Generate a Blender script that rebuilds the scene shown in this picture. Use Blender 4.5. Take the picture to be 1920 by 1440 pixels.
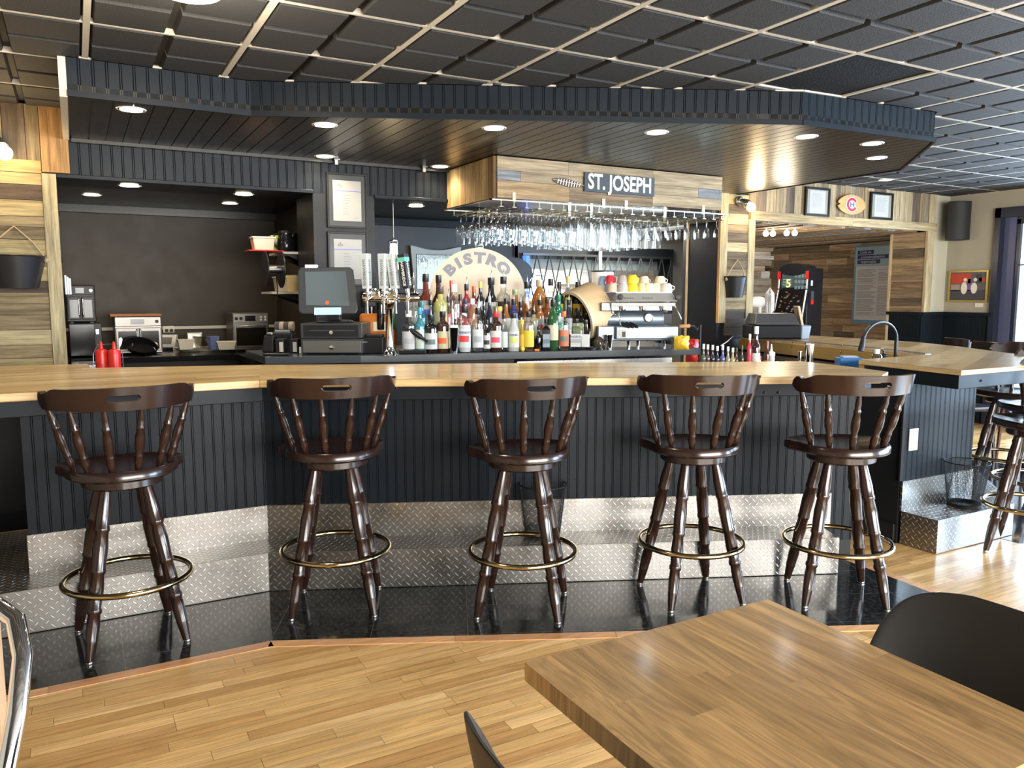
import bpy, bmesh, math, random
from mathutils import Matrix, Vector
random.seed(7)
for o in list(bpy.data.objects): bpy.data.objects.remove(o)
SC = bpy.context.scene
COL = SC.collection
PI = math.pi
R = math.radians

# ------------------------------------------------------------------ camera, world, light, exposure
# X runs along the back wall to the right, Y runs towards the back wall, Z up (metres)
FPX, PITCH, EYE, YAW = 1475.0, R(6.5), 1.40, R(28.9)
cam = bpy.data.cameras.new('camera'); camo = bpy.data.objects.new('camera', cam); COL.objects.link(camo)
camo.location = (0, 0, EYE); camo.rotation_euler = (PI/2 - PITCH, 0, -YAW)
cam.sensor_width = 36; cam.lens = FPX/1920*36; cam.clip_start = 0.05; cam.clip_end = 200
SC.camera = camo
SC.view_settings.view_transform = 'Standard'; SC.view_settings.look = 'None'
SC.view_settings.gamma = 1; SC.view_settings.use_curve_mapping = False
SC.view_settings.exposure = 0.95
SC.cycles.transparent_max_bounces = 40
SC.cycles.max_bounces = 8

W = bpy.data.worlds.new('world'); SC.world = W; W.use_nodes = True
bg = W.node_tree.nodes['Background']; bg.inputs[0].default_value = (0.80, 0.90, 1.0, 1); bg.inputs[1].default_value = 1.2

def area(name, loc, rot, sx, sy, power, col, spread=180):
    l = bpy.data.lights.new(name, 'AREA'); l.shape = 'RECTANGLE'; l.size = sx; l.size_y = sy
    l.energy = power; l.color = col; l.spread = R(spread)
    o = bpy.data.objects.new(name, l); COL.objects.link(o); o.location = loc; o.rotation_euler = rot
    return o
# daylight through the windows in the right-hand wall and through the street front behind the camera
area('window_daylight_right', (8.40, 2.4, 1.35), (0, R(90), 0), 1.8, 4.0, 200, (0.58, 0.77, 1.0))
area('window_daylight_front', (2.6, -3.42, 1.45), (R(90), 0, 0), 6.0, 1.7, 480, (1.0, 0.96, 0.90))
area('window_daylight_right', (8.48, -1.2, 1.40), (0, R(90), 0), 1.7, 3.8, 370, (0.55, 0.76, 1.0))

# ------------------------------------------------------------------ a pixel of the photo -> a point of the room
_c, _s = math.cos(YAW), math.sin(YAW)
def ray(px, py):
    a = (px-960)/FPX; b = -(py-720)/FPX
    X, Y, Z = a, math.cos(PITCH)+b*math.sin(PITCH), -math.sin(PITCH)+b*math.cos(PITCH)
    return Vector((X*_c+Y*_s, -X*_s+Y*_c, Z))
EY = Vector((0, 0, EYE))
def atz(px, py, z): d = ray(px, py); return EY+d*((z-EYE)/d.z)
def aty(px, py, y): d = ray(px, py); return EY+d*(y/d.y)
def atx(px, py, x): d = ray(px, py); return EY+d*(x/d.x)
def atl(px, py, p, q):
    p = Vector((p[0], p[1], 0)); q = Vector((q[0], q[1], 0)); n = Vector((-(q-p).y, (q-p).x, 0))
    d = ray(px, py); return EY+d*(p.dot(n)/d.dot(n))

# ------------------------------------------------------------------ tagging
def thing(name, label, cat, loc=(0, 0, 0), rz=0, group=None):
    o = bpy.data.objects.new(name, None); COL.objects.link(o); o.empty_display_size = .1
    o.location = loc; o.rotation_euler = (0, 0, rz); o['label'] = label; o['category'] = cat
    if group: o['group'] = group
    return o
def tag(o, label, cat, group=None, kind=None):
    o['label'] = label; o['category'] = cat
    if group: o['group'] = group
    if kind: o['kind'] = kind
    return o
def struct(o): o['kind'] = 'structure'; return o
def dup(root, loc=None, rz=None, label=None, group=None):
    r = root.copy(); COL.objects.link(r)
    if loc is not None: r.location = loc
    if rz is not None: r.rotation_euler = (0, 0, rz)
    if label: r['label'] = label
    if group: r['group'] = group
    for ch in list(root.children):
        c = ch.copy(); COL.objects.link(c); c.parent = r
        for g in list(ch.children):
            d = g.copy(); COL.objects.link(d); d.parent = c
    return r

# ------------------------------------------------------------------ mesh builder
class M:
    def __init__(s, T=None): s.v = []; s.f = []; s.c = []; s.T = T or Matrix.Identity(4); s.col = (1, 1, 1, 0)
    def add(s, vs, fs, col=None):
        b = len(s.v); s.v += [s.T @ Vector(v) for v in vs]
        for f in fs: s.f.append([b+i for i in f]); s.c.append(col or s.col)
        return s
    def box(s, x0, y0, z0, x1, y1, z1, col=None):
        if x1 < x0: x0, x1 = x1, x0
        if y1 < y0: y0, y1 = y1, y0
        if z1 < z0: z0, z1 = z1, z0
        s.add([(x0,y0,z0),(x1,y0,z0),(x1,y1,z0),(x0,y1,z0),(x0,y0,z1),(x1,y0,z1),(x1,y1,z1),(x0,y1,z1)],
              [(3,2,1,0),(4,5,6,7),(0,1,5,4),(1,2,6,5),(2,3,7,6),(3,0,4,7)], col)
        return s
    def cbox(s, c, d, col=None): return s.box(c[0]-d[0]/2, c[1]-d[1]/2, c[2]-d[2]/2, c[0]+d[0]/2, c[1]+d[1]/2, c[2]+d[2]/2, col)
    def prism(s, poly, z0, z1, col=None, top=None):
        n = len(poly); a = sum(poly[i][0]*poly[(i+1)%n][1]-poly[(i+1)%n][0]*poly[i][1] for i in range(n))
        if a < 0: poly = poly[::-1]
        tp = top or poly
        if top and a < 0: tp = top[::-1]
        s.add([(p[0], p[1], z0) for p in poly]+[(p[0], p[1], z1) for p in tp],
              [tuple(range(n-1, -1, -1)), tuple(range(n, 2*n))]+[(i, (i+1) % n, n+(i+1) % n, n+i) for i in range(n)], col)
        return s
    def lathe(s, prof, seg=20, c=(0, 0, 0), col=None, sx=1, sy=1, cap=True):
        vs = []; fs = []; n = len(prof)
        for r, z in prof:
            for k in range(seg):
                a = 2*PI*k/seg; vs.append((c[0]+max(r, 1e-5)*math.cos(a)*sx, c[1]+max(r, 1e-5)*math.sin(a)*sy, c[2]+z))
        for i in range(n-1):
            for k in range(seg):
                k2 = (k+1) % seg; fs.append((i*seg+k, i*seg+k2, (i+1)*seg+k2, (i+1)*seg+k))
        if cap:
            fs.append(tuple(range(seg-1, -1, -1))); fs.append(tuple((n-1)*seg+k for k in range(seg)))
        s.add(vs, fs, col); return s
    def tube(s, pts, r, seg=10, closed=False, col=None, cap=True):
        pts = [Vector(p) for p in pts]; n = len(pts); rr = r if isinstance(r, (list, tuple)) else [r]*n
        vs = []; fs = []; up = None
        for i, p in enumerate(pts):
            if closed: t = pts[(i+1) % n]-pts[i-1]
            else: t = pts[min(i+1, n-1)]-pts[max(i-1, 0)]
            t.normalize()
            if up is None:
                up = Vector((0, 0, 1)) if abs(t.z) < .9 else Vector((1, 0, 0))
            x = t.cross(up); x.normalize(); y = x.cross(t); up = y
            for k in range(seg):
                a = 2*PI*k/seg; vs.append(p+(x*math.cos(a)+y*math.sin(a))*rr[i])
        m = n if closed else n-1
        for i in range(m):
            for k in range(seg):
                k2 = (k+1) % seg; j = (i+1) % n; fs.append((i*seg+k, i*seg+k2, j*seg+k2, j*seg+k))
        if not closed and cap:
            fs.append(tuple(range(seg-1, -1, -1))); fs.append(tuple((n-1)*seg+k for k in range(seg)))
        s.add(vs, fs, col); return s
    def turned(s, p0, p1, prof, seg=12, col=None):
        p0 = Vector(p0); p1 = Vector(p1)
        return s.tube([p0.lerp(p1, t) for t, r in prof], [r for t, r in prof], seg, col=col)
    def ball(s, c, r, seg=16, col=None, sz=1):
        n = seg//2; return s.lathe([(r*math.sin(PI*i/n), -r*math.cos(PI*i/n)*sz) for i in range(n+1)], seg, c, col, cap=False)
    def quad(s, a, b, c, d, col=None): s.add([a, b, c, d], [(0, 1, 2, 3)], col); return s
    def build(s, name, mat, parent=None, smooth=None, bevel=0, world=False, sub=0):
        off = Vector((0, 0, 0))
        if world and parent is not None:
            p = parent
            while p is not None: off += p.location; p = p.parent
        me = bpy.data.meshes.new(name); me.from_pydata([v-off for v in s.v], [], s.f); me.update()
        me.uv_layers.new(name='UVMap'); me.color_attributes.new('bcol', 'FLOAT_COLOR', 'CORNER')
        uv = me.uv_layers['UVMap']; ca = me.color_attributes['bcol']
        for p in me.polygons:
            n = p.normal; c = s.c[p.index]
            c = tuple(c)+(0,)*(4-len(c))
            for li in p.loop_indices:
                q = s.v[me.loops[li].vertex_index]
                if abs(n.z) > .7: uv.data[li].uv = (q.x, q.y)
                else:
                    h = Vector((-n.y, n.x)); h.normalize() if h.length else None
                    uv.data[li].uv = (q.x*h.x+q.y*h.y, q.z)
                ca.data[li].color = c
        if isinstance(mat, (list, tuple)):
            for m_ in mat: me.materials.append(m_)
        elif mat: me.materials.append(mat)
        if smooth is not None:
            me.shade_smooth(); me.set_sharp_from_angle(angle=R(smooth))
        o = bpy.data.objects.new(name, me); COL.objects.link(o)
        if parent is not None: o.parent = parent
        if bevel:
            b = o.modifiers.new('bevel', 'BEVEL'); b.width = bevel; b.segments = 2; b.limit_method = 'ANGLE'; b.angle_limit = R(40)
        if sub:
            b = o.modifiers.new('sub', 'SUBSURF'); b.levels = sub; b.render_levels = sub
        return o

def textmesh(name, body, size, mat, parent, mtx, extrude=.001, bold=0.0, sx=1, align='CENTER'):
    cu = bpy.data.curves.new(name+'_c', 'FONT'); cu.body = body; cu.size = size; cu.extrude = extrude; cu.offset = bold
    cu.align_x = align; cu.align_y = 'CENTER'; cu.resolution_u = 3
    t = bpy.data.objects.new('t', cu); COL.objects.link(t)
    bpy.context.view_layer.update()
    me = bpy.data.meshes.new_from_object(t.evaluated_get(bpy.context.evaluated_depsgraph_get()))
    bpy.data.objects.remove(t); bpy.data.curves.remove(cu)
    me.transform(Matrix.Diagonal((sx, 1, 1, 1))); me.transform(mtx); me.materials.clear(); me.materials.append(mat); me.name = name
    o = bpy.data.objects.new(name, me); COL.objects.link(o); o.parent = parent
    return o
# upright facing -Y (towards the room): text x -> +X, text y -> +Z
UP = Matrix.Rotation(PI/2, 4, 'X')

# ------------------------------------------------------------------ materials
def nmat(name):
    m = bpy.data.materials.new(name); m.use_nodes = True; nt = m.node_tree
    return m, nt, nt.nodes['Principled BSDF']
def L(nt, a, b): nt.links.new(a, b)
MC = {}
def mat(name, col, rough=.5, metal=0, coat=0, emis=None, es=0, trans=0, alpha=1, bump=0, bscale=60, ior=1.45, spec=None):
    if name in MC: return MC[name]
    m, nt, b = nmat(name)
    b.inputs['Base Color'].default_value = (*col, 1); b.inputs['Roughness'].default_value = rough
    b.inputs['Metallic'].default_value = metal; b.inputs['Coat Weight'].default_value = coat
    b.inputs['Coat Roughness'].default_value = .08
    b.inputs['Transmission Weight'].default_value = trans; b.inputs['Alpha'].default_value = alpha; b.inputs['IOR'].default_value = ior
    if spec is not None: b.inputs['Specular IOR Level'].default_value = spec
    if emis: b.inputs['Emission Color'].default_value = (*emis, 1); b.inputs['Emission Strength'].default_value = es
    tc = nt.nodes.new('ShaderNodeTexCoord')
    n = nt.nodes.new('ShaderNodeTexNoise'); n.inputs['Scale'].default_value = bscale if bump else 9; n.inputs['Detail'].default_value = 4
    L(nt, tc.outputs['Object'], n.inputs['Vector'])
    if bump:
        bp = nt.nodes.new('ShaderNodeBump'); bp.inputs['Strength'].default_value = bump; bp.inputs['Distance'].default_value = .01
        L(nt, n.outputs['Fac'], bp.inputs['Height']); L(nt, bp.outputs[0], b.inputs['Normal'])
    elif rough > .15 and not emis:      # faint wear in the gloss
        mr = nt.nodes.new('ShaderNodeMapRange'); mr.inputs['To Min'].default_value = rough*.85; mr.inputs['To Max'].default_value = rough*1.15
        L(nt, n.outputs['Fac'], mr.inputs['Value']); L(nt, mr.outputs[0], b.inputs['Roughness'])
    MC[name] = m; return m

def woodmat(name, rough=.45, coat=0, along='x', base=None, grain=.5, ring=0.0, spec=.4):
    """boards coloured by their own colour attribute, with grain that follows the board"""
    m, nt, b = nmat(name)
    at = nt.nodes.new('ShaderNodeAttribute'); at.attribute_name = 'bcol'
    uvn = nt.nodes.new('ShaderNodeUVMap'); uvn.uv_map = 'UVMap'
    off = nt.nodes.new('ShaderNodeVectorMath'); off.operation = 'MULTIPLY_ADD'
    comb = nt.nodes.new('ShaderNodeCombineXYZ')
    for i in range(3): L(nt, at.outputs['Alpha'], comb.inputs[i])
    L(nt, comb.outputs[0], off.inputs[0]); off.inputs[1].default_value = (37, 53, 71); L(nt, uvn.outputs[0], off.inputs[2])
    def noise(sc, detail, dist=0):
        mp = nt.nodes.new('ShaderNodeVectorMath'); mp.operation = 'MULTIPLY'; mp.inputs[1].default_value = sc
        L(nt, off.outputs[0], mp.inputs[0])
        n = nt.nodes.new('ShaderNodeTexNoise'); n.inputs['Scale'].default_value = 1; n.inputs['Detail'].default_value = detail
        n.inputs['Distortion'].default_value = dist; L(nt, mp.outputs[0], n.inputs['Vector']); return n
    A, B_, C_ = (2.2, 34, 1), (9, 190, 1), (1.2, 9, 1)
    if along == 'y': A, B_, C_ = (34, 2.2, 1), (190, 9, 1), (9, 1.2, 1)
    n1 = noise(A, 6, .7); n2 = noise(B_, 3); n3 = noise(C_, 3, 1.5)
    wv = nt.nodes.new('ShaderNodeMath'); wv.operation = 'MULTIPLY'; L(nt, n3.outputs['Fac'], wv.inputs[0]); wv.inputs[1].default_value = 60
    sn = nt.nodes.new('ShaderNodeMath'); sn.operation = 'SINE'; L(nt, wv.outputs[0], sn.inputs[0])
    def mr(src, lo, hi, fmin=0, fmax=1):
        r = nt.nodes.new('ShaderNodeMapRange'); r.inputs['From Min'].default_value = fmin; r.inputs['From Max'].default_value = fmax
        r.inputs['To Min'].default_value = lo; r.inputs['To Max'].default_value = hi; L(nt, src, r.inputs['Value']); return r.outputs[0]
    g = grain
    f1 = mr(n1.outputs['Fac'], 1-g, 1+g, .3, .7); f2 = mr(n2.outputs['Fac'], 1-g*.45, 1+g*.45, .3, .7); f3 = mr(sn.outputs[0], 1-ring, 1+ring, -1, 1)
    def mul(a, c):
        q = nt.nodes.new('ShaderNodeMath'); q.operation = 'MULTIPLY'; L(nt, a, q.inputs[0]); L(nt, c, q.inputs[1]); return q.outputs[0]
    f = mul(mul(f1, f2), f3)
    vm = nt.nodes.new('ShaderNodeVectorMath'); vm.operation = 'SCALE'; L(nt, at.outputs['Color'], vm.inputs[0]); L(nt, f, vm.inputs['Scale'])
    L(nt, vm.outputs[0], b.inputs['Base Color'])
    b.inputs['Roughness'].default_value = rough; b.inputs['Coat Weight'].default_value = coat; b.inputs['Coat Roughness'].default_value = .12
    b.inputs['Specular IOR Level'].default_value = spec
    bp = nt.nodes.new('ShaderNodeBump'); bp.inputs['Strength'].default_value = .15; bp.inputs['Distance'].default_value = .002
    L(nt, f, bp.inputs['Height']); L(nt, bp.outputs[0], b.inputs['Normal'])
    return m

def plate_mat():
    """raised lozenges of tread plate, alternating at 45 degrees"""
    m, nt, b = nmat('tread_plate')
    def mth(op, a, c=None, k=None):
        q = nt.nodes.new('ShaderNodeMath'); q.operation = op
        if isinstance(a, (int, float)): q.inputs[0].default_value = a
        else: L(nt, a, q.inputs[0])
        if c is not None:
            if isinstance(c, (int, float)): q.inputs[1].default_value = c
            else: L(nt, c, q.inputs[1])
        return q.outputs[0]
    uvn = nt.nodes.new('ShaderNodeUVMap'); uvn.uv_map = 'UVMap'; sp = nt.nodes.new('ShaderNodeSeparateXYZ'); L(nt, uvn.outputs[0], sp.inputs[0])
    c = .0275
    x = mth('DIVIDE', mth('ADD', sp.outputs[0], sp.outputs[1]), c*1.4142); y = mth('DIVIDE', mth('SUBTRACT', sp.outputs[0], sp.outputs[1]), c*1.4142)
    fx, fy = mth('FLOOR', x), mth('FLOOR', y)
    par = mth('MODULO', mth('ADD', mth('ADD', fx, fy), 2000), 2)
    lx, ly = mth('SUBTRACT', mth('SUBTRACT', x, fx), .5), mth('SUBTRACT', mth('SUBTRACT', y, fy), .5)
    a = mth('ABSOLUTE', lx); d = mth('ABSOLUTE', ly)
    def lerp(p, q, t): return mth('ADD', p, mth('MULTIPLY', mth('SUBTRACT', q, p), t))
    la, lb = lerp(a, d, par), lerp(d, a, par)
    e = mth('ADD', mth('DIVIDE', la, .74), mth('DIVIDE', lb, .155))
    r = nt.nodes.new('ShaderNodeMapRange'); r.interpolation_type = 'SMOOTHSTEP'; r.inputs['From Min'].default_value = 1.0; r.inputs['From Max'].default_value = .6
    L(nt, e, r.inputs['Value'])
    bp = nt.nodes.new('ShaderNodeBump'); bp.inputs['Strength'].default_value = 1; bp.inputs['Distance'].default_value = .005
    L(nt, r.outputs[0], bp.inputs['Height']); L(nt, bp.outputs[0], b.inputs['Normal'])
    n = nt.nodes.new('ShaderNodeTexNoise'); n.inputs['Scale'].default_value = 4; n.inputs['Detail'].default_value = 5; L(nt, uvn.outputs[0], n.inputs['Vector'])
    rr = nt.nodes.new('ShaderNodeMapRange'); rr.inputs['From Min'].default_value = .3; rr.inputs['From Max'].default_value = .7; rr.inputs['To Min'].default_value = .22; rr.inputs['To Max'].default_value = .42
    L(nt, n.outputs['Fac'], rr.inputs['Value']); L(nt, rr.outputs[0], b.inputs['Roughness'])
    b.inputs['Metallic'].default_value = .95
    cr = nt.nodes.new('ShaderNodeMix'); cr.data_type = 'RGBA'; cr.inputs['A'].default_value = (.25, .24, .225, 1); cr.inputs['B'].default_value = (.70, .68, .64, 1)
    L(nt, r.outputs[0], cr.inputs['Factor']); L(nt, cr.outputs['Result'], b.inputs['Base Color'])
    return m

def tile_mat(name, w, h, rot, ox, oy, off=0.0):
    """polished black granite tiles with pale thin joints"""
    m, nt, b = nmat(name)
    tc = nt.nodes.new('ShaderNodeTexCoord'); mp = nt.nodes.new('ShaderNodeMapping'); mp.vector_type = 'TEXTURE'
    mp.inputs['Location'].default_value = (ox, oy, 0); mp.inputs['Rotation'].default_value = (0, 0, rot)
    L(nt, tc.outputs['Object'], mp.inputs['Vector'])
    br = nt.nodes.new('ShaderNodeTexBrick'); br.offset = off; br.inputs['Scale'].default_value = 1
    br.inputs['Brick Width'].default_value = w; br.inputs['Row Height'].default_value = h; br.inputs['Mortar Size'].default_value = .0012
    br.inputs['Color1'].default_value = (.008, .0085, .009, 1); br.inputs['Color2'].default_value = (.013, .014, .015, 1); br.inputs['Mortar'].default_value = (.10, .095, .085, 1)
    L(nt, mp.outputs[0], br.inputs['Vector'])
    n = nt.nodes.new('ShaderNodeTexNoise'); n.inputs['Scale'].default_value = 55; n.inputs['Detail'].default_value = 8; L(nt, tc.outputs['Object'], n.inputs['Vector'])
    mr = nt.nodes.new('ShaderNodeMapRange'); mr.inputs['From Min'].default_value = .45; mr.inputs['From Max'].default_value = .75; mr.inputs['To Max'].default_value = .04; L(nt, n.outputs['Fac'], mr.inputs['Value'])
    ad = nt.nodes.new('ShaderNodeVectorMath'); ad.operation = 'ADD'; L(nt, br.outputs['Color'], ad.inputs[0]); L(nt, mr.outputs[0], ad.inputs[1]); L(nt, ad.outputs[0], b.inputs['Base Color'])
    b.inputs['Roughness'].default_value = .09
    return m

def thin_glass(name, tint=(1, 1, 1), fac=.12, rough=.02, dens=0.0):
    m, nt, b = nmat(name); nt.nodes.remove(b); out = nt.nodes['Material Output']
    tr = nt.nodes.new('ShaderNodeBsdfTransparent'); tr.inputs[0].default_value = (*tint, 1)
    gl = nt.nodes.new('ShaderNodeBsdfGlossy'); gl.inputs['Roughness'].default_value = rough; gl.inputs[0].default_value = (.6, .61, .62, 1)
    lw = nt.nodes.new('ShaderNodeLayerWeight'); lw.inputs[0].default_value = .22
    mr = nt.nodes.new('ShaderNodeMapRange'); mr.inputs['To Min'].default_value = fac; mr.inputs['To Max'].default_value = .95; L(nt, lw.outputs['Facing'], mr.inputs['Value'])
    mx = nt.nodes.new('ShaderNodeMixShader'); L(nt, mr.outputs[0], mx.inputs[0]); L(nt, tr.outputs[0], mx.inputs[1]); L(nt, gl.outputs[0], mx.inputs[2])
    L(nt, mx.outputs[0], out.inputs[0]); return m

PAINT = mat('navy_paint', (.0082, .0118, .0165), .36, spec=.16)
PAINTB = mat('charcoal_paint', (.011, .012, .0135), .42, spec=.25)
WALLD = mat('dark_wall', (.044, .035, .027), .5, spec=.3)
SOFF = mat('soffit_black', (.018, .0155, .013), .32, spec=.4)
BEIGE = mat('beige_wall', (.34, .315, .25), .8)
CREAM = mat('cream_wall', (.46, .46, .38), .8)
TBAR = mat('ceiling_bar', (.46, .44, .38), .5)
TILE = mat('ceiling_tile', (.026, .027, .029), .75, bump=.5, bscale=220)
TILER = mat('ceiling_tile_rough', (.006, .006, .006), .8, bump=1, bscale=130, spec=.2)
BLACK = mat('black_plastic', (.010, .010, .011), .4, spec=.3)
BLACKG = mat('black_gloss', (.007, .007, .008), .12, spec=.35)
GREYP = mat('grey_plastic', (.06, .065, .07), .4)
WHITE = mat('white_plastic', (.75, .75, .73), .35)
PAPER = mat('paper', (.36, .355, .33), .7, spec=.2)
CHROME = mat('chrome', (.82, .82, .82), .08, 1)
STEEL = mat('brushed_steel', (.45, .45, .44), .28, 1)
DSTEEL = mat('dark_steel', (.22, .22, .22), .35, 1)
BRASS = mat('brass_ring', (.60, .47, .26), .14, 1)
RED = mat('red_plastic', (.55, .02, .015), .3)
INK = mat('grey_ink', (.18, .18, .20), .7)
NAVY = mat('navy_ink', (.03, .03, .12), .6)
FLOORM = woodmat('floor_oak', .28, .3, 'x', grain=.22, ring=.05)
PALX = woodmat('pallet_wood', .75, 0, 'x', grain=.38, ring=.05, spec=.2)
PALY = woodmat('pallet_wood_upright', .75, 0, 'y', grain=.38, ring=.05, spec=.2)
BARTOP = woodmat('bar_top_wood', .32, .22, 'x', grain=.20, ring=.06)
TABLEM = woodmat('table_oak', .36, .15, 'y', grain=.26, ring=.14)
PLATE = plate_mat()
GLASS = thin_glass('clear_glass', (.97, .985, .98), .10)
PANE = thin_glass('window_glass', (.93, .96, .98), .05)
def emit(name, col, st):
    if name in MC: return MC[name]
    m, nt, b = nmat(name); b.inputs['Base Color'].default_value = (.02, .02, .02, 1); b.inputs['Emission Color'].default_value = (*col, 1); b.inputs['Emission Strength'].default_value = st
    MC[name] = m; return m
# ------------------------------------------------------------------ shared shapes
def dcol(pal, j=.12):
    c = random.choice(pal); k = 1+random.uniform(-j, j); return (c[0]*k, c[1]*k, c[2]*k, random.random())
PALLET = [(.42, .32, .19), (.50, .39, .24), (.34, .25, .15), (.24, .18, .13), (.47, .35, .20), (.30, .26, .21), (.38, .29, .18), (.16, .12, .09)]
PALLET = [(a*.50, b*.49, c*.46) for a, b, c in PALLET]
PALLET_L = [(.25, .20, .10), (.19, .145, .08), (.085, .062, .038), (.055, .040, .028), (.28, .23, .13), (.07, .053, .036), (.15, .115, .065)]
PALLET_D = [(.22, .15, .09), (.28, .20, .12), (.17, .12, .075), (.32, .23, .14), (.24, .18, .12), (.13, .10, .07)]
def boards_h(m, x0, x1, y, z0, z1, hmin=.07, hmax=.11, pal=PALLET, lmin=.3, lmax=1.1, th=.018, gap=.003, axis='x', sgn=1):
    """horizontal boards on a wall plane (axis x: plane y, axis y: plane x)"""
    z = z0
    while z < z1-.01:
        h = min(random.uniform(hmin, hmax), z1-z)
        if z1-z-h < .03: h = z1-z
        x = x0
        while x < x1-.005:
            l = min(random.uniform(lmin, lmax), x1-x)
            if x1-x-l < .12: l = x1-x
            t = th+random.uniform(0, .006)
            if axis == 'x': m.box(x+gap/2, y-t, z+gap/2, x+l-gap/2, y, z+h-gap/2, dcol(pal))
            else: m.box(y-t, x+gap/2, z+gap/2, y, x+l-gap/2, z+h-gap/2, dcol(pal))
            x += l
        z += h
def boards_v(m, x0, x1, y, z0, z1, wmin=.06, wmax=.12, pal=PALLET, th=.018, gap=.003):
    x = x0
    while x < x1-.005:
        w = min(random.uniform(wmin, wmax), x1-x)
        if x1-x-w < .03: w = x1-x
        t = th+random.uniform(0, .006)
        m.box(x+gap/2, y-t, z0, x+w-gap/2, y, z1, dcol(pal)); x += w
def bead(m, p, q, z0, z1, pitch=.041, d=.0035, flip=False):
    """beadboard face from p to q (2-D points); the groove faces the right-hand side of p->q ... towards the room"""
    p = Vector((p[0], p[1])); q = Vector((q[0], q[1])); t = (q-p); Ln = t.length; t /= Ln; n = Vector((t.y, -t.x))
    if flip: n = -n
    pr = []; s = 0
    while s < Ln-1e-6:
        w = min(pitch, Ln-s)
        if w < .02: pr += [(s, 0), (Ln, 0)]; break
        pr += [(s, 0), (s+w*.76, 0), (s+w*.80, -d), (s+w*.84, 0), (s+w*.93, 0), (s+w*.965, -d)]
        s += w
    pr.append((Ln, 0))
    for (a, da), (b, db) in zip(pr, pr[1:]):
        if b-a < 1e-6: continue
        P = p+t*a+n*da; Q = p+t*b+n*db
        if flip: m.quad((Q.x, Q.y, z0), (P.x, P.y, z0), (P.x, P.y, z1), (Q.x, Q.y, z1))
        else: m.quad((P.x, P.y, z0), (Q.x, Q.y, z0), (Q.x, Q.y, z1), (P.x, P.y, z1))
# ================================================================== THE SETTING
ZC = 2.485; ZS = 2.31
# ---- floor: oak strips
def clip_in(x, y, poly):
    c = False; n = len(poly)
    for i in range(n):
        a, b = poly[i], poly[(i+1) % n]
        if (a[1] > y) != (b[1] > y) and x < (b[0]-a[0])*(y-a[1])/(b[1]-a[1])+a[0]: c = not c
    return c
m = M(); OAK = [(.66, .40, .155), (.74, .46, .19), (.58, .33, .12), (.70, .43, .17), (.62, .36, .14), (.78, .50, .22), (.54, .30, .11)]
y = -1.2; sw = .057
m.box(-3.5, -3.6, -.06, 9.2, -1.2, -.001, (.5, .31, .14, 0))
while y < 9.5:
    x = -3.5+random.uniform(0, .5)
    while x < 9.2:
        l = random.uniform(.28, .85)
        m.quad((x+.0006, y+.0006, 0), (x+l-.0006, y+.0006, 0), (x+l-.0006, y+sw-.0006, 0), (x+.0006, y+sw-.0006, 0), dcol(OAK, .07)); x += l
    y += sw
m.box(-3.5, -1.2, -.06, 9.2, 9.5, -.002, (.06, .035, .015, 0))
struct(m.build('floor', FLOORM))
MO = Vector((.73, 3.70)); DD = Vector((.9128, -.4083)); NN = Vector((.4083, .9128))
def mo(o): return (MO.x+.2135*o, MO.y+o)                # mitre point at offset o behind the foot step's front
def mp(s, o): v = MO+DD*s+NN*o; return (v.x, v.y)      # along the middle stretch
def strip(m, a, b, w, z, pal, side=1):
    a = Vector(a); b = Vector(b); t = (b-a); Ln = t.length; t /= Ln; n = Vector((t.y, -t.x))*side; s = 0
    while s < Ln-.01:
        l = min(random.uniform(.5, .9), Ln-s); p = a+t*(s+.001); q = a+t*(s+l-.001)
        m.prism([(p.x, p.y), (q.x, q.y), (q.x+n.x*w, q.y+n.y*w), (p.x+n.x*w, p.y+n.y*w)], -.01, z, dcol(pal, .1)); s += l
tl = [(-2.2, 3.15), (.62, 3.15)]; tm = [(.62, 3.15), (2.94, 2.05)]; tr_ = [(2.94, 2.05), (3.46, 2.17)]
m = M().prism([(-2.2, 3.15), (.62, 3.15), mo(.4), (-2.2, 4.1)], -.01, .002)
struct(m.build('floor_tile', tile_mat('granite_left', .31, .305, 0, .40, 3.255)))
m = M().prism([(.62, 3.15), (2.94, 2.05), (3.46, 2.17), (3.50, 2.75), (3.0, 3.2), mo(.4)], -.01, .002)
struct(m.build('floor_tile', tile_mat('granite_middle', .40, .305, R(-24.5), .62, 3.15)))
m = M().prism([(4.60, 2.40), (5.0, 2.0), (6.9, 3.1), (6.6, 3.9), (5.2, 3.3), (4.6, 2.6)], -.01, .002)
struct(m.build('floor_tile', tile_mat('granite_right', .31, .31, R(28), 0, 0)))
m = M(); RW = [(.60, .30, .14), (.66, .36, .17), (.54, .27, .12)]
strip(m, (-2.2, 3.15), (.62, 3.15), .055, .0025, RW); strip(m, (.62, 3.15), (2.94, 2.05), .055, .0025, RW)
strip(m, (2.94, 2.05), (3.46, 2.17), .055, .0025, RW); strip(m, (3.46, 2.17), (3.55, 3.3), .055, .0025, RW)
struct(m.build('trim_1', FLOORM))

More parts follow.
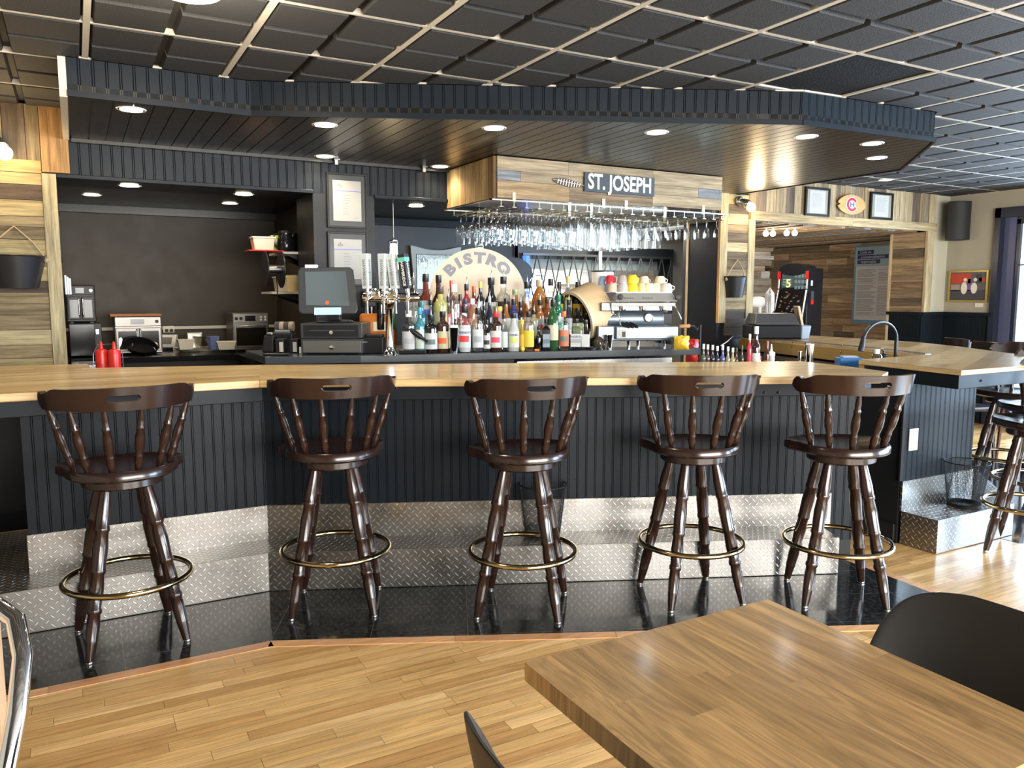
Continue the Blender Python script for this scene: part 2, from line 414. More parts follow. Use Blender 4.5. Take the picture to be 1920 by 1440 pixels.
# ---- ceiling: scored tiles in a grid of pale bars
m = M(); bars = M(); rough_tile = M(); gu, gv, gs = .10, 2.49, .611
canopy = [(.02, 4.26), (.84, 4.28), (3.475, 3.07), (4.55, 3.02), (5.35, 3.80), (5.35, 5.45), (.02, 5.45)]
m.box(-3.5, -3.7, ZC+.022, 9.2, 5.75, ZC+.06)
for i in range(-6, 15):
    for j in range(-7, 6):
        x0, y0 = gu+i*gs, gv+j*gs
        if y0 > 5.2: continue
        if (i, j) == (5, 0):
            rough_tile.box(x0+.012, y0+.012, ZC+.004, x0+gs-.012, y0+gs-.012, ZC+.02); continue
        for a in (0, 1):
            for b in (0, 1):
                px0, py0 = x0+.017+a*(gs/2-.005), y0+.015+b*(gs/2-.003); e = gs/2-.029
                q = .009
                m.prism([(px0, py0), (px0+e, py0), (px0+e, py0+e), (px0, py0+e)], ZC+.022, ZC-.006,
                        top=[(px0+q, py0+q), (px0+e-q, py0+q), (px0+e-q, py0+e-q), (px0+q, py0+e-q)])
struct(m.build('ceiling', TILE)); struct(rough_tile.build('ceiling', TILER))
for i in range(-6, 16): bars.box(gu+i*gs-.013, -1.5, ZC-.004, gu+i*gs+.013, 5.44, ZC+.022)
for j in range(-7, 6): bars.box(-3.5, gv+j*gs-.008, ZC-.0035, 9.1, gv+j*gs+.008, ZC+.021)
struct(bars.build('trim_2', TBAR))

# ---- canopy over the bar
m = M(); pit = .09; x = .03
while x < 5.35:       # planks running towards the back wall, one shallow groove between each pair
    def yfront(x):
        if x < .84: return 4.27
        if x < 3.475: return 4.28-(x-.84)*(1.21/2.635)
        if x < 4.55: return 3.07-(x-3.475)*.0465
        return 3.02+(x-4.55)*.975
    xa, xb = x+.003, min(x+pit-.003, 5.345)
    m.add([(xa, yfront(xa)+.01, ZS), (xb, yfront(xb)+.01, ZS), (xb, 5.45, ZS), (xa, 5.45, ZS), (xa, yfront(xa)+.01, ZS+.03), (xb, yfront(xb)+.01, ZS+.03), (xb, 5.45, ZS+.03), (xa, 5.45, ZS+.03)],
          [(3, 2, 1, 0), (4, 5, 6, 7), (0, 1, 5, 4), (1, 2, 6, 5), (2, 3, 7, 6), (3, 0, 4, 7)])
    x += pit
m.prism([(p[0], p[1]) for p in canopy], ZS+.006, ZS+.05)
struct(m.build('ceiling_soffit', SOFF))
m = M()
for a, b in zip(canopy[:5], canopy[1:6]): bead(m, a, b, ZS, ZC, .058, .004)
struct(m.build('trim_3', PAINT))
m = M()
def lip(m, a, b, w, z0, z1):
    a = Vector(a); b = Vector(b); t = (b-a).normalized(); n = Vector((t.y, -t.x))*w
    m.prism([tuple(a), tuple(b), tuple(b+n), tuple(a+n)], z0, z1)
for a, b in zip(canopy[:5], canopy[1:6]): lip(m, a, b, .014, ZS-.006, ZS+.022)
struct(m.build('trim_4', PAINT))
m = M()
for a, b in zip(canopy[:5], canopy[1:6]): lip(m, a, b, .012, ZC-.006, ZC+.002)
m.box(-.012, 4.26, ZS-.01, .02, 5.42, ZC)          # pale end board on the left
struct(m.build('trim_5', TBAR))
m = M(); m.box(.03, 5.40, ZS-.02, 2.47, 5.45, ZS)     # small cove under the soffit
struct(m.build('trim_6', SOFF))

# ---- street front behind the camera, left wall, near part of the right wall
m = M(); m.box(-3.6, -3.7, 0, 9.2, -3.6, .55); m.box(-3.6, -3.7, 2.35, 9.2, -3.6, 2.55); m.box(-3.6, -3.7, .55, -.1, -3.6, 2.35); m.box(6.1, -3.7, .55, 9.2, -3.6, 2.35)
for x in (1.4, 2.95, 4.5): m.box(x-.05, -3.7, .55, x+.05, -3.6, 2.35)
struct(m.build('wall_front', BEIGE))
m = M(); m.box(-3.6, -3.6, 0, -3.5, 5.5, 2.55); struct(m.build('wall_left', BEIGE))
m = M(); m.box(8.57, -3.6, 0, 8.7, -3.2, 2.55); m.box(8.57, .8, 0, 8.7, 1.1, 2.55); m.box(8.57, -3.6, 0, 8.7, 1.1, .5); m.box(8.57, -3.6, 2.3, 8.7, 1.1, 2.55); struct(m.build('wall_right', BEIGE))
m = M().box(-.1, -3.652, .55, 6.1, -3.648, 2.35); struct(m.build('window_3', PANE))
# ---- back wall line (y = 5.45)
YB = 5.45
m = M()
m.box(-3.5, YB, 0, -.06, YB+.12, ZC)
m.box(1.456, YB, 0, 1.893, YB+.45, ZS)
m.box(5.158, YB, 0, 5.58, YB+.42, ZC)
m.box(-.06, YB+.002, 2.13, 5.16, YB+.45, ZC)
m.box(5.58, YB+.002, 2.10, 8.30, YB+.12, ZC)
struct(m.build('wall_back', PAINTB))
m = M(); bead(m, (.016, YB-.004), (5.158, YB-.004), 2.09, ZS, .058, .004)
m.box(-.06, YB+.001, 2.088, 5.158, YB+.44, 2.13)
struct(m.build('wall_back', PAINT))
m = M(); m.box(-.06, YB-.022, 2.082, 1.46, YB, 2.106); m.box(1.89, YB-.022, 2.076, 5.158, YB, 2.10); struct(m.build('trim_7', PAINT, bevel=.003))
m = M(); m.box(-3.5, YB-.016, 0, -.06, YB, .11); m.box(-3.5, YB-.022, 0, -.06, YB, .02); struct(m.build('baseboard_left', PAINT))
# pallet wood, left
m = M(); boards_v(m, -1.6, -.13, YB, 2.17, ZC, .07, .13, PALLET_L); m.box(-.128, YB-.034, 2.108, .014, YB-.001, ZC, (.22, .13, .055, .3))
struct(m.build('wall_left', PALY))
m = M(); m.box(-1.6, YB-.028, 2.10, -.132, YB, 2.17, (0.245, 0.161, 0.073, 0.7)); struct(m.build('trim_8', PALX))
m = M(); m.box(-.133, YB-.030, .95, -.06, YB, 2.10, (0.288, 0.245, 0.145, 0.2)); struct(m.build('trim_9', PALY))
m = M(); boards_h(m, -1.6, -.134, YB, .95, 2.10, .06, .095, PALLET_L, .6, 1.6); struct(m.build('wall_left', PALX))
# pillar with bucket
m = M(); boards_h(m, 5.235, 5.50, YB, 1.02, 2.31, .06, .10, PALLET_L, .4, 1.0); struct(m.build('wall_pillar', PALX))
m = M(); m.box(5.16, YB-.03, 1.14, 5.238, YB, 2.31, (0.274, 0.224, 0.125, 0.4)); m.box(5.498, YB-.03, 1.18, 5.582, YB, 2.09, (0.302, 0.245, 0.139, 0.8))
m.box(5.15, YB-.03, 1.14, 5.16, YB, 2.31, (.52, .30, .12, .1)); struct(m.build('trim_10', PALY))
# far header with vertical boards, beam and post
m = M(); boards_v(m, 5.50, 8.16, YB, 2.17, ZC, .05, .13, PALLET+[(.28, .22, .13)]*3); struct(m.build('wall_header', PALY))
m = M(); m.box(5.52, YB-.032, 2.085, 6.93, YB, 2.17, (0.302, 0.231, 0.125, 0.5)); m.box(6.932, YB-.032, 2.085, 8.31, YB, 2.17, (0.331, 0.259, 0.145, 0.2)); struct(m.build('trim_11', PALX))
m = M(); m.box(8.17, YB-.028, 1.20, 8.285, YB, ZC, (0.346, 0.280, 0.165, 0.6)); struct(m.build('trim_12', PALY))
# white strip, right wall, wainscot
m = M(); m.box(8.285, YB, 0, 8.70, YB+.12, ZC+.05); struct(m.build('wall_back', CREAM))
XR = 8.57
m = M(); m.box(XR, 4.93, 0, XR+.14, YB, ZC+.05); m.box(XR, -1.5, 2.30, XR+.14, 4.93, ZC+.05); struct(m.build('wall_right', BEIGE))
m = M(); bead(m, (8.17, YB-.006), (XR-.008, YB-.006), 0, 1.17, .041); bead(m, (XR-.008, YB-.006), (XR-.008, 4.93), 0, 1.17, .041)
struct(m.build('wall_right', PAINT))
m = M(); m.box(8.17, YB-.03, 1.17, XR, YB, 1.205); m.box(XR-.035, 4.90, 1.17, XR, YB, 1.205); struct(m.build('trim_13', PAINT))
# doorway / window frame in the right wall
DF = mat('door_frame_paint', (.016, .019, .035), .3)
m = M()
m.box(XR-.03, 4.87, 0, XR+.14, 4.93, 2.30); m.box(XR-.03, 1.2, 2.20, XR+.14, 4.93, 2.30)
m.box(XR+.08, 4.72, 0, XR+.12, 4.76, 2.18); m.box(XR+.08, 1.2, 2.13, XR+.12, 4.76, 2.20)
m.box(XR+.0, 2.9, 0, XR+.08, 3.0, 2.20); m.box(XR+.02, 1.2, 0, XR+.12, 4.76, .16); m.box(XR-.03, 1.1, 0, XR+.10, 1.2, 2.30)
m.box(XR+.09, 1.2, 1.70, XR+.11, 4.72, 1.712)
wf = struct(m.build('window_1', DF))
struct(M().box(XR+.06, 4.76, 0, XR+.14, 4.87, 2.20).build('window_1', mat('jamb_daylit', (.07, .08, .16), .35)))  # blue daylight on the jamb put into its colour, lighter than the frame
m = M().box(XR+.100, 1.2, .16, XR+.104, 4.72, 2.13); struct(m.build('window_pane', PANE, parent=wf))
m = M().box(9.2, -8, -.3, 40, 30, -.05); struct(m.build('ground', mat('snow_ground', (.75, .78, .82), .8, bump=.2, bscale=3)))
# far room behind the header: ceiling of loose boards, side wall with poster
m = M(); x = 5.6
while x < 9.2:
    w = random.uniform(.06, .13); m.box(x, YB+.12, 2.075+random.uniform(0, .02), x+w-.004, 9.5, 2.10, dcol(PALLET_D+[(.20, .19, .18)]*3)); x += w
struct(m.build('ceiling', PALY))
m = M(); m.box(9.2, YB+.4, 0, 9.3, 9.6, 2.3); m.box(8.20, YB+.12, 0, 9.3, YB+.42, 2.3); m.box(5.2, 9.5, 0, 9.3, 9.6, 2.3); struct(m.build('wall_niche', PAINTB))
m = M(); boards_h(m, YB+.42, 9.5, 9.2, 0, 2.08, .07, .11, PALLET_D, .3, .9, axis='y'); struct(m.build('wall_niche', PALX))
m = M(); boards_h(m, YB+.0, YB+.42, 8.2, 1.20, 2.08, .07, .11, PALLET_D+[(.45, .36, .22)], .42, .9, axis='y')
struct(m.build('wall_niche', PALX))
m = M(); m.box(8.17, YB+.40, .0, 8.21, YB+.43, 2.08, (.5, .40, .25, .1)); struct(m.build('trim_14', PALY))
m = M(); bead(m, (8.175, YB+.42), (8.175, YB), 0, 1.17, .041); m.box(8.15, YB, 1.17, 8.2, YB+.42, 1.205); struct(m.build('wall_niche', PAINT))

# ---- kitchen niche (left opening)
m = M(); m.box(-1.5, 7.4, 0, 1.75, 7.5, 2.13); m.box(1.62, YB+.45, 0, 1.75, 7.4, 2.13); m.box(-.20, YB+.12, 0, -.08, 7.4, 2.13)
struct(m.build('wall_kitchen', WALLD))
m = M(); m.box(-.2, YB+.44, 2.12, 1.75, 7.5, 2.16); m.box(-.08, 7.33, 2.06, 1.62, 7.40, 2.12); struct(m.build('ceiling', SOFF))
m = M(); m.box(-.08, 7.385, 1.10, 1.62, 7.40, 1.125); struct(m.build('trim_15', mat('wire_channel', (.55, .52, .44), .5)))

# ---- opening behind the back bar: dark wall, window with folding security grille
XW0, XW1, ZW0, ZW1 = 3.95, 5.90, .75, 1.90
GREYW = mat('grey_wall', (.46, .46, .42), .8); WDARK = mat('blue_black_wall', (.014, .018, .024), .5)
m = M(); m.box(1.75, 7.0, 0, XW0-.05, 7.1, 2.13); struct(m.build('wall_window', WDARK))
m = M(); m.box(XW0-.05, 7.0, ZW1+.0, 6.6, 7.1, 2.4); m.box(XW1, 7.0, 0, 6.6, 7.1, ZW1); m.box(XW0-.05, 7.0, 0, XW1, 7.1, ZW0); struct(m.build('wall_window', GREYW))
m = M(); m.box(1.75, YB+.45, 2.09, 5.3, 7.1, 2.13); m.box(1.89, 6.92, 2.03, 3.9, 7.0, 2.09); struct(m.build('ceiling', PAINT))
m = M(); m.prism([(5.26, 5.87), (5.40, 5.87), (6.66, 7.1), (6.55, 7.1)], 0, 2.3); m.box(5.158, YB+.42, 0, 5.26, 5.93, 2.3); struct(m.build('wall_window', WDARK))
m = M(); m.box(5.15, YB+.40, 0.4, 5.158, YB+.425, 2.1, (.52, .38, .2, .1)); struct(m.build('trim_16', PALY))
fr = mat('window_grey', (.10, .12, .13), .4)
m = M(); t = .05
m.box(XW0-.05, 6.94, ZW1-.14, XW1, 7.03, ZW1); m.box(XW0-.05, 6.96, ZW0, XW0, 7.04, ZW1); m.box(XW1-.18, 6.98, ZW0, XW1, 7.04, ZW1)
m.box(XW0, 6.98, ZW0, XW1, 7.04, ZW0+.05)
struct(m.build('window_2', mat('window_dark', (.02, .024, .028), .4)))
m = M(); m.box(4.83, 6.99, ZW0, 4.98, 7.05, ZW1-.14); m.box(XW0, 7.0, 1.66, XW1, 7.05, 1.76); m.box(XW0+.02, 7.0, ZW0, XW0+.06, 7.05, 1.76)
w2 = struct(m.build('window_2', mat('window_bluegrey', (.26, .32, .34), .4)))
m = M().box(XW0, 7.06, ZW0, XW1, 7.064, ZW1); struct(m.build('window_pane', PANE, parent=w2))
# outside that window: timber deck roof and a bright wall of the yard
m = M(); YD = [(.60, .56, .48), (.75, .72, .66), (.50, .44, .36), (.82, .80, .76), (.62, .50, .38)]
z = .3
while z < 2.6:
    h = random.uniform(.05, .12); x = 3.0
    while x < 9:
        l = random.uniform(.3, .9); m.box(x, 8.6-random.uniform(0, .1), z, x+l-.004, 8.75, z+h-.004, dcol(YD, .2)); x += l
    z += h
ext = m.build('yard_fence', PALX); tag(ext, 'pale weathered boards outside, seen through the barred window', 'fence')
area('yard_daylight', (5.2, 7.4, 3.1), (R(35), 0, 0), 3.4, 1.2, 260, (.95, .97, 1))
area('back_room_fill', (4.9, 6.45, 2.06), (0, 0, 0), .5, .5, 14, (1, .93, .82))  # added fill light without a fixture, brightens the grey wall around the window
# ================================================================== THE BAR
BW = [(.60, .40, .16), (.52, .33, .125), (.66, .46, .20), (.56, .37, .145), (.46, .28, .105)]
def plank_top(m, poly, z0, z1, ang, w=.075, pal=BW):
    """a slab with its outline poly, top laid with boards running at angle ang"""
    m.prism(poly, z0, z1-.0006, (.55, .38, .18, .5))
    bm = bmesh.new(); vs = [bm.verts.new((p[0], p[1], z1)) for p in poly]; bm.faces.new(vs)
    t = Vector((math.cos(ang), math.sin(ang), 0)); n = Vector((-t.y, t.x, 0))
    ds = [Vector((p[0], p[1], 0)).dot(n) for p in poly]; d = min(ds)+.001
    while d < max(ds):
        bmesh.ops.bisect_plane(bm, geom=bm.verts[:]+bm.edges[:]+bm.faces[:], plane_co=n*d, plane_no=n); d += w
    rows = {}
    bm.faces.ensure_lookup_table()
    for f in list(bm.faces):
        c = f.calc_center_median(); r = int((c.dot(n)-min(ds))/w); ts = [v.co.dot(t) for v in f.verts]
        q = min(ts)+random.uniform(.3, 1.1); g = [f]
        while q < max(ts)-.05:
            geo = set(g)
            for ff in g: geo |= set(ff.verts) | set(ff.edges)
            res = bmesh.ops.bisect_plane(bm, geom=list(geo), plane_co=t*q, plane_no=t)
            g = [x for x in res['geom'] if isinstance(x, bmesh.types.BMFace)]; q += random.uniform(.4, 1.2)
    bm.faces.ensure_lookup_table()
    for f in bm.faces:
        p = [tuple(v.co) for v in f.verts]
        if f.normal.z < 0: p = p[::-1]
        m.add(p, [tuple(range(len(p)))], dcol(pal, .10))
    bm.free()

# worktop: the long stretch and its left wing
poly_l = [(-1.6, 3.57), (.70, 3.60), (.865, 4.38), (.05, 4.62), (.04, 4.90), (-1.6, 5.20)]
poly_m = [(.70, 3.60), (3.28, 2.37), (3.50, 2.49), (3.57, 2.76), (3.62, 3.12), (.865, 4.38)]
bt = thing('worktop', 'long glossy blond wood bar top with an angled left wing, behind the row of stools', 'bar top', (1.4, 3.6, .985))
m = M(); plank_top(m, poly_l, .985, 1.02, 0); m.build('wing_slab', BARTOP, bt, world=True, bevel=.004)
m = M(); plank_top(m, poly_m, .985, 1.02, R(-25.5)); m.build('main_slab', BARTOP, bt, world=True, bevel=.004)
# body of the bar
bb = thing('bar_counter', 'dark navy beadboard front of the long bar, under the blond wood top', 'bar', (1.4, 3.9, 0))
m = M(); o = .235; M0 = mo(o)
bead(m, (-.235, 3.70+o), M0, .10, .92, .046, .0028)
bead(m, M0, mp(2.99, o), .10, .92, .046, .0028)
m.build('bead_panel', PAINT, bb, world=True)
m = M(); m.prism([(-.235, 3.70+o+.005), mo(o+.005), mp(2.99, o+.005), mp(2.99, .62), mo(.62), (-.235, 4.32)], .0, .92)
m.build('carcass', PAINTB, bb, world=True)
m = M(); m.prism([(-1.6, 3.62), mo(-.055+.02), mp(2.80, -.055), mp(2.98, .10), mp(3.0, .30), mo(.35), (-1.6, 4.0)], .915, .985)
m.build('apron', PAINT, bb, world=True, bevel=.003)
for px, py in ((1434, 718), (1434, 736), (1460, 718), (1460, 736), (744, 727)):
    p = atl(px, py, mp(1, -.058), mp(2, -.058)); M().ball(p, .006, 8).build('bolt', DSTEEL, bb, world=True, smooth=40)
# tread plate foot step
fs = thing('foot_step', 'long silver tread plate foot step along the base of the main bar', 'foot step', (1.4, 3.75, 0))
m = M(); m.prism([(-1.8, 3.70), (MO.x, MO.y), mp(2.80, 0), mp(2.80, .225), mo(.225), (-.235, 3.925), (-.235, 4.67), (-1.8, 4.67)], 0.003, .19)
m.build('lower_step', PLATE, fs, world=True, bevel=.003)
m = M(); m.prism([(-.24, 3.92), mo(.22), mp(2.86, .22), mp(2.86, .236), mo(.236), (-.24, 3.936)], .19, .36)
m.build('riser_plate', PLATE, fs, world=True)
for s in (.02, 1.10, 2.0):
    m = M()
    a, b = mp(s-.0008, -.0015), mp(s+.0008, -.0015); c, d = mp(s+.0008, .0), mp(s-.0008, .0); m.prism([a, b, c, d], .003, .19)
    a, b = mp(s-.0008, .2185), mp(s+.0008, .2185); c, d = mp(s+.0008, .22), mp(s-.0008, .22); m.prism([a, b, c, d], .19, .36)
    m.build('seam', DSTEEL, fs, world=True)

# ---- peninsula on the right
PT = [(3.99, 2.42), (5.05, 2.42), (5.37, 2.87), (5.80, 3.54), (6.05, 4.05), (6.15, 5.38), (5.60, 5.40), (5.42, 5.40), (5.02, 3.75), (4.82, 3.18), (4.10, 3.12)]
pt = thing('worktop', 'blond wood counter top of the right-hand bar arm, behind the black tap', 'bar top', (5.0, 3.5, .985))
m = M(); plank_top(m, PT, .982, 1.01, R(25), .09, [(.46, .32, .15), (.52, .37, .19), (.38, .25, .115)]); m.build('slab', BARTOP, pt, world=True, bevel=.004)
m = M(); m.prism([(5.06, 3.72), (5.11, 3.72), (5.50, 5.38), (5.44, 5.38)], 1.008, 1.014); m.prism([(4.85, 3.19), (4.90, 3.18), (5.11, 3.72), (5.06, 3.73)], 1.008, 1.014)
m.build('metal_edge', DSTEEL, pt, world=True)
pf = thing('bar_counter', 'pale-lit navy beadboard front of the right-hand bar arm, with a plain dark end', 'bar', (4.6, 3.0, 0))
m = M(); bead(m, (4.0, 2.73), (4.66, 2.73), .10, .92, .046, .0028); m.build('bead_panel', PAINT, pf, world=True)
m = M(); m.prism([(3.99, 2.735), (4.66, 2.735), (5.35, 3.45), (5.75, 5.40), (5.62, 5.40), (5.12, 3.75), (4.9, 3.35), (3.99, 3.22)], 0, .92)
m.build('carcass', PAINTB, pf, world=True)
m = M(); m.prism([(3.97, 2.74), (3.99, 2.74), (3.99, 3.24), (3.97, 3.24)], 0, .11); m.prism([(3.962, 2.74), (3.99, 2.74), (3.99, 3.24), (3.962, 3.24)], 0, .02)
m.prism([(3.975, 2.72), (4.0, 2.72), (4.0, 2.735), (3.975, 2.735)], .36, .92)
m.build('baseboard', PAINTB, pf, world=True, bevel=.004)
m = M(); m.prism([(4.02, 2.45), (5.03, 2.45), (5.35, 2.90), (5.30, 3.0), (4.95, 2.6), (4.13, 3.06), (4.11, 3.06)], .905, .984)
m.build('apron', PAINT, pf, world=True, bevel=.003)
for px, py in ((1842, 697), (1840, 714)): M().ball(aty(px, py, 2.448), .007, 8).build('bolt', DSTEEL, pf, world=True, smooth=40)
m = M(); OCH = mat('ochre_wood', (.42, .25, .05), .45, bump=.2, bscale=30)
m.prism([(5.40, 5.40), (5.44, 5.40), (5.04, 3.73), (4.86, 3.17), (4.82, 3.19), (5.01, 3.76)], .895, .981)
m.prism([(4.12, 3.10), (4.84, 3.17), (4.83, 3.20), (4.12, 3.13)], .895, .981)
m.build('inner_apron', OCH, pf, world=True)
m = M()
for px, py in ((1372, 633), (1380, 634), (1486, 642), (1510, 643), (1484, 650), (1578, 647), (1577, 660), (1654, 654), (1662, 668)):
    M().ball(atl(px, py, (5.40, 5.40), (5.01, 3.76)) if px < 1600 else atl(px, py, (5.01, 3.76), (4.82, 3.19)), .007, 8).build('bolt', BRASS, pf, world=True, smooth=40)
ps = thing('foot_step', 'short silver tread plate step beside the wall socket, at the right-hand bar arm', 'foot step', (4.5, 2.6, 0))
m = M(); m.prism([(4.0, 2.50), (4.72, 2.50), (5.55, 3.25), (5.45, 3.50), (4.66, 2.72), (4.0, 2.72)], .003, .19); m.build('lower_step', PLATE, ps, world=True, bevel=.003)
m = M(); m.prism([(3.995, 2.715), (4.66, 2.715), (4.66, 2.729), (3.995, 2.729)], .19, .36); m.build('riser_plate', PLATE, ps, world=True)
# wall socket on the peninsula
t = thing('wall_socket', 'white double wall socket on the pale-lit beadboard of the right-hand bar arm', 'socket', (4.08, 2.727, .59))
M().box(-.038, -.006, -.062, .038, 0, .062).build('plate', WHITE, t, bevel=.002)
for z in (-.026, .026):
    q = M().box(-.017, -.008, z-.019, .017, -.005, z+.019).build('outlet', mat('socket_face', (.66, .66, .64), .3), t, bevel=.001)
    for x in (-.007, .005): M().box(x, -.0085, z-.004, x+.002, -.0078, z+.007).build('slot', BLACK, q)
# black tap of the bar sink
t = thing('faucet', 'tall matt black gooseneck tap behind the right-hand bar arm', 'tap', (4.90, 3.42, .90))
b0 = atl(1679, 664, (4.4, 3.30), (5.2, 3.42)); b1 = atl(1616, 640, (4.4, 3.30), (5.2, 3.42))
t.location = (b0.x, b0.y, .90)
pts = []; dx = (b1.x-b0.x); dy = (b1.y-b0.y)
for z in (0, .05, .10, .16, .20): pts.append((0, 0, z))
ztop = atl(1645, 604, (4.4, 3.30), (5.2, 3.42)).z-.90
rr = math.hypot(dx, dy)/2
for k in range(1, 13):
    a = PI*k/12*.93; f = (1-math.cos(a))/2; pts.append((dx*f*.97, dy*f*.97, .20+(ztop-.20)*math.sin(a)))
M().tube(pts, .0115, 12).build('spout', BLACK, t, smooth=50)
e = Vector(pts[-1]); M().turned(e+Vector((0, 0, .01)), e+Vector((dx*.06, dy*.06, -.085)), [(0, .013), (.25, .014), (.8, .019), (1, .018)], 14).build('spray_head', BLACK, t, smooth=50)
M().lathe([(.028, 0), (.028, .008), (.018, .02), (.018, .05), (.0, .05)], 16).build('base_ring', BLACK, t, smooth=50)

# inner lower shelf behind the bar (bottles and shakers stand on it) and the counter with POS and bottles
us = thing('under_bar_shelf', 'dark low shelf behind the bar, holding syrup bottles and shakers', 'shelf', (4.0, 3.4, 0))
M().prism([(2.6, 3.72), (3.66, 3.20), (4.06, 3.26), (4.85, 3.30), (5.0, 3.8), (5.38, 5.38), (5.17, 5.38), (4.75, 3.95), (3.72, 3.55), (2.75, 4.0)], .86, .88).build('board', BLACK, us, world=True)
M().prism([(2.65, 3.74), (3.68, 3.24), (4.84, 3.34), (5.36, 5.36), (5.2, 5.36), (4.72, 4.0), (3.7, 3.5), (2.8, 3.98)], 0, .86).build('carcass', BLACK, us, world=True)
CP = Vector((1.5, 4.62)); CQ = Vector((3.77, 4.135)); CT = (CQ-CP).normalized(); CN = Vector((-CT.y, CT.x))
cpoly = [(.97, 4.80), (1.5, 4.62), (3.77, 4.135), (4.06, 5.40), (4.9, 5.42), (4.9, 5.85), (2.0, 5.85), (2.0, 5.44), (.975, 5.44)]
bc = thing('back_counter', 'dark grey back bar counter holding the till and the liquor bottles', 'counter', (2.5, 5.0, 0))
CTOP = mat('counter_laminate', (.045, .052, .060), .22)
M().prism([(.97, 4.80), (1.5, 4.62), (3.77, 4.135), (4.05, 5.40), (.975, 5.44)], .985, 1.03).build('worktop', CTOP, bc, world=True, bevel=.002)
def off(p, d): return (p[0]+CN.x*d, p[1]+CN.y*d)
M().prism([(1.02, 4.90), (1.52, 4.72), (2.5, 4.50), (2.5, 5.3), (1.02, 5.4)], 0, .985).build('cabinet', BLACK, bc, world=True)
M().prism([(2.5, 4.46), (3.60, 4.225), (3.85, 5.3), (2.5, 5.3)], 0, .965).build('fridge_body', STEEL, bc, world=True)
for k in range(3):
    m = M()
    a = Vector((2.5, 4.455))+CT*(.03+k*.37); b = a+CT*.34; m.prism([tuple(a), tuple(b), (b.x-CN.x*.02, b.y-CN.y*.02), (a.x-CN.x*.02, a.y-CN.y*.02)], .15, .92)
    m.build('fridge_door', STEEL, bc, world=True, bevel=.003)
# kitchen counter in the niche
kc = thing('kitchen_counter', 'black kitchen counter along the back of the left recess, under the small ovens', 'counter', (.5, 7.0, 0))
M().prism([(-.07, 6.55), (1.60, 6.45), (1.60, 7.38), (-.07, 7.38)], .89, .93).build('worktop', BLACKG, kc, world=True)
M().prism([(-.05, 6.62), (1.58, 6.52), (1.58, 7.36), (-.05, 7.36)], 0, .89).build('cabinet', BLACK, kc, world=True)
kl = thing('side_counter', 'narrow dark counter with a steel sink, by the left pallet-wood wall', 'counter', (.1, 6.0, 0))
M().prism([(-.05, 5.58), (.20, 5.58), (.22, 6.5), (-.05, 6.54)], .88, .92).build('worktop', BLACKG, kl, world=True)
M().prism([(-.04, 5.60), (.18, 5.60), (.19, 6.48), (-.04, 6.52)], 0, .88).build('cabinet', BLACK, kl, world=True)
m = M(); m.box(.0, 5.95, .918, .16, 6.32, .928); m.build('sink_rim', STEEL, kl, world=True, bevel=.003)
kr = thing('side_counter', 'short counter with a brown board edge, beside the till and below the bread shelf', 'counter', (1.3, 6.1, 0))
M().prism([(1.08, 5.48), (1.44, 5.48), (1.44, 5.92), (1.60, 5.94), (1.60, 6.44), (1.10, 6.44)], .89, .93).build('worktop', BLACKG, kr, world=True)
M().prism([(1.10, 5.50), (1.42, 5.50), (1.43, 5.93), (1.58, 5.95), (1.58, 6.43), (1.12, 6.43)], 0, .89).build('cabinet', BLACK, kr, world=True)

# ================================================================== BAR STOOLS
STW = woodmat('stool_wood', .22, .35, 'y', grain=.35, ring=.05)
DK = (.021, .0095, .007, .3); DK2 = (.020, .0088, .0066, .6); DKS = (.018, .010, .008, .2)
SPIN = [(0, .010), (.04, .0115), (.10, .0125), (.17, .016), (.22, .013), (.24, .0145), (.27, .014), (.30, .012), (.42, .017), (.55, .0165), (.66, .012), (.68, .0145), (.71, .0145), (.73, .011), (.84, .012), (.92, .009), (1, .008)]
SPIN = [(t, r*1.12) for t, r in SPIN]
LEGP = [(0, .015), (.05, .018), (.18, .025), (.24, .0235), (.25, .026), (.265, .026), (.275, .022), (.36, .026), (.48, .0235), (.49, .0255), (.505, .0255), (.515, .021), (.60, .0245), (.70, .021), (.71, .0245), (.73, .0245), (.74, .020), (.80, .0225), (.88, .0195), (.883, .0200), (.90, .0190), (1.0, .0135)]
LEGP = [(t, r*1.1) for t, r in LEGP]
SEATO = []
for k in range(48):
    a = 2*PI*k/48; sx, sy = math.cos(a), math.sin(a)
    if sy <= 0: r = .206; x, y = r*sx, r*sy
    else:
        e_ = max(0, math.sin(min(1, sy/.75)*PI)); x = math.copysign(abs(sx)**.62, sx)*(.206+.038*e_) if abs(sx) > .02 else 0; y = .195*sy**.8
        x = x*(1-.0*sy)
    SEATO.append((x, y))
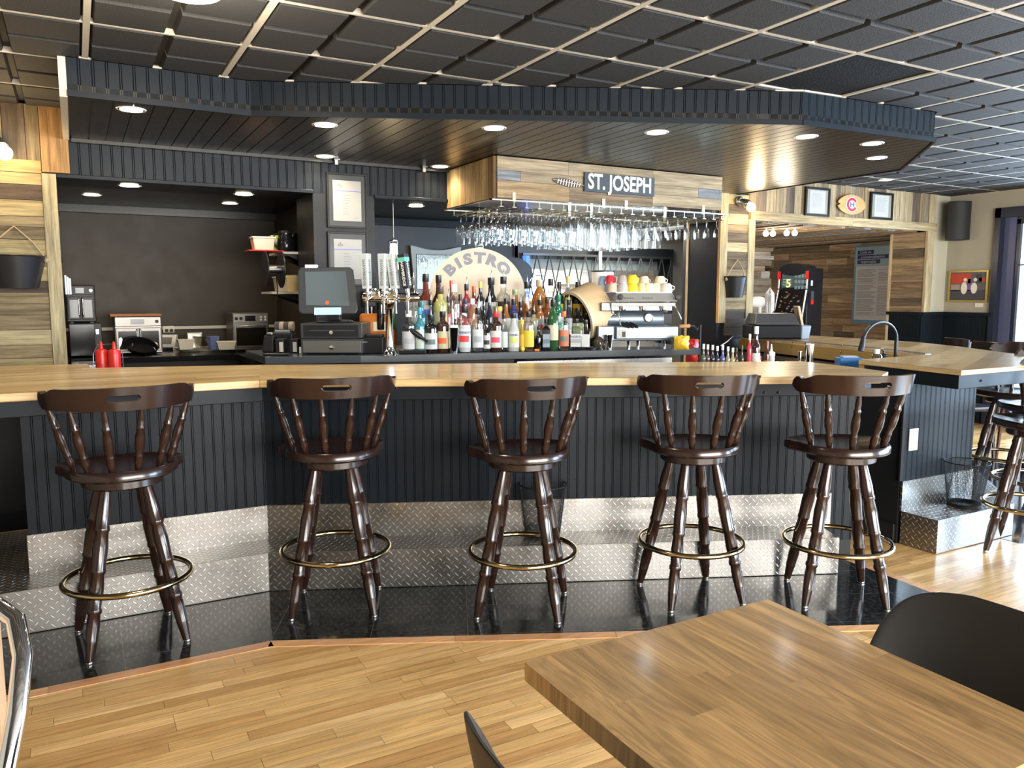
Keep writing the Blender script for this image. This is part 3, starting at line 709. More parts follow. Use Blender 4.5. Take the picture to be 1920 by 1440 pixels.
def make_stool():
    t = thing('bar_stool', '', 'stool')
    m = M()
    for a in (45, 135, 225, 315): pass
    for k in range(4):
        a = R(45+90*k); m = M()
        m.turned((.10*math.cos(a), .10*math.sin(a), .662), (.247*math.cos(a), .247*math.sin(a), .012), LEGP, 14, DK)
        lg = m.build('leg', STW, t, smooth=60)
        M().lathe([(.013, 0), (.014, .006), (.013, .012)], 12, (.2495*math.cos(a), .2495*math.sin(a), 0)).build('glide', STEEL, lg, smooth=50)
    m = M(); m.tube([(.236*math.cos(2*PI*k/48), .236*math.sin(2*PI*k/48), .262) for k in range(48)], .012, 10, closed=True)
    rg = m.build('foot_ring', BRASS, t, smooth=60)
    for k in range(4):
        a = R(45+90*k); M().turned((.195*math.cos(a), .195*math.sin(a), .262), (.247*math.cos(a), .247*math.sin(a), .262), [(0, .004), (.8, .004), (.82, .008), (1, .004)], 8).build('ring_bolt', BRASS, rg, smooth=50)
    M().lathe([(0, .644), (.140, .644), (.150, .652), (.150, .686), (.0, .688)], 40, col=DKS).build('swivel', STW, t, smooth=40)
    m = M(); n = 48                     # dished seat
    lv = [(0.93, .686), (1.0, .696), (1.0, .722), (.965, .730), (.88, .726), (.6, .719), (.3, .716)]
    vs = [(x*s_, y*s_, z) for s_, z in lv for x, y in SEATO]; fs_ = []
    for i in range(len(lv)-1):
        for k in range(n): fs_.append((i*n+k, i*n+(k+1) % n, (i+1)*n+(k+1) % n, (i+1)*n+k))
    fs_.append(tuple(range(n-1, -1, -1))); fs_.append(tuple((len(lv)-1)*n+k for k in range(n)))
    m.add(vs, fs_, DK); m.build('seat', STW, t, smooth=50)
    for k in range(6):
        f = (k-2.5)/2.5; a0 = -PI/2+f*R(74); a1 = -PI/2+f*R(72)
        M().turned((.175*math.cos(a0), .175*math.sin(a0), .722), (.255*math.cos(a1), .245*math.sin(a1)-.005, .978), SPIN, 10, DK2).build('spindle', STW, t, smooth=60)
    # crest rail with a hand slot
    m = M(); N = 60; A = R(80)
    def topz(f):
        g = abs(f)
        z = 1.058-.006*g*g
        if g > .66: z -= .020*math.sin(min(1, (g-.66)/.18)*PI/2)
        if g > .84: z += .010*math.sin(min(1, (g-.84)/.10)*PI)
        if g > .93: z -= .030*((g-.93)/.07)**2
        return z
    def botz(f):
        g = abs(f); z = .972+.002*g
        if g > .90: z += .028*((g-.90)/.10)**2
        return z
    cols = []
    for i in range(N+1):
        f = -1+2*i/N; a = -PI/2+f*A; cols.append((f, a))
    def P(a, z, outer):
        r = .252+(z-.97)*.18+(.0115 if outer else -.0115)
        return (r*math.cos(a)*1.03, r*math.sin(a)-.005, z)
    def slot(f):
        if abs(f) >= .160: return None
        h = .0125 if abs(f) < .115 else .0125*math.sqrt(max(0, 1-((abs(f)-.115)/.045)**2)); return (1.018-h, 1.018+h)
    def band(lo, hi):
        vs = []; 
        for (f, a) in cols_:
            z0, z1 = lo(f), hi(f)
            vs += [P(a, z0, 1), P(a, z1, 1), P(a, z1, 0), P(a, z0, 0)]
        fs_ = []
        for i in range(len(cols_)-1):
            b = i*4; c = b+4
            fs_ += [(b, c, c+1, b+1), (b+1, c+1, c+2, b+2), (b+2, c+2, c+3, b+3), (b+3, c+3, c, b)]
        return vs, fs_
    sl = [-.16+.32*i/18 for i in range(19)]
    cols_ = [(f, -PI/2+f*A) for f in sl]
    m.add(*band(botz, lambda f: 1.018-(1.018-slot(f)[0]) if abs(f) < .1599 else 1.018), DK2)
    m.add(*band(lambda f: slot(f)[1] if abs(f) < .1599 else 1.018, topz), DK2)
    for sg in (-1, 1):
        fl = [sg*(.16+.84*i/26) for i in range(27)]
        if sg < 0: fl = fl[::-1]
        cols_ = [(f, -PI/2+f*A) for f in fl]; vs, fs_ = band(botz, topz); k = len(vs)-4
        if sg > 0: fs_.append((k, k+3, k+2, k+1)[::-1])
        else: fs_.append((0, 3, 2, 1))
        m.add(vs, fs_, DK2)
    m.build('crest_rail', STW, t, smooth=45)
    return t
stool0 = make_stool()
# (centre, leg yaw, back direction measured from -Y)
def legyaw(f): return math.atan2(f[1], f[0])-PI/4
ST = [((.129, 3.463), R(-10), 'leftmost of the five along the bar'),
      ((.970, 3.401), R(-24), 'second from the left along the bar'),
      ((1.693, 2.969), R(-18), 'middle of the five, before the mesh bin'),
      ((2.445, 2.708), R(-13), 'fourth of the five, below the coffee machine'),
      ((3.034, 2.376), R(-2), 'rightmost of the five along the main bar')]
feet = [[(-.037, 3.276), (-.059, 3.607), (.323, 3.304), (.290, 3.666)], [(.738, 3.302), (.876, 3.631), (1.062, 3.174), (1.205, 3.497)],
        [(1.450, 2.947), (1.643, 3.208), (1.732, 2.728), (1.948, 2.994)], [(2.321, 2.928), (2.232, 2.588), (2.654, 2.827), (2.573, 2.489)],
        [(3.0, 2.628), (2.790, 2.327), (3.276, 2.417), (3.072, 2.131)]]
import cmath
for i, (c, br, lab) in enumerate(ST):
    z = sum(cmath.exp(4j*math.atan2(f[1]-c[1], f[0]-c[0])) for f in feet[i]); ly = cmath.phase(z)/4-PI/4   # leg yaw from the feet
    s = stool0 if i == 0 else dup(stool0)
    s.location = (c[0], c[1], .002); 
    # legs and ring turn with the feet, the swivelling upper part with the sitter
    los = math.atan2(c[0], c[1]); back = -los+[R(3), R(4), R(16), R(13), R(29)][i]
    s.rotation_euler = (0, 0, back)
    for ch in s.children:
        if ch.name.startswith(('leg', 'foot_ring')): ch.rotation_euler = (0, 0, ly-back)
    s['label'] = 'dark turned-wood captain stool, '+lab; s['category'] = 'stool'; s['group'] = 'captain stools along the bar'
for (x, y, rz, lab) in ((4.50, 2.29, R(62), 'captain stool cut by the right edge, in front of the short tread plate step'),
                        (5.72, 3.12, R(70), 'captain bar stool with a whitish sheen, behind the right-hand bar arm'),
                        (5.16, 2.62, R(75), 'captain bar stool, only its seat edge showing at the right edge')):
    s = dup(stool0, (x, y, .002), rz, lab, 'captain stools around the right-hand bar arm')
    for ch in s.children:
        if ch.name.startswith(('leg', 'foot_ring')): ch.rotation_euler = (0, 0, -rz+R(20))

# ================================================================== FOREGROUND
t = thing('dining_table', 'square oak table top in the right foreground', 'table', (.98, .87, 0))
m = M(); x = -.305; TW = [(.42, .25, .095), (.45, .27, .105), (.39, .23, .085), (.43, .255, .10)]
while x < .304:
    w = min(random.uniform(.045, .085), .305-x)
    if .305-x-w < .02: w = .305-x
    y = -.305; c = 0
    while y < .304:
        l = min(random.uniform(.3, .7), .305-y)
        if .305-y-l < .1: l = .305-y
        m.box(x, y, -.035, x+w, y+l, 0, dcol(TW, .08)); y += l
    x += w
m.T = Matrix.Identity(4); tt = m.build('table_top', TABLEM, t); tt.location = (0, 0, .74)
M().lathe([(.028, .015), (.028, .70), (.12, .702), (.12, .705), (0, .705)], 20).build('pedestal', BLACK, t, smooth=40)
M().lathe([(0, 0), (.22, 0), (.225, .008), (.10, .02), (.03, .03), (0, .03)], 32).build('foot_plate', BLACK, t, smooth=40)

def shell_chair(label, loc, rz):
    t = thing('shell_chair', label, 'chair', loc, rz, 'black moulded chairs at the oak table')
    # moulded bucket: rows from seat front, over the seat, up the back
    prof = [(.21, .44, .20), (.14, .425, .215), (.0, .42, .225), (-.12, .43, .228), (-.185, .475, .228), (-.215, .55, .226), (-.235, .63, .224), (-.25, .70, .220), (-.258, .75, .205), (-.261, .78, .178), (-.263, .798, .135), (-.264, .806, .07)]
    nx = 20; vs = []; fs_ = []
    for i, (y, z, hw) in enumerate(prof):
        for k in range(nx+1):
            u = -1+2*k/nx; x = hw*u; e = (abs(x)/.225)**2.6
            zz, yy = z, y
            if i <= 3: zz = z+.10*e*(1 if i > 0 else .4)
            else: yy = y+.12*e*max(.45, 1-(i-4)*.12); zz = z+.04*e*(1 if i < 6 else .0)
            vs.append((x, yy, zz))
    for i in range(len(prof)-1):
        for k in range(nx): a = i*(nx+1)+k; fs_.append((a, a+nx+1, a+nx+2, a+1))
    m = M(); m.add(vs, fs_); o = m.build('shell', mat('shell_black', (.020, .019, .018), .45), t, smooth=180)
    sm = o.modifiers.new('thick', 'SOLIDIFY'); sm.thickness = .007; sm.offset = 0
    sm = o.modifiers.new('sub', 'SUBSURF'); sm.levels = 2; sm.render_levels = 2
    for sx in (-1, 1):
        for sy in (-1, 1): M().turned((sx*.10, sy*.10, .415), (sx*.21, sy*.20, 0), [(0, .012), (1, .009)], 10).build('leg', mat('beech', (.50, .34, .18), .4), t, smooth=60)
    return t
shell_chair('black moulded shell chair at the far right side of the oak table', (1.222, .765, .018), R(92))
shell_chair('black moulded shell chair whose rim edge rises left of the oak table', (.705, .83, 0), R(-92))
# chrome chair at the lower left
t = thing('chrome_chair', 'chrome tube chair cut by the lower left edge of the photo', 'chair', (-.27, 1.27, 0))
M().tube([(.02, .0, .0), (.06, .06, .3), (.11, .12, .55), (.150, .185, .72), (.160, .235, .795), (.150, .285, .842), (.12, .32, .862), (.06, .33, .862), (-.06, .33, .855), (-.2, .33, .85)], .0155, 16).build('frame', CHROME, t, smooth=60)
M().tube([(.15, .02, .0), (.165, -.06, .35), (.172, -.16, .70), (.165, -.20, .80)], .011, 12).build('arm_tube', CHROME, t, smooth=60)
M().box(-.25, .30, .50, .125, .325, .84).build('back_pad', mat('tan_vinyl', (.45, .30, .18), .5), t, bevel=.01)
M().box(-.28, -.15, .43, .12, .28, .47).build('seat_pad', mat('tan_vinyl', (.45, .30, .18), .5), t, bevel=.01)

# ---- mesh waste bins
def bin_(label, loc):
    t = thing('waste_bin', label, 'bin', loc, 0, 'black mesh bins on the foot steps')
    m = M(); n = 84; nz = 34
    def rad(z): return .088+.029*z/.255
    for k in range(n):
        a = 2*PI*k/n; m.tube([(rad(.0)*math.cos(a), rad(0)*math.sin(a), .012), (rad(.255)*math.cos(a), rad(.255)*math.sin(a), .255)], .0011, 3)
    for j in range(nz):
        z = .02+j*.235/nz; m.tube([(rad(z)*math.cos(2*PI*k/32), rad(z)*math.sin(2*PI*k/32), z) for k in range(32)], .0011, 3, closed=True)
    m.build('mesh_wall', BLACK, t)
    M().tube([(.119*math.cos(2*PI*k/40), .119*math.sin(2*PI*k/40), .257) for k in range(40)], .0035, 8, closed=True).build('rim', BLACK, t, smooth=60)
    M().lathe([(.0, .002), (.089, .002), (.091, .02), (.088, .022), (.086, .006), (0, .006)], 40).build('base', BLACK, t, smooth=40)
    return t
b = atz(1030, 1000, .19); bin_('black mesh bin on the long foot step, behind the middle stool', (2.02, 3.335, .19))
bin_('see-through black mesh bin on the short step at the right-hand bar arm', (4.42, 2.615, .19))
ORD = ['first', 'second', 'third', 'fourth', 'fifth', 'sixth', 'seventh', 'eighth', 'ninth', 'tenth', 'eleventh', 'twelfth', '13th', '14th', '15th', '16th', '17th', '18th', '19th', '20th', '21st', '22nd', '23rd', '24th', '25th']
# ================================================================== BEHIND THE BAR
def depth(p): return p.x*_s+p.y*_c
def pxt(name, label, cat, px, py, z, group=None, rz=-YAW):
    """a thing whose front base centre shows at px, py and stands at height z; k = metres per pixel there"""
    p = atz(px, py, z); return thing(name, label, cat, p, rz, group), depth(p)/FPX
def line(d): return off(CP, d), off(CQ, d)
def lt(name, label, cat, px, d, z, group=None, rz=None):
    a, b = line(d); p = atl(px, 600, a, b); return thing(name, label, cat, (p.x, p.y, z), -YAW if rz is None else rz, group), depth(p)/FPX

# ---- wooden box with the place-name sign (part of the building)
X0, X1, YF = 2.474, 4.452, 4.70
CL = dict(pale=(.50, .40, .26), pale2=(.46, .37, .24), warm=(.48, .34, .19), grey=(.30, .32, .34), dark=(.26, .20, .14), brown=(.34, .25, .16))
CL = {k_: (v_[0]*.52, v_[1]*.51, v_[2]*.50) for k_, v_ in CL.items()}
def bd(m, x0, x1, z0, z1, c, t=.018): m.box(x0+.001, YF-t, z0+.001, x1-.001, YF, z1-.001, (*CL[c], random.random()))
m = M()
for r in ((X0, 3.03, 2.215, 2.305, 'pale'), (3.03, 3.77, 2.215, 2.305, 'pale2'), (3.77, X1, 2.205, 2.305, 'pale'), (X0, 2.65, 2.15, 2.215, 'grey'), (2.65, 3.15, 2.15, 2.215, 'pale2'), (3.15, 3.77, 2.10, 2.215, 'dark'),
          (3.77, 4.21, 2.135, 2.205, 'pale2'), (4.21, 4.42, 2.135, 2.205, 'grey'), (4.42, X1, 2.135, 2.205, 'grey'), (X0, 3.04, 2.035, 2.15, 'warm'), (3.04, 3.77, 2.04, 2.10, 'brown'), (3.04, 3.15, 2.10, 2.15, 'brown'), (3.77, X1, 2.05, 2.135, 'pale')):
    bd(m, *r)
struct(m.build('wall_bulkhead', PALX))
m = M(); y = YF
while y < 5.44:
    w = min(.085, 5.45-y); m.box(X0-.018, y+.001, 2.035, X0, y+w-.001, 2.305, dcol([(.30, .20, .09), (.34, .24, .12), (.18, .115, .055), (.26, .17, .08)])); y += w
struct(m.build('wall_bulkhead', PALY))
m = M(); m.box(X0, YF, 2.06, X1, 5.45, 2.30); struct(m.build('wall_bulkhead', mat('bulkhead_sheet', (.30, .31, .32), .25, .8)))
# sign
c = ((aty(1091, 324, YF)+aty(1222, 370, YF))/2)
t = thing('place_name_sign', 'black board with white letters ST. JOSEPH on the wooden box', 'sign', (3.465, YF-.020, 2.182))
M().box(-.310, -.012, -.066, .310, 0, .066).build('board', mat('sign_black', (.018, .022, .026), .5), t, bevel=.002)
textmesh('lettering', 'ST. JOSEPH', .146, mat('sign_cream', (.52, .52, .44), .6), t, Matrix.Translation((0, -.0125, .001)) @ UP, .001, .004, .80)
# feather
t = thing('feather', 'brown barred feather pinned beside the place-name sign', 'feather', (3.03, YF-.022, 2.168))
FB, FW = mat('feather_brown', (.05, .032, .022), .7), mat('feather_white', (.62, .58, .50), .7)
def fh(x): u = (x+.13)/.24; return max(0.0, .030*math.sin(PI*min(1, max(0, u*.92+.05)))**.7)
up_, dn_ = [], []
for k in range(25):
    x = -.13+k*.01; up_.append((x, .012-.10*(x+.13)+fh(x)*.75)); dn_.append((x, .012-.10*(x+.13)-fh(x)))
def slab(pts, y0, y1): n = len(pts); return M().add([(x, y0, z) for x, z in pts]+[(x, y1, z) for x, z in pts], [tuple(range(n)), tuple(range(2*n-1, n-1, -1))]+[(i, n+i, n+(i+1) % n, (i+1) % n) for i in range(n)])
slab(dn_+up_[::-1], -.003, 0).build('dark_vane', FB, t)
for k in range(9):
    x = -.095+k*.022; h = fh(x)
    slab([(x, .012-.10*(x+.13)-h*.9), (x+.007, .012-.10*(x+.13)-h*.9), (x+.016, .012-.10*(x+.13)+h*.55), (x+.009, .012-.10*(x+.13)+h*.55)], -.0042, -.003).build('pale_bar', FW, t)
M().tube([(-.13, -.005, .012), (.0, -.005, 0), (.15, -.005, -.015)], .0015, 6).build('quill', FW, t)
for px, pyt, pyb, lab in ((631, 283, 308, 'left of two small steel brackets where the soffit meets the back wall'), (796, 300, 322, 'right of two small steel brackets, beside a warm downlight')):
    a = aty(px, pyt, 5.36); b = aty(px, pyb, 5.36)
    t = thing('bracket', lab, 'bracket', (a.x, 5.37, b.z), 0, 'steel brackets under the soffit'); M().box(-.011, -.003, 0, .011, .003, ZS-b.z-.001).build('flat_bar', DSTEEL, t); M().box(-.02, -.02, ZS-b.z-.005, .02, .02, ZS-b.z-.001).build('foot_plate', DSTEEL, t)

# ---- glass rack
rk = thing('glass_rack', 'pale brass stemware rack hanging under the wooden box', 'rack', (3.3, 4.9, 1.96))
m = M(); RY = [4.58+k*.14 for k in range(6)]
m.box(2.36, 4.56, 2.002, 4.42, 4.575, 2.010); m.box(2.36, 5.30, 2.002, 4.42, 5.315, 2.010); m.box(2.36, 4.56, 2.002, 2.372, 5.315, 2.010); m.box(4.41, 4.56, 2.002, 4.42, 5.315, 2.010)
BR2 = mat('pale_brass', (.78, .72, .56), .22, 1)
m.build('outer_frame', BR2, rk, world=True)
ci = 0; GX = []
x = 2.44
while x < 4.38:
    GX.append(x); m = M()
    for s_ in (-.017, .017):
        m.box(x+s_-.002, 4.56, 1.962, x+s_+.002, 5.30, 1.966)
    m.box(x-.019, 4.56, 1.962, x+.019, 4.563, 1.966); m.box(x-.002, 4.565, 1.965, x+.002, 4.569, 2.003); m.box(x-.002, 5.29, 1.965, x+.002, 5.294, 2.003)
    m.build('rail', BR2, rk, world=True); x += .096
for (px, v) in ((963, 4.60), (1067, 5.25), (1108, 5.25), (1131, 4.60), (1173, 4.60), (1246, 5.2), (1318, 4.60)):
    p = aty(px, 385, v); M().box(p.x-.012, v-.008, 2.0, p.x+.012, v+.008, 2.062).build('hanger', BR2, rk, world=True)
GLS = thin_glass('stemware', (.97, .98, .98), .04, .02)
def glass_obj(kind):
    nm = {'wine': 'wine_glass', 'straight': 'stemmed_beer_glass', 'small': 'liqueur_glass', 'martini': 'martini_glass'}[kind]
    t = thing(nm, '', 'glass')
    P = {'wine': [(.034, 0), (.034, -.002), (.008, -.006), (.0035, -.014), (.0035, -.060), (.008, -.070), (.030, -.092), (.040, -.125), (.041, -.150), (.036, -.185), (.033, -.215)],
         'straight': [(.032, 0), (.032, -.002), (.008, -.006), (.004, -.014), (.005, -.035), (.018, -.048), (.024, -.080), (.028, -.130), (.031, -.180), (.033, -.228)],
         'small': [(.026, 0), (.026, -.002), (.006, -.005), (.0028, -.012), (.0028, -.055), (.006, -.062), (.017, -.078), (.021, -.100), (.023, -.130)],
         'martini': [(.034, 0), (.034, -.002), (.008, -.005), (.003, -.014), (.003, -.105), (.006, -.112), (.030, -.150), (.056, -.182)]}[kind]
    M().lathe(P[:5], 18, cap=True).build('foot_and_stem', GLS, t, smooth=60)
    M().lathe(P[4:], 22, cap=False).build('bowl', GLS, t, smooth=60)
    return t
prot = {}
GL = {'wine': 'round-bowled wine glass hanging upside down from the brass rack, left part', 'straight': 'tall straight stemmed glass hanging in the middle of the brass rack',
      'small': 'small liqueur glass hanging at the right end of the brass rack', 'martini': 'wide martini glass hanging right of the rack middle'}
for i, x in enumerate(GX):
    kind = 'wine' if i < 7 else 'straight' if i < 12 else 'martini' if i == 13 else 'straight' if i < 15 else 'small'
    for j in range(6):
        if kind == 'martini' and j % 2: continue
        if kind == 'small' and (j > 5 or (i == len(GX)-1 and j > 3)): continue
        y = 4.64+j*(.11 if kind != 'martini' else .10)+random.uniform(-.01, .01)
        if kind not in prot: g = prot[kind] = glass_obj(kind)
        else: g = dup(prot[kind])
        g.location = (x+random.uniform(-.004, .004), y, 1.9685); g.rotation_euler = (0, 0, random.uniform(0, 6)); g['label'] = {'wine': 'round-bowled wine glass', 'straight': 'tall straight stemmed glass', 'small': 'small liqueur glass', 'martini': 'wide martini glass'}[kind]+', '+ORD[j]+' from the front in the '+ORD[i]+' file of the rack'; g['group'] = 'stemware hanging upside down in the rack'

# ---- framed papers
FRB = mat('frame_black', (.007, .0065, .006), .35, spec=.25); MATC = mat('frame_mount_grey', (.028, .030, .030), .3, spec=.3)
def permit(label, x, z, w, h, pw, ph, mount, fw=.014, small=True, yb=YB-.006, head=True, group=None):
    t = thing('picture_frame', label, 'frame', (x, yb, z), 0, group)
    m = M(); m.box(-w/2, -.018, -h/2, -w/2+fw, 0, h/2); m.box(w/2-fw, -.018, -h/2, w/2, 0, h/2); m.box(-w/2+fw, -.018, -h/2, w/2-fw, 0, -h/2+fw); m.box(-w/2+fw, -.018, h/2-fw, w/2-fw, 0, h/2)
    m.build('frame', FRB, t, bevel=.002)
    M().box(-w/2+fw, -.008, -h/2+fw, w/2-fw, -.001, h/2-fw).build('mount', mount, t)
    pp = M().box(-pw/2, -.0095, -ph/2, pw/2, -.008, ph/2).build('paper', PAPER, t)
    m = M(); y = -.0102
    def bar(x0, x1, z0, z1): m.box(x0*pw, y, z0*ph, x1*pw, y+.0004, z1*ph)
    if head:
        M().box(-.5*pw, y, .232*ph, .5*pw, y+.0004, .250*ph).build('blue_rule', mat('rule_blue', (.16, .14, .5), .6), pp)
        bar(-.36, -.18, .33, .345); bar(-.355, -.185, .36, .372); bar(-.30, -.24, .375, .40); bar(-.295, -.255, .41, .43); bar(-.36, -.345, .33, .37); bar(-.195, -.18, .33, .37)
        for k in range(8): bar(-.16, random.uniform(.0, .22), .13-k*.065, .138-k*.065)
        bar(.22, .40, -.42, -.415)
    else:
        for k in range(15): bar(-.38, random.uniform(.15, .38), .36-k*.045, .368-k*.045)
    m.build('printing', INK, pp)
    return t
permit('upper of two black-framed permits on the dark pillar', 1.692, 2.045, .288, .375, .200, .275, MATC, group='permits on the dark pillar')
permit('lower of two black-framed permits on the dark pillar, partly behind the till screen', 1.690, 1.645, .288, .375, .200, .275, MATC, group='permits on the dark pillar')
MB = mat('mount_olive', (.20, .19, .15), .4)
permit('dark-framed paper left of the oval team plaque, above the far room', 6.385, 2.295, .345, .275, .22, .215, MB, .022, yb=YB-.036, head=False, group='papers above the far room')
permit('dark-framed paper right of the oval team plaque, above the far room', 7.345, 2.305, .355, .275, .22, .215, MB, .022, yb=YB-.036, head=False, group='papers above the far room')
# oval wooden plaque with the team crest
t = thing('team_plaque', 'oval wooden plaque with a red C crest between two framed papers', 'plaque', (6.875, YB-.040, 2.295))
T = Matrix.Rotation(R(90), 4, 'X')
m = M(T); n = 40
pl = []
for k in range(n):
    a = 2*PI*k/n; pl.append((.205*math.copysign(abs(math.cos(a))**1.15, math.cos(a)), .098*math.sin(a)*(1-.0*abs(math.cos(a)))))
pl[n//2] = (-.165, 0)
m.prism(pl, 0, .014, (.55, .26, .09, .4)); m.build('board', woodmat('plaque_wood', .3, .4, 'x', grain=.15), t, bevel=.002)
def cshape(r0, r1, a0, a1, z0, z1, sx=1.15):
    m = M(T); N = 28
    for k in range(N):
        a = a0+(a1-a0)*k/N; b = a0+(a1-a0)*(k+1)/N
        m.prism([(r0*math.cos(a)*sx, r0*math.sin(a)), (r1*math.cos(a)*sx, r1*math.sin(a)), (r1*math.cos(b)*sx, r1*math.sin(b)), (r0*math.cos(b)*sx, r0*math.sin(b))], z0, z1)
    return m
RC, WC_, BC_ = mat('crest_red', (.55, .01, .03), .4), mat('crest_white', (.85, .85, .85), .4), mat('crest_blue', (.02, .03, .25), .4)
cshape(.030, .078, R(22), R(338), .014, .0150).build('crest_outline', BC_, t); cshape(.033, .075, R(24), R(336), .0150, .0158).build('crest_white', WC_, t); cshape(.040, .069, R(28), R(332), .0158, .0168).build('crest_letter_c', RC, t)
m = M(T); m.prism([(-.040, -.033), (.046, -.033), (.046, .033), (-.040, .033)], .0158, .0164); m.build('crest_field', WC_, t)
m = M(T); m.prism([(-.030, -.026), (-.014, -.026), (-.014, .026), (-.030, .026)], .0164, .0172); m.prism([(.016, -.026), (.032, -.026), (.032, .026), (.016, .026)], .0164, .0172); m.prism([(-.014, -.006), (.016, -.006), (.016, .006), (-.014, .006)], .0164, .0172)
m.build('crest_letter_h', BC_, t)
# buckets hung on pallet wood
BK = mat('bucket_metal', (.035, .036, .040), .35, .6); RP = mat('rope', (.34, .25, .15), .9, bump=.6, bscale=200)
def bucket(label, px, py0, py1, w, pkx, pky):
    a = aty(px, py0, YB-.03-w*.28); b = aty(px, py1, YB-.03-w*.28); k = aty(pkx, pky, YB-.035)
    t = thing('bucket', label, 'bucket', (a.x, YB-.032, b.z), 0, 'dark buckets hung from rope on pallet wood')
    h = a.z-b.z; m = M(); n = 28; vs = []; fs_ = []
    prof = [(0, .003, .80), (0, 0, .80), (h, 0, 1.0), (h, .006, 1.03)]
    ring = []
    for z, e, s_ in ((0, 0, .70), (h*.5, 0, .85), (h, 0, 1.0), (h-.004, 0, 1.03), (h-.010, 0, 1.0)):
        for q in range(n+1):
            th = PI*q/n; vs.append((-w/2*s_*math.cos(th), -w*.55*s_*math.sin(th), z))
    for i in range(4):
        for q in range(n): fs_.append((i*(n+1)+q, i*(n+1)+q+1, (i+1)*(n+1)+q+1, (i+1)*(n+1)+q))
    fs_.append(tuple(range(n, -1, -1))); m.add(vs, fs_); m.box(-w*.35, -.003, 0, w*.35, 0, h)
    m.build('pail', BK, t, smooth=50)
    kx = k.x-a.x; kz = k.z-b.z
    M().tube([(-w*.5, -w*.1, h-.02), (-w*.30, -.04, h+(kz-h)*.45), (kx, -.006, kz), (w*.30, -.04, h+(kz-h)*.45), (w*.5, -w*.1, h-.02)], .0055, 8).build('rope_handle', RP, t, smooth=60)
    for sg in (-1, 1): M().ball((sg*w*.5, -w*.12, h-.028), .014, 10).build('knot', RP, t, smooth=60)
bucket('dark half bucket hung by a rope on the left pallet-wood wall', 27, 478, 540, .31, 26, 424)
bucket('dark half bucket hung by a rope on the narrow pallet-wood pillar', 1385, 518, 558, .235, 1383, 487)

# ---- kitchen recess
OVS = mat('oven_steel', (.20, .19, .175), .38, .85); OVG = mat('oven_window', (.012, .010, .008), .12, spec=.3); OVB = mat('oven_black', (.010, .0095, .009), .35, spec=.3)
def oven(label, px0, px1, py0, py1, yv, body, knobs, two=False, group=None):
    a = aty(px0, py1, yv); b = aty(px1, py0, yv); w = b.x-a.x; h = b.z-a.z; d = min(.32, 7.36-yv)
    t = thing('toaster_oven', label, 'oven', ((a.x+b.x)/2, yv, a.z), 0, group)
    M().box(-w/2, 0, .012, w/2, d, h).build('housing', body, t, bevel=.006)
    M().box(-w/2+.004, -.008, h*.74, w/2-.004, 0, h*.985).build('control_panel', body, t, bevel=.004)
    M().box(-w*.16, -.0095, h*.79, w*.13, -.008, h*.93).build('display', BLACKG, t)
    for kx in knobs: M(Matrix.Translation((kx*w, -.008, h*.86)) @ Matrix.Rotation(R(90), 4, 'X')).lathe([(0, 0), (h*.045, 0), (h*.04, .014), (0, .014)], 16).build('knob', BLACK if body is OVS else STEEL, t, smooth=40)
    ds = ((-w/2+.008, -.003), (.003, w/2-.008)) if two else ((-w/2+.008, w/2-.008),)
    for n_, (p, q) in enumerate(ds):
        dr = M().box(p, -.012, h*.10, q, 0, h*.70).build('door', body, t, bevel=.004)
        M().box(p+.016, -.014, h*.15, q-.016, -.012, h*.62).build('door_glass', OVG, dr)
        if two:
            hx = q-.010 if n_ == 0 else p+.010; M().tube([(hx, -.012, h*.66), (hx, -.03, h*.64), (hx, -.03, h*.22), (hx, -.012, h*.20)], .005, 8).build('handle', STEEL, dr, smooth=50)
        else: M().tube([(p+.02, -.012, h*.66), (p+.02, -.034, h*.66), (q-.02, -.034, h*.66), (q-.02, -.012, h*.66)], .006, 8).build('handle', STEEL, dr, smooth=50)
    for sx in (-1, 1): M().box(sx*(w/2-.03)-.012, .02, 0, sx*(w/2-.03)+.012, d-.02, .014).build('foot', BLACK, t)
    return t, w, h, d
# microwave below the dark oven
a = aty(131, 654, 6.72); b = aty(190, 606, 6.72); w = b.x-a.x; h = b.z-.93
t = thing('microwave', 'black microwave in the left corner of the kitchen recess', 'microwave', ((a.x+b.x)/2, 6.72, .93))
M().box(-w/2, 0, .008, w/2, .34, h).build('housing', OVB, t, bevel=.004); dr = M().box(-w/2+.004, -.01, .014, w*.28, 0, h-.006).build('door', BLACKG, t, bevel=.002)
M().box(w*.29, -.006, .014, w/2-.004, 0, h-.006).build('control_panel', OVB, t)
M().box(w*.32, -.0075, h*.68, w/2-.02, -.006, h*.82).build('clock_display', emit('clock_glow', (.75, .85, 1), 2.5), t)
mwz = .93+h
t, w, h, d = oven('dark air-fryer oven on top of the black microwave', 126, 177, 533, 605, 6.75, OVB, (.36,), True, 'small ovens in the kitchen recess'); t.location.z = mwz
t, w, h, d = oven('steel double-door oven with a wooden board on top', 217, 302, 588, 662, 6.80, OVS, (.40,), True, 'small ovens in the kitchen recess'); t.location.z = .93
hh = h
tb = thing('cutting_board', 'reddish wooden board lying on the steel double-door oven', 'cutting board', (t.location.x, 6.80, .93+h)); M().box(-w/2-.025, -.02, 0, w/2+.0, .28, .016, (.34, .15, .07, .3)).build('board', PALX, tb, bevel=.003)
t, w, h, d = oven('steel toaster oven with two dark knobs, behind the till', 438, 503, 583, 656, 6.78, OVS, (-.40, -.27), False, 'small ovens in the kitchen recess'); t.location.z = .93
for k in range(4): M().lathe([(0, 0), (.009, 0), (.008, .006), (0, .006)], 10).build('button', WHITE, t, smooth=40)
bi = 0
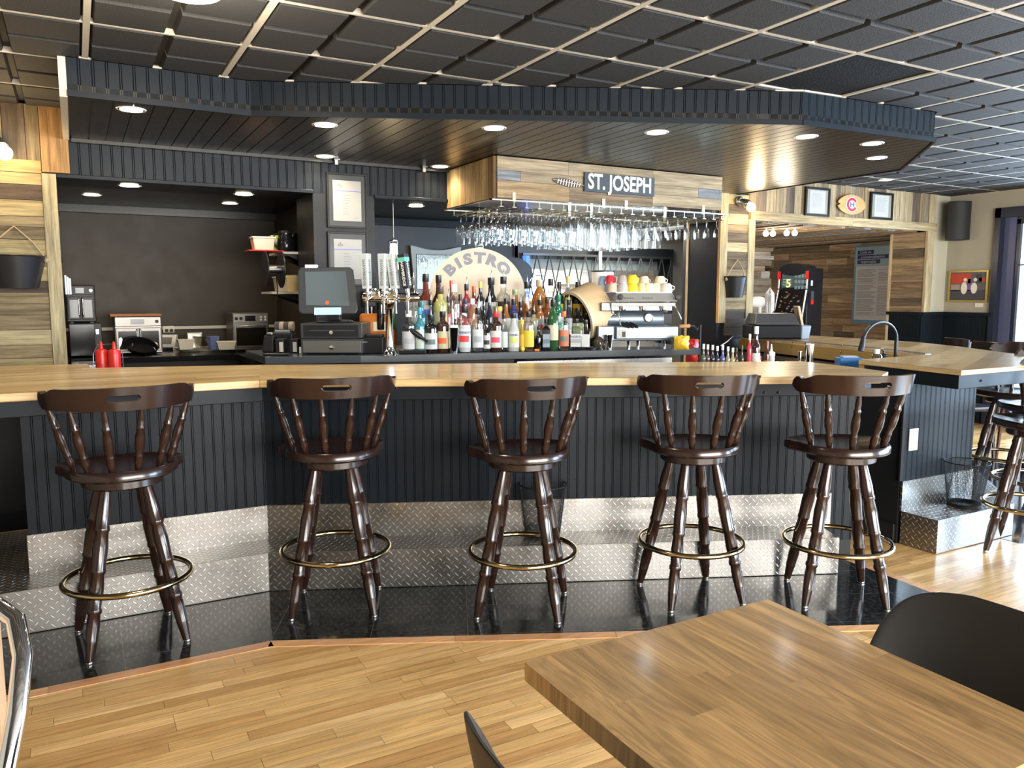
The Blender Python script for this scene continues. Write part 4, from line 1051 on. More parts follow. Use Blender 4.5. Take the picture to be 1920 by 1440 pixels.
for ch in t.children:
    if ch.name.startswith('button'):
        ch.rotation_euler = (R(90), 0, 0); ch.location = (w*(.28+.12*(bi % 2)), -.008, h*(.82+.07*(bi//2))); bi += 1
t = thing('wall_socket', 'beige double socket with two black plugs, right of the steel oven', 'socket', (.69, 7.384, 1.10)); M().box(-.045, -.03, -.027, .045, 0, .03).build('box', mat('socket_beige', (.62, .58, .46), .5), t, bevel=.003)
for x in (-.018, .02): M().box(x-.013, -.05, -.02, x+.013, -.03, .004).build('plug', BLACK, t, bevel=.004)
# pan, kitchen scale, tray of containers on the kitchen counter
t, k = pxt('roasting_pan', 'black oval roasting pan leaning against the steel oven', 'pan', 262, 655, .932); t.location = (aty(262, 650, 6.60).x, 6.60, .932)
m = M(Matrix.Translation((0, .03, .05)) @ Matrix.Rotation(R(14), 4, 'Y') @ Matrix.Rotation(R(38), 4, 'X')); m.lathe([(.0, 0), (.105, 0), (.125, .045), (.130, .05), (.118, .048), (.10, .006), (0, .006)], 32, sx=1.05, sy=.62); m.build('pan', BLACKG, t, smooth=50)
t, k = pxt('kitchen_scale', 'small white plastic scale with a grey screen, right of the roasting pan', 'scale', 309, 656, .932)
M().prism([(-.085, 0), (.085, 0), (.08, .10), (-.08, .10)], .02, .125, top=[(-.08, .06), (.08, .06), (.075, .10), (-.075, .10)]).build('body', WHITE, t, bevel=.006)
m = M(); m.add([(-.05, .012, .05), (.05, .012, .05), (.05, .042, .105), (-.05, .042, .105), (-.05, .020, .045), (.05, .020, .045), (.05, .05, .10), (-.05, .05, .10)], [(0, 1, 2, 3), (7, 6, 5, 4), (0, 4, 5, 1), (1, 5, 6, 2), (2, 6, 7, 3), (3, 7, 4, 0)]); m.build('screen', mat('screen_grey', (.20, .20, .18), .3), t)
for sx in (-1, 1): M().box(sx*.078-.008, .0, 0, sx*.078+.008, .09, .022).build('foot', WHITE, t)
t, k = pxt('serving_tray', 'round-ended cream tray with clear containers on it, between the two steel ovens', 'tray', 386, 659, .932, rz=0)
M().lathe([(0, .0), (.19, 0), (.235, .028), (.240, .030), (.232, .030), (.185, .006), (0, .006)], 40, (0, .10, 0), sy=.50).build('tray', mat('tray_cream', (.60, .56, .46), .35), t, smooth=50)
TUB = thin_glass('tub_plastic', (.88, .84, .74), .30, .2)
for nm, px, py, w, h, d, c, lab in (('plastic_tub', 348, 655, .12, .075, .09, mat('tub_white', (.62, .58, .46), .4), 'small cream plastic tub at the left end of the cream tray'), ('plastic_tub', 384, 652, .14, .09, .10, TUB, 'clear crumpled plastic tub in the middle of the cream tray'),
                              ('plastic_tub', 366, 652, .11, .12, .09, TUB, 'tilted clear plastic tub on the cream tray'), ('plastic_tub', 425, 655, .14, .06, .10, mat('tub_white', (.62, .58, .46), .4), 'flat cream plastic tub at the right end of the tray'), ('plastic_tub', 400, 655, .07, .10, .08, mat('tub_blue', (.12, .16, .34), .3), 'small blue plastic tub on the cream tray')):
    t, k = pxt(nm, lab, 'tub', px, py, .962, 'tubs on the cream tray', rz=random.uniform(-.5, .3))
    t.location.y = min(t.location.y, 6.98)
    m = M(); m.prism([(-w*.4, -d*.4), (w*.4, -d*.4), (w*.4, d*.4), (-w*.4, d*.4)], 0, h, top=[(-w*.5, -d*.5), (w*.5, -d*.5), (w*.5, d*.5), (-w*.5, d*.5)]); m.build('tub', c, t)
    M().prism([(-w*.54, -d*.54), (w*.54, -d*.54), (w*.54, d*.54), (-w*.54, d*.54)], h, h+.006).build('rim', c, t, bevel=.002)
# prep table with the red squeeze bottles
pt_ = thing('prep_table', 'stainless prep table behind the left wing of the bar', 'table', (.15, 5.0, 0))
M().prism([(.07, 4.70), (.34, 4.62), (.42, 5.36), (.07, 5.36)], .925, .95).build('table_top', STEEL, pt_, world=True, bevel=.002)
for x, y in ((.10, 4.74), (.31, 4.70), (.38, 5.30), (.10, 5.30)): M().box(x-.015, y-.015, 0, x+.015, y+.015, .925).build('leg', STEEL, pt_, world=True)
for px, lab in ((192, 'left of two red squeeze bottles with cone nozzles behind the bar'), (216, 'right of two red squeeze bottles with cone nozzles behind the bar')):
    p = atz(px, 694, .952)
    t = thing('squeeze_bottle', lab, 'bottle', (p.x, p.y, .952), 0, 'red squeeze bottles'); r = .034
    M().lathe([(0, 0), (r, 0), (r, .095), (r*.98, .10), (0, .10)], 24).build('body', RED, t, smooth=40)
    M().lathe([(0, .10), (r*1.04, .10), (r*1.04, .116), (r*.7, .122), (.012, .128), (.009, .155), (.006, .170), (0, .171)], 24).build('nozzle_cap', RED, t, smooth=40)
p = atz(204, 694, .952)
t = thing('wire_caddy', 'thin wire caddy holding the red squeeze bottles and white spoons', 'caddy', (p.x, p.y, .951))
for dx in (-.038, .038):
    M().tube([((dx+.036*math.cos(2*PI*k/24)), .036*math.sin(2*PI*k/24), .045) for k in range(24)], .0015, 6, closed=True).build('wire_ring', STEEL, t)
M().tube([(-.078, 0, .0), (-.078, 0, .10), (-.05, .01, .155), (.05, .01, .155), (.078, 0, .10), (.078, 0, 0)], .002, 6).build('wire_handle', STEEL, t)
t = thing('plastic_spoon', 'white plastic spoon sticking up by the red squeeze bottles', 'spoon', (p.x+.045, p.y+.05, .952)); M().turned((0, 0, 0), (.03, 0, .19), [(0, .002), (.7, .003), (.8, .010), (.95, .012), (1, .003)], 8).build('spoon', WHITE, t, smooth=60)
# paper towels and dark frame on the side wall of the recess
p = aty(126, 552, 6.2)
t = thing('paper_stack', 'stack of pale blue-white papers hanging on the edge of the left wall', 'paper', (-.052, 5.75, p.z+.0))
z0 = aty(126, 552, 5.75).z; z1 = aty(126, 516, 5.75).z; t.location.z = z0
for k in range(3): M().box(k*.012, 0+k*.01, 0, k*.012+.010, .14, z1-z0-.01*k).build('sheet_bundle', mat('paper_blue', (.60, .68, .74), .7), t)
z0 = aty(117, 492, 6.3).z; z1 = aty(117, 398, 6.3).z
t = thing('wall_panel', 'narrow black framed panel on the side wall of the kitchen recess', 'panel', (-.078, 6.3, z0)); M().box(0, -.15, 0, .014, .15, z1-z0).build('frame', BLACK, t, bevel=.004); M().box(.012, -.12, .03, .016, .12, z1-z0-.03).build('face', OVB, t)
# shelves on the right side of the recess
def nshelf(label, py, px0=500):
    z = aty(530, py, 6.1).z; a = aty(px0, py, 6.1)
    t = thing('wall_shelf', label, 'shelf', (1.60, 6.1, z), 0, 'shelves beside the till')
    M().box(a.x-1.60, -.20, -.018, .018, .20, 0).build('board', mat('shelf_grey', (.45, .43, .38), .5), t, bevel=.002)
    for y in (-.15, .15): M().add([(0.0, y-.006, -.018), (a.x-1.60+.04, y-.006, -.018), (0.0, y-.006, -.12), (0.0, y+.006, -.018), (a.x-1.60+.04, y+.006, -.018), (0.0, y+.006, -.12)], [(0, 1, 2), (5, 4, 3), (0, 3, 4, 1), (1, 4, 5, 2), (2, 5, 3, 0)]).build('bracket', BLACK, t)
    return z, a.x
zu, xu = nshelf('upper small shelf in the recess, holding the coffee jug', 474, 515); zl, xl = nshelf('lower small shelf in the recess, above the toaster oven', 547)
def onshelf(name, label, cat, px, z, v=6.0): p = aty(px, 500, v); return thing(name, label, cat, (p.x, v, z), 0), depth(p)/FPX
t, k = onshelf('food_tub', 'pale pink lidded tub standing on a red lid', 'tub', 494, zu+.006, 5.95)
M().prism([(-.065, -.05), (.065, -.05), (.065, .05), (-.065, .05)], 0, .085, top=[(-.078, -.06), (.078, -.06), (.078, .06), (-.078, .06)]).build('tub', mat('tub_pink', (.75, .42, .32), .4), t, bevel=.004)
M().box(-.083, -.065, .085, .083, .065, .096).build('lid', mat('tub_lid_white', (.72, .66, .55), .4), t, bevel=.003)
t, k = onshelf('red_lid', 'bright red plastic lid jutting from the upper shelf, under the pink tub', 'lid', 493, zu-.002, 5.95); M().box(-.11, -.08, 0, .14, .08, .007).build('lid', RED, t, bevel=.003)
t, k = onshelf('carton', 'lime green and white carton between the pink tub and the coffee jug', 'carton', 515, zu+.006, 6.05); M().box(-.03, -.05, 0, .05, .05, .115).build('box', mat('carton_green', (.42, .58, .10), .5), t, bevel=.003); M().box(-.031, -.051, .06, .051, .051, .085).build('stripe', WHITE, t)
for (px, v, lab) in ((537, 5.95, 'black glass coffee jug at the front of the upper shelf'), (550, 6.15, 'second black glass coffee jug, deeper on the upper shelf')):
    t, k = onshelf('coffee_jug', lab, 'jug', px, zu+.001, v); t['group'] = 'coffee jugs'
    M().lathe([(0, 0), (.055, 0), (.062, .02), (.060, .08), (.048, .12), (.050, .135), (.046, .135), (.043, .12), (.054, .08), (.056, .02), (0, .006)], 24).build('glass_body', BLACKG, t, smooth=50)
    M().lathe([(0, .134), (.052, .134), (.05, .15), (0, .152)], 24).build('lid', BLACK, t, smooth=40)
    M().tube([(-.05, -.01, .13), (-.085, -.02, .12), (-.088, -.02, .05), (-.06, -.01, .03)], .007, 8).build('handle', BLACK, t, smooth=50)
t, k = onshelf('storage_tub', 'cloudy plastic tub on the lower shelf, behind the till screen', 'tub', 530, zl+.001, 6.0); M().prism([(-.05, -.05), (.06, -.05), (.06, .06), (-.05, .06)], 0, .10, top=[(-.06, -.06), (.07, -.06), (.07, .07), (-.06, .07)]).build('tub', mat('tub_cloudy', (.48, .42, .33), .3), t, bevel=.004); M().box(-.066, -.066, .10, .076, .076, .11).build('lid', WHITE, t, bevel=.002)
t, k = onshelf('storage_tub', 'yellowish plastic bowl at the right end of the lower shelf', 'tub', 550, zl+.001, 5.95); M().lathe([(0, 0), (.045, 0), (.06, .12), (.057, .12), (.043, .005), (0, .005)], 20).build('tub', mat('tub_yellow', (.50, .40, .22), .35), t, smooth=50)
# black hose reel
p = aty(512, 505, 5.72)
t = thing('cable_reel', 'black two-disc cable reel hanging in front of the small shelves', 'reel', (p.x, 5.72, p.z)); Tr = Matrix.Rotation(R(90), 4, 'Y') @ Matrix.Rotation(R(0), 4, 'X')
for dx, r in ((-.055, .125), (.055, .13)): M(Matrix.Translation((dx, 0, 0)) @ Tr).lathe([(0, -.004), (r, -.004), (r, .004), (0, .004)], 32).build('disc', BLACK, t, smooth=30)
M(Tr).lathe([(0, -.055), (.03, -.055), (.03, .055), (0, .055)], 20).build('hub', DSTEEL, t, smooth=40)
M().tube([(.02, 0, -.03), (.025, -.01, -.15), (.0, -.02, -.28), (.01, -.02, -.40)], .004, 6).build('cord', BLACK, t)

# ---- the till and its neighbours on the back counter
ZCN = 1.031
def till_part(): pass
t, k = pxt('cash_drawer', 'wide grey cash drawer at the bottom, directly on the back counter', 'cash drawer', 622, 664.5, ZCN, 'stacked cash drawers'); tl0 = t
w = 115*k; h = 29*k
M().box(-w/2, .004, .006, w/2, .36, h).build('housing', mat('drawer_dark', (.03, .031, .032), .4), t, bevel=.003); dr = M().box(-w/2+.012, 0, .012, w/2-.008, .006, h-.012).build('drawer_front', mat('drawer_grey', (.085, .083, .076), .35), t, bevel=.002)
M(Matrix.Translation((0, 0, h*.45)) @ Matrix.Rotation(R(90), 4, 'X')).lathe([(0, 0), (.014, 0), (.013, .006), (.006, .007), (0, .007)], 20).build('lock', CHROME, dr, smooth=40)
for sx in (-1, 1): M().box(sx*w*.46-.01, .01, 0, sx*w*.46+.01, .34, .008).build('foot', BLACK, t)
z2 = ZCN+h
t = thing('cash_drawer', 'black cash drawer with a slot and lock, stacked under the till screen', 'cash drawer', tl0.location+Vector((0, 0, h)), -YAW, 'stacked cash drawers')
h2 = 29*k
M().box(-w/2, .004, 0.004, w/2, .34, h2).build('housing', mat('drawer_dark', (.03, .031, .032), .4), t, bevel=.003); dr = M().box(-w/2+.018, 0, .014, w/2-.018, .006, h2-.010).build('drawer_front', BLACK, t, bevel=.002)
M().box(-w*.36, -.001, h2*.52, w*.38, .001, h2*.56).build('slot', GREYP, dr)
M(Matrix.Translation((0, 0, h2*.42)) @ Matrix.Rotation(R(90), 4, 'X')).lathe([(0, 0), (.012, 0), (.011, .006), (0, .007)], 20).build('lock', CHROME, dr, smooth=40)
zt = tl0.location.z+h+h2
t = thing('till_terminal', 'black touch-screen till terminal on the stacked cash drawers', 'till', Vector((tl0.location.x, tl0.location.y, zt)), -YAW)
M().lathe([(0, 0), (.115, 0), (.12, .008), (.10, .018), (.0, .02)], 30, (0, .12, 0), sy=.8).build('base', BLACK, t, smooth=40)
M().prism([(-.04, .08), (.04, .08), (.04, .14), (-.04, .14)], .015, .10).build('neck', BLACK, t, bevel=.006)
x0, x1, zb, ztp = -.225, .165, .055, .36
m = M(Matrix.Translation((-.03, .04, .20)) @ Matrix.Rotation(R(-9), 4, 'X'))
o_ = [(-.165, .150), (.145, .150), (.165, .130), (.195, -.115), (.180, -.145), (-.155, -.145), (-.175, -.125), (-.182, .125)]
def plate(m, pts, y0, y1, sc=1.0):
    n = len(pts); m.add([(x, y0, z) for x, z in pts]+[(x*sc, y1, z*sc) for x, z in pts], [tuple(range(n)), tuple(range(2*n-1, n-1, -1))]+[(i, n+i, n+(i+1) % n, (i+1) % n) for i in range(n)]); return m
plate(m, o_, 0, .05, .9).build('bezel', mat('till_bezel', (.030, .034, .038), .4), t, bevel=.008)
m = M(Matrix.Translation((-.03, .04, .20)) @ Matrix.Rotation(R(-9), 4, 'X')); sc_ = plate(m, [(-.135, .118), (.118, .122), (.142, -.095), (-.125, -.090)], -.004, .0).build('screen', mat('screen_glass', (.10, .125, .135), .12), t)
m = M(Matrix.Translation((-.03, .04, .20)) @ Matrix.Rotation(R(-9), 4, 'X')); plate(m, [(-.075, -.105), (.090, -.103), (.092, -.148), (-.075, -.150)], -.0035, -.001).build('blue_sticker', mat('sticker_blue', (.42, .60, .78), .5), t)
m = M(Matrix.Translation((-.03, .04, .20)) @ Matrix.Rotation(R(-9), 4, 'X')); plate(m, [(-.135, .162), (-.060, .162), (-.060, .142), (-.135, .142)], -.0035, .02).build('tape', WHITE, t)
m = M(Matrix.Translation((-.03, .04, .20)) @ Matrix.Rotation(R(-9), 4, 'X') @ Matrix.Translation((.005, -.0042, -.075)) @ Matrix.Rotation(R(90), 4, 'X')); m.lathe([(0, 0), (.012, 0), (.012, .002), (0, .002)], 20); m.build('screen_logo', mat('logo_orange', (.80, .12, .03), .4), sc_)
for x in (-.125, .150):
    m = M(Matrix.Translation((x-.03, .062, .082)) @ Matrix.Rotation(R(81), 4, 'X')); m.lathe([(0, .02), (.018, .02), (.018, .024), (.012, .024), (0, .024)], 16); m.build('speaker_grille', BLACKG, t)
# left neighbours
t, k = pxt('card_terminal', 'left black box with a white label, left of the cash drawers', 'terminal', 526, 662, ZCN, 'boxes with white labels'); M().box(-.032, 0, 0, .022, .12, .088).build('box', BLACK, t, bevel=.004); M().box(-.006, -.002, .008, .018, 0, .070).build('white_label', PAPER, t); t1 = t
t2, k = pxt('card_terminal', 'right black box with a white label, touching the cash drawers', 'terminal', 552, 662, ZCN, 'boxes with white labels'); M().box(-.032, 0, 0, .022, .12, .088).build('box', BLACK, t2, bevel=.004); M().box(-.008, -.002, .008, .016, 0, .070).build('white_label', PAPER, t2)
t, k = pxt('receipt_printer', 'rounded black receipt printer left of the labelled boxes', 'printer', 503, 661, ZCN)
M().prism([(-.045, 0), (.035, 0), (.035, .18), (-.045, .18)], 0, .11, top=[(-.035, .03), (.03, .03), (.03, .17), (-.035, .17)]).build('housing', BLACK, t, bevel=.012); M().box(-.02, .035, .108, .02, .12, .125).build('paper_cover', DSTEEL, t, bevel=.006)
t, k = pxt('paper_roll_printer', 'grey-lidded label printer on the black receipt printer', 'printer', 523, 633, ZCN+.092); t.location = t1.location+Vector((.06, .13, .0)); 
M().box(-.08, 0, 0, .05, .10, .12).build('housing', BLACK, t, bevel=.01); M().lathe([(0, -.05), (.035, -.05), (.035, .05), (0, .05)], 20).build('roll_cover', DSTEEL, t, smooth=40)
for ch in t.children:
    if ch.name.startswith('roll_cover'): ch.rotation_euler = (0, R(90), 0); ch.location = (-.02, .05, .12)
t, k = pxt('tablet', 'flat black card reader lying before the labelled boxes', 'card reader', 533, 668, ZCN); M().prism([(-.11, -.015), (.055, -.02), (.05, .02), (-.10, .02)], 0, .016).build('body', BLACK, t, bevel=.005)
t.location += Vector((-.01, .03, 0))
t, k = pxt('tissue_pack', 'small white cube between the labelled boxes and the cash drawer', 'box', 566, 663, ZCN); M().box(-.014, -.01, 0, .014, .015, .042).build('cube', WHITE, t, bevel=.003)
t, k = pxt('receipt_printer', 'square black receipt printer right of the cash drawers', 'printer', 700, 663, ZCN); M().box(-.062, 0, 0, .062, .16, .10).build('housing', BLACK, t, bevel=.005); M().box(-.05, .01, .10, .05, .14, .118).build('lid', BLACK, t, bevel=.006); M().box(-.060, -.001, .07, -.035, .001, .075).build('badge', STEEL, t)
t, k = pxt('sleeve_stack', 'striped brown cloth roll on top of the label printer', 'cloth', 528, 603, 1.20); t.location = t1.location+Vector((.05, .16, .13))
for i in range(4): M(Matrix.Translation((-.05+i*.03, .03, .03)) @ Matrix.Rotation(R(90), 4, 'Y')).lathe([(0, 0), (.032, 0), (.032, .028), (0, .028)], 18).build('roll_band', mat('cloth_a', (.30, .25, .19), .9) if i % 2 else mat('cloth_b', (.05, .04, .035), .9), t, smooth=40)
# amber jug
t, k = pxt('whisky_jug', 'large square amber spirit jug behind the chrome beer tower', 'jug', 724, 660, ZCN); t.location += Vector((-.02, .12, 0))
AMB = mat('amber_liquid', (.45, .13, .015), .08, coat=.5)
M().prism([(-.115, 0), (.115, 0), (.115, .15), (-.115, .15)], 0, .245).build('body', AMB, t, bevel=.02); M().lathe([(.0, .24), (.03, .24), (.026, .27), (.0, .27)], 18, (.02, .07, 0)).build('neck', AMB, t, smooth=40); M().box(-.02, -.003, .13, .08, 0, .19).build('label', mat('label_cream', (.62, .56, .40), .6), t)
# beer tower
t, k = pxt('beer_tower', 'chrome beer tower with labelled tap handles', 'beer tower', 731, 667, ZCN)
M().lathe([(0, 0), (.052, 0), (.052, .006), (.040, .014), (.030, .035), (.024, .05), (.0225, .06), (.0225, .28), (.026, .285), (.05, .315), (.05, .33), (0, .33)], 32).build('column', CHROME, t, smooth=50)
Tm = Matrix.Translation((0, 0, .350)) @ Matrix.Rotation(R(90), 4, 'Y')
M(Tm).lathe([(0, -.155), (.026, -.155), (.028, -.150), (.028, .180), (.026, .185), (0, .185)], 24).build('manifold', CHROME, t, smooth=50)
HW = mat('handle_white', (.46, .50, .50), .45); HB = mat('handle_black', (.015, .015, .016), .4); GI = mat('handle_ink', (.16, .19, .20), .6)
for hx, tilt, kind in ((-.118, -2, 0), (-.020, 0, 0), (.050, -6, 0), (.122, -7, 1)):
    f = M().turned((hx, -.02, .35), (hx, -.085, .335), [(0, .013), (.5, .016), (.6, .010), (1, .010)], 12); fo = f.build('faucet_body', CHROME, t, smooth=50)
    M().turned((hx, -.075, .338), (hx, -.085, .255), [(0, .009), (.3, .008), (1, .011)], 12).build('spout', CHROME, fo, smooth=50)
    TH = Matrix.Translation((hx, -.055, .372)) @ Matrix.Rotation(R(tilt), 4, 'Y') @ Matrix.Rotation(R(-24), 4, 'Z')
    M(TH).turned((0, 0, -.02), (0, 0, .03), [(0, .008), (.5, .013), (1, .013)], 12).build('collar', CHROME, fo, smooth=50)
    hn = M(TH).prism([(-.021, -.021), (.021, -.021), (.021, .021), (-.021, .021)], .03, .235, top=[(-.025, -.025), (.025, -.025), (.025, .025), (-.025, .025)]).build('tap_handle', HB if kind else HW, t, bevel=.003)
    TT = TH @ Matrix.Translation((0, -.0245, .125)) @ UP @ Matrix.Rotation(R(-90), 4, 'Z')
    textmesh('lettering', 'SHAWBRIDGE', .026, WHITE if kind else GI, hn, TT, .0006, .0003, .95)
    TT = TH @ Matrix.Rotation(R(90), 4, 'Z') @ Matrix.Translation((0, -.0245, .125)) @ UP @ Matrix.Rotation(R(-90), 4, 'Z')
    textmesh('lettering', 'SHAWBRIDGE', .026, WHITE if kind else GI, hn, TT, .0006, .0003, .95)
    if kind: M(TH).prism([(-.0256, -.0256), (.0256, -.0256), (.0256, .0256), (-.0256, .0256)], .19, .215).build('green_band', mat('band_green', (.12, .42, .33), .5), hn)
for hx in (-.075, .015):
    Tb = Matrix.Translation((hx, -.032, .378)) @ Matrix.Rotation(R(90), 4, 'X'); M(Tb).lathe([(0, 0), (.030, 0), (.030, .008), (.026, .010), (0, .010)], 24).build('round_badge', CHROME, t, smooth=40)
# wall bracket left of the tower, scanner handset
p = aty(692, 575, 5.40)
t = thing('soap_dispenser', 'grey wall dispenser with a nozzle, left of the beer tower', 'dispenser', (p.x, 5.447, p.z)); M().box(-.03, -.09, 0, .035, 0, .11).build('housing', GREYP, t, bevel=.008); M().turned((.01, -.06, 0), (.012, -.065, -.05), [(0, .01), (1, .004)], 10).build('nozzle', STEEL, t, smooth=50)
t, k = lt('handset', 'black soda gun handset leaning right of the beer tower', 'soda gun', 792, .035, ZCN)
M().turned((-.115, .02, .175), (.03, .0, .075), [(0, .004), (.02, .018), (.7, .016), (.75, .010), (1, .008)], 14).build('gun_body', BLACK, t, smooth=50); M().box(-.15, -.01, 0, .02, .06, .022).build('holder', BLACK, t, bevel=.004); M().turned((-.115, .03, .02), (-.11, .03, .165), [(0, .007), (1, .007)], 10).build('post', BLACK, t, smooth=50)
# round bistro sign
a, b = line(.66); p = atl(896, 557, a, b); k = depth(p)/FPX
t = thing('bistro_sign', 'round frosted disc with arched grey letters BISTRO, behind the bottles', 'sign', p, -YAW+R(8)); Rr = 90*k
m_, nt, b_ = nmat('frosted_acrylic'); b_.inputs['Base Color'].default_value = (.62, .58, .50, 1); b_.inputs['Roughness'].default_value = .25; b_.inputs['Transmission Weight'].default_value = .0; b_.inputs['Subsurface Weight'].default_value = 0
trl = nt.nodes.new('ShaderNodeBsdfTranslucent'); trl.inputs[0].default_value = (.95, .86, .68, 1); mx = nt.nodes.new('ShaderNodeMixShader'); mx.inputs[0].default_value = .5
L(nt, b_.outputs[0], mx.inputs[1]); L(nt, trl.outputs[0], mx.inputs[2]); L(nt, mx.outputs[0], nt.nodes['Material Output'].inputs[0])
M(Matrix.Rotation(R(90), 4, 'X')).lathe([(0, 0), (Rr, 0), (Rr, .006), (0, .006)], 72).build('disc', m_, t, smooth=30)
GLT = mat('letter_grey', (.17, .17, .20), .4)
for ch, a in zip('BISTRO', (46, 30, 15, -3, -21, -42)):
    Tc = Matrix.Rotation(R(a), 4, Vector((0, -1, 0))) if False else Matrix.Rotation(-R(a), 4, 'Y')
    textmesh('letter', ch, .098, GLT, t, Tc @ Matrix.Translation((0, -.0075, Rr-.072)) @ UP, .0006, .006, 1.25)
for sx in (-1, 1): M().prism([(sx*.10-.008, -.03), (sx*.10+.008, -.03), (sx*.10+.008, .03), (sx*.10-.008, .03)], ZCN-p.z, -Rr*.90).build('stand_foot', BLACK, t)
# framed mirror and a gaming machine on the wall behind
t = thing('wall_mirror', 'grey wavy-framed mirror on the blue-black wall behind the taps', 'mirror', (3.02, 6.985, 1.60))
m = M(); n = 20; top = [(-.26+.52*i/n, .235-.018*math.sin(PI*i/n)+.020*abs(math.cos(PI*i/n))**3) for i in range(n+1)]
plate(m, ([(-.22, -.22), (.25, -.22)]+top[::-1])[::1], -.03, 0).build('frame', mat('mirror_frame', (.26, .30, .31), .35), t, bevel=.004)
M().box(-.20, -.034, -.15, .21, -.030, .17).build('mirror_glass', mat('mirror_glass', (.6, .63, .65), .03, 1), t)
M().box(-.205, -.033, -.155, .215, -.0295, .175).build('inner_line', NAVY, t)
t = thing('gaming_machine', 'black gaming machine with a blue light strip, behind the bistro sign', 'gaming machine', (3.62, 6.45, 0))
M().box(-.28, 0, 0, .12, .40, 1.62).build('cabinet', BLACK, t, bevel=.01)
M(Matrix.Translation((-.08, 0, 1.60)) @ Matrix.Rotation(R(90), 4, 'X')).lathe([(0, -.3), (.23, -.3), (.23, .02), (0, .02)], 40, sy=.62).build('arched_top', BLACK, t, smooth=40)
M().box(-.26, -.006, 1.15, .06, 0, 1.60).build('screen', emit('screen_rose', (.42, .05, .09), .9), t)
M().box(.085, -.012, 1.12, .122, .05, 1.76).build('light_strip', emit('led_blue', (.02, .06, 1), 3.5), t)
# folding security grille
p0 = aty(978, 472, 6.93)
t = thing('security_grille', 'folding lattice security grille across the window behind the bottles', 'grille', (XW0, 6.90, ZW0)); GR = mat('grille_steel', (.07, .075, .08), .35, .5)
zt_ = 1.79-ZW0; wv = XW1-XW0-.06; n = 13
M().box(-.02, -.012, zt_, wv+.02, .012, zt_+.022).build('top_rail', GR, t)
cell = wv/n; sl = cell*2
for i in range(-1, n+1):
    for sg in (0, 1):
        zz = []; xa = i*cell; zlen = .62
        for (z0, z1) in ((zt_-zlen, zt_), (zt_-2*zlen, zt_-zlen)):
            z0 = max(z0, .02)
            A_ = (xa, z1) if sg == 0 else (xa+sl*.0, z0); B_ = (xa+cell, z0) if sg == 0 else (xa+cell, z1)
            if A_[0] < -.02 or B_[0] > wv+.02: continue
            M().tube([(A_[0], -.012+.014*sg, A_[1]), (B_[0], -.012+.014*sg, B_[1])], .0065, 6).build('lattice_bar', GR, t)
for x in (-.0, wv): M().box(x-.012, -.01, 0, x+.012, .01, zt_).build('end_post', GR, t)
px_ = aty(1123, 480, 6.9).x-XW0; M().box(px_-.02, -.03, 0, px_+.02, -.012, zt_+.12).build('middle_post', mat('window_bluegrey', (.26, .32, .34), .4), t)
M().box(px_-.09, -.032, zt_+.06, px_+.09, -.02, zt_+.10).build('clamp', DSTEEL, t)
# ---- liquor bottles
rs = thing('bottle_riser', 'black stepped riser under the back rows of liquor bottles', 'riser', (2.4, 4.9, ZCN))
def lq(pa, d): a, b = line(d); return atl(pa, 600, a, b)
def rp(px0, px1, d0, d1): return [tuple(lq(px0, d0).xy), tuple(lq(px1, d0).xy), tuple(lq(px1, d1).xy), tuple(lq(px0, d1).xy)]
M().prism(rp(762, 1116, .205, .30), ZCN, 1.10).build('lower_tier', BLACK, rs, world=True)
M().prism(rp(762, 1110, .305, .42), ZCN, 1.17).build('upper_tier', BLACK, rs, world=True)
SH = {'std': [(0, 0), (.92, 0), (1, .03), (1, .58), (.93, .64), (.50, .71), (.41, .76), (.38, .93), (.40, .935), (.40, .96), (.33, .97), (0, .97)],
      'shoulder': [(0, 0), (.95, 0), (1, .02), (1, .64), (.95, .69), (.6, .74), (.41, .77), (.38, .94), (.40, .95), (0, .96)],
      'round': [(0, 0), (.70, 0), (.85, .03), (1, .22), (1, .42), (.85, .56), (.50, .66), (.40, .72), (.36, .94), (0, .95)],
      'tall': [(0, 0), (.95, 0), (1, .02), (1, .50), (.85, .60), (.52, .72), (.42, .82), (.40, .95), (0, .96)],
      'flask': [(0, 0), (.6, 0), (.85, .06), (1, .25), (1, .50), (.82, .68), (.45, .80), (.30, .84), (.28, .95), (0, .96)]}
LIQ = {}
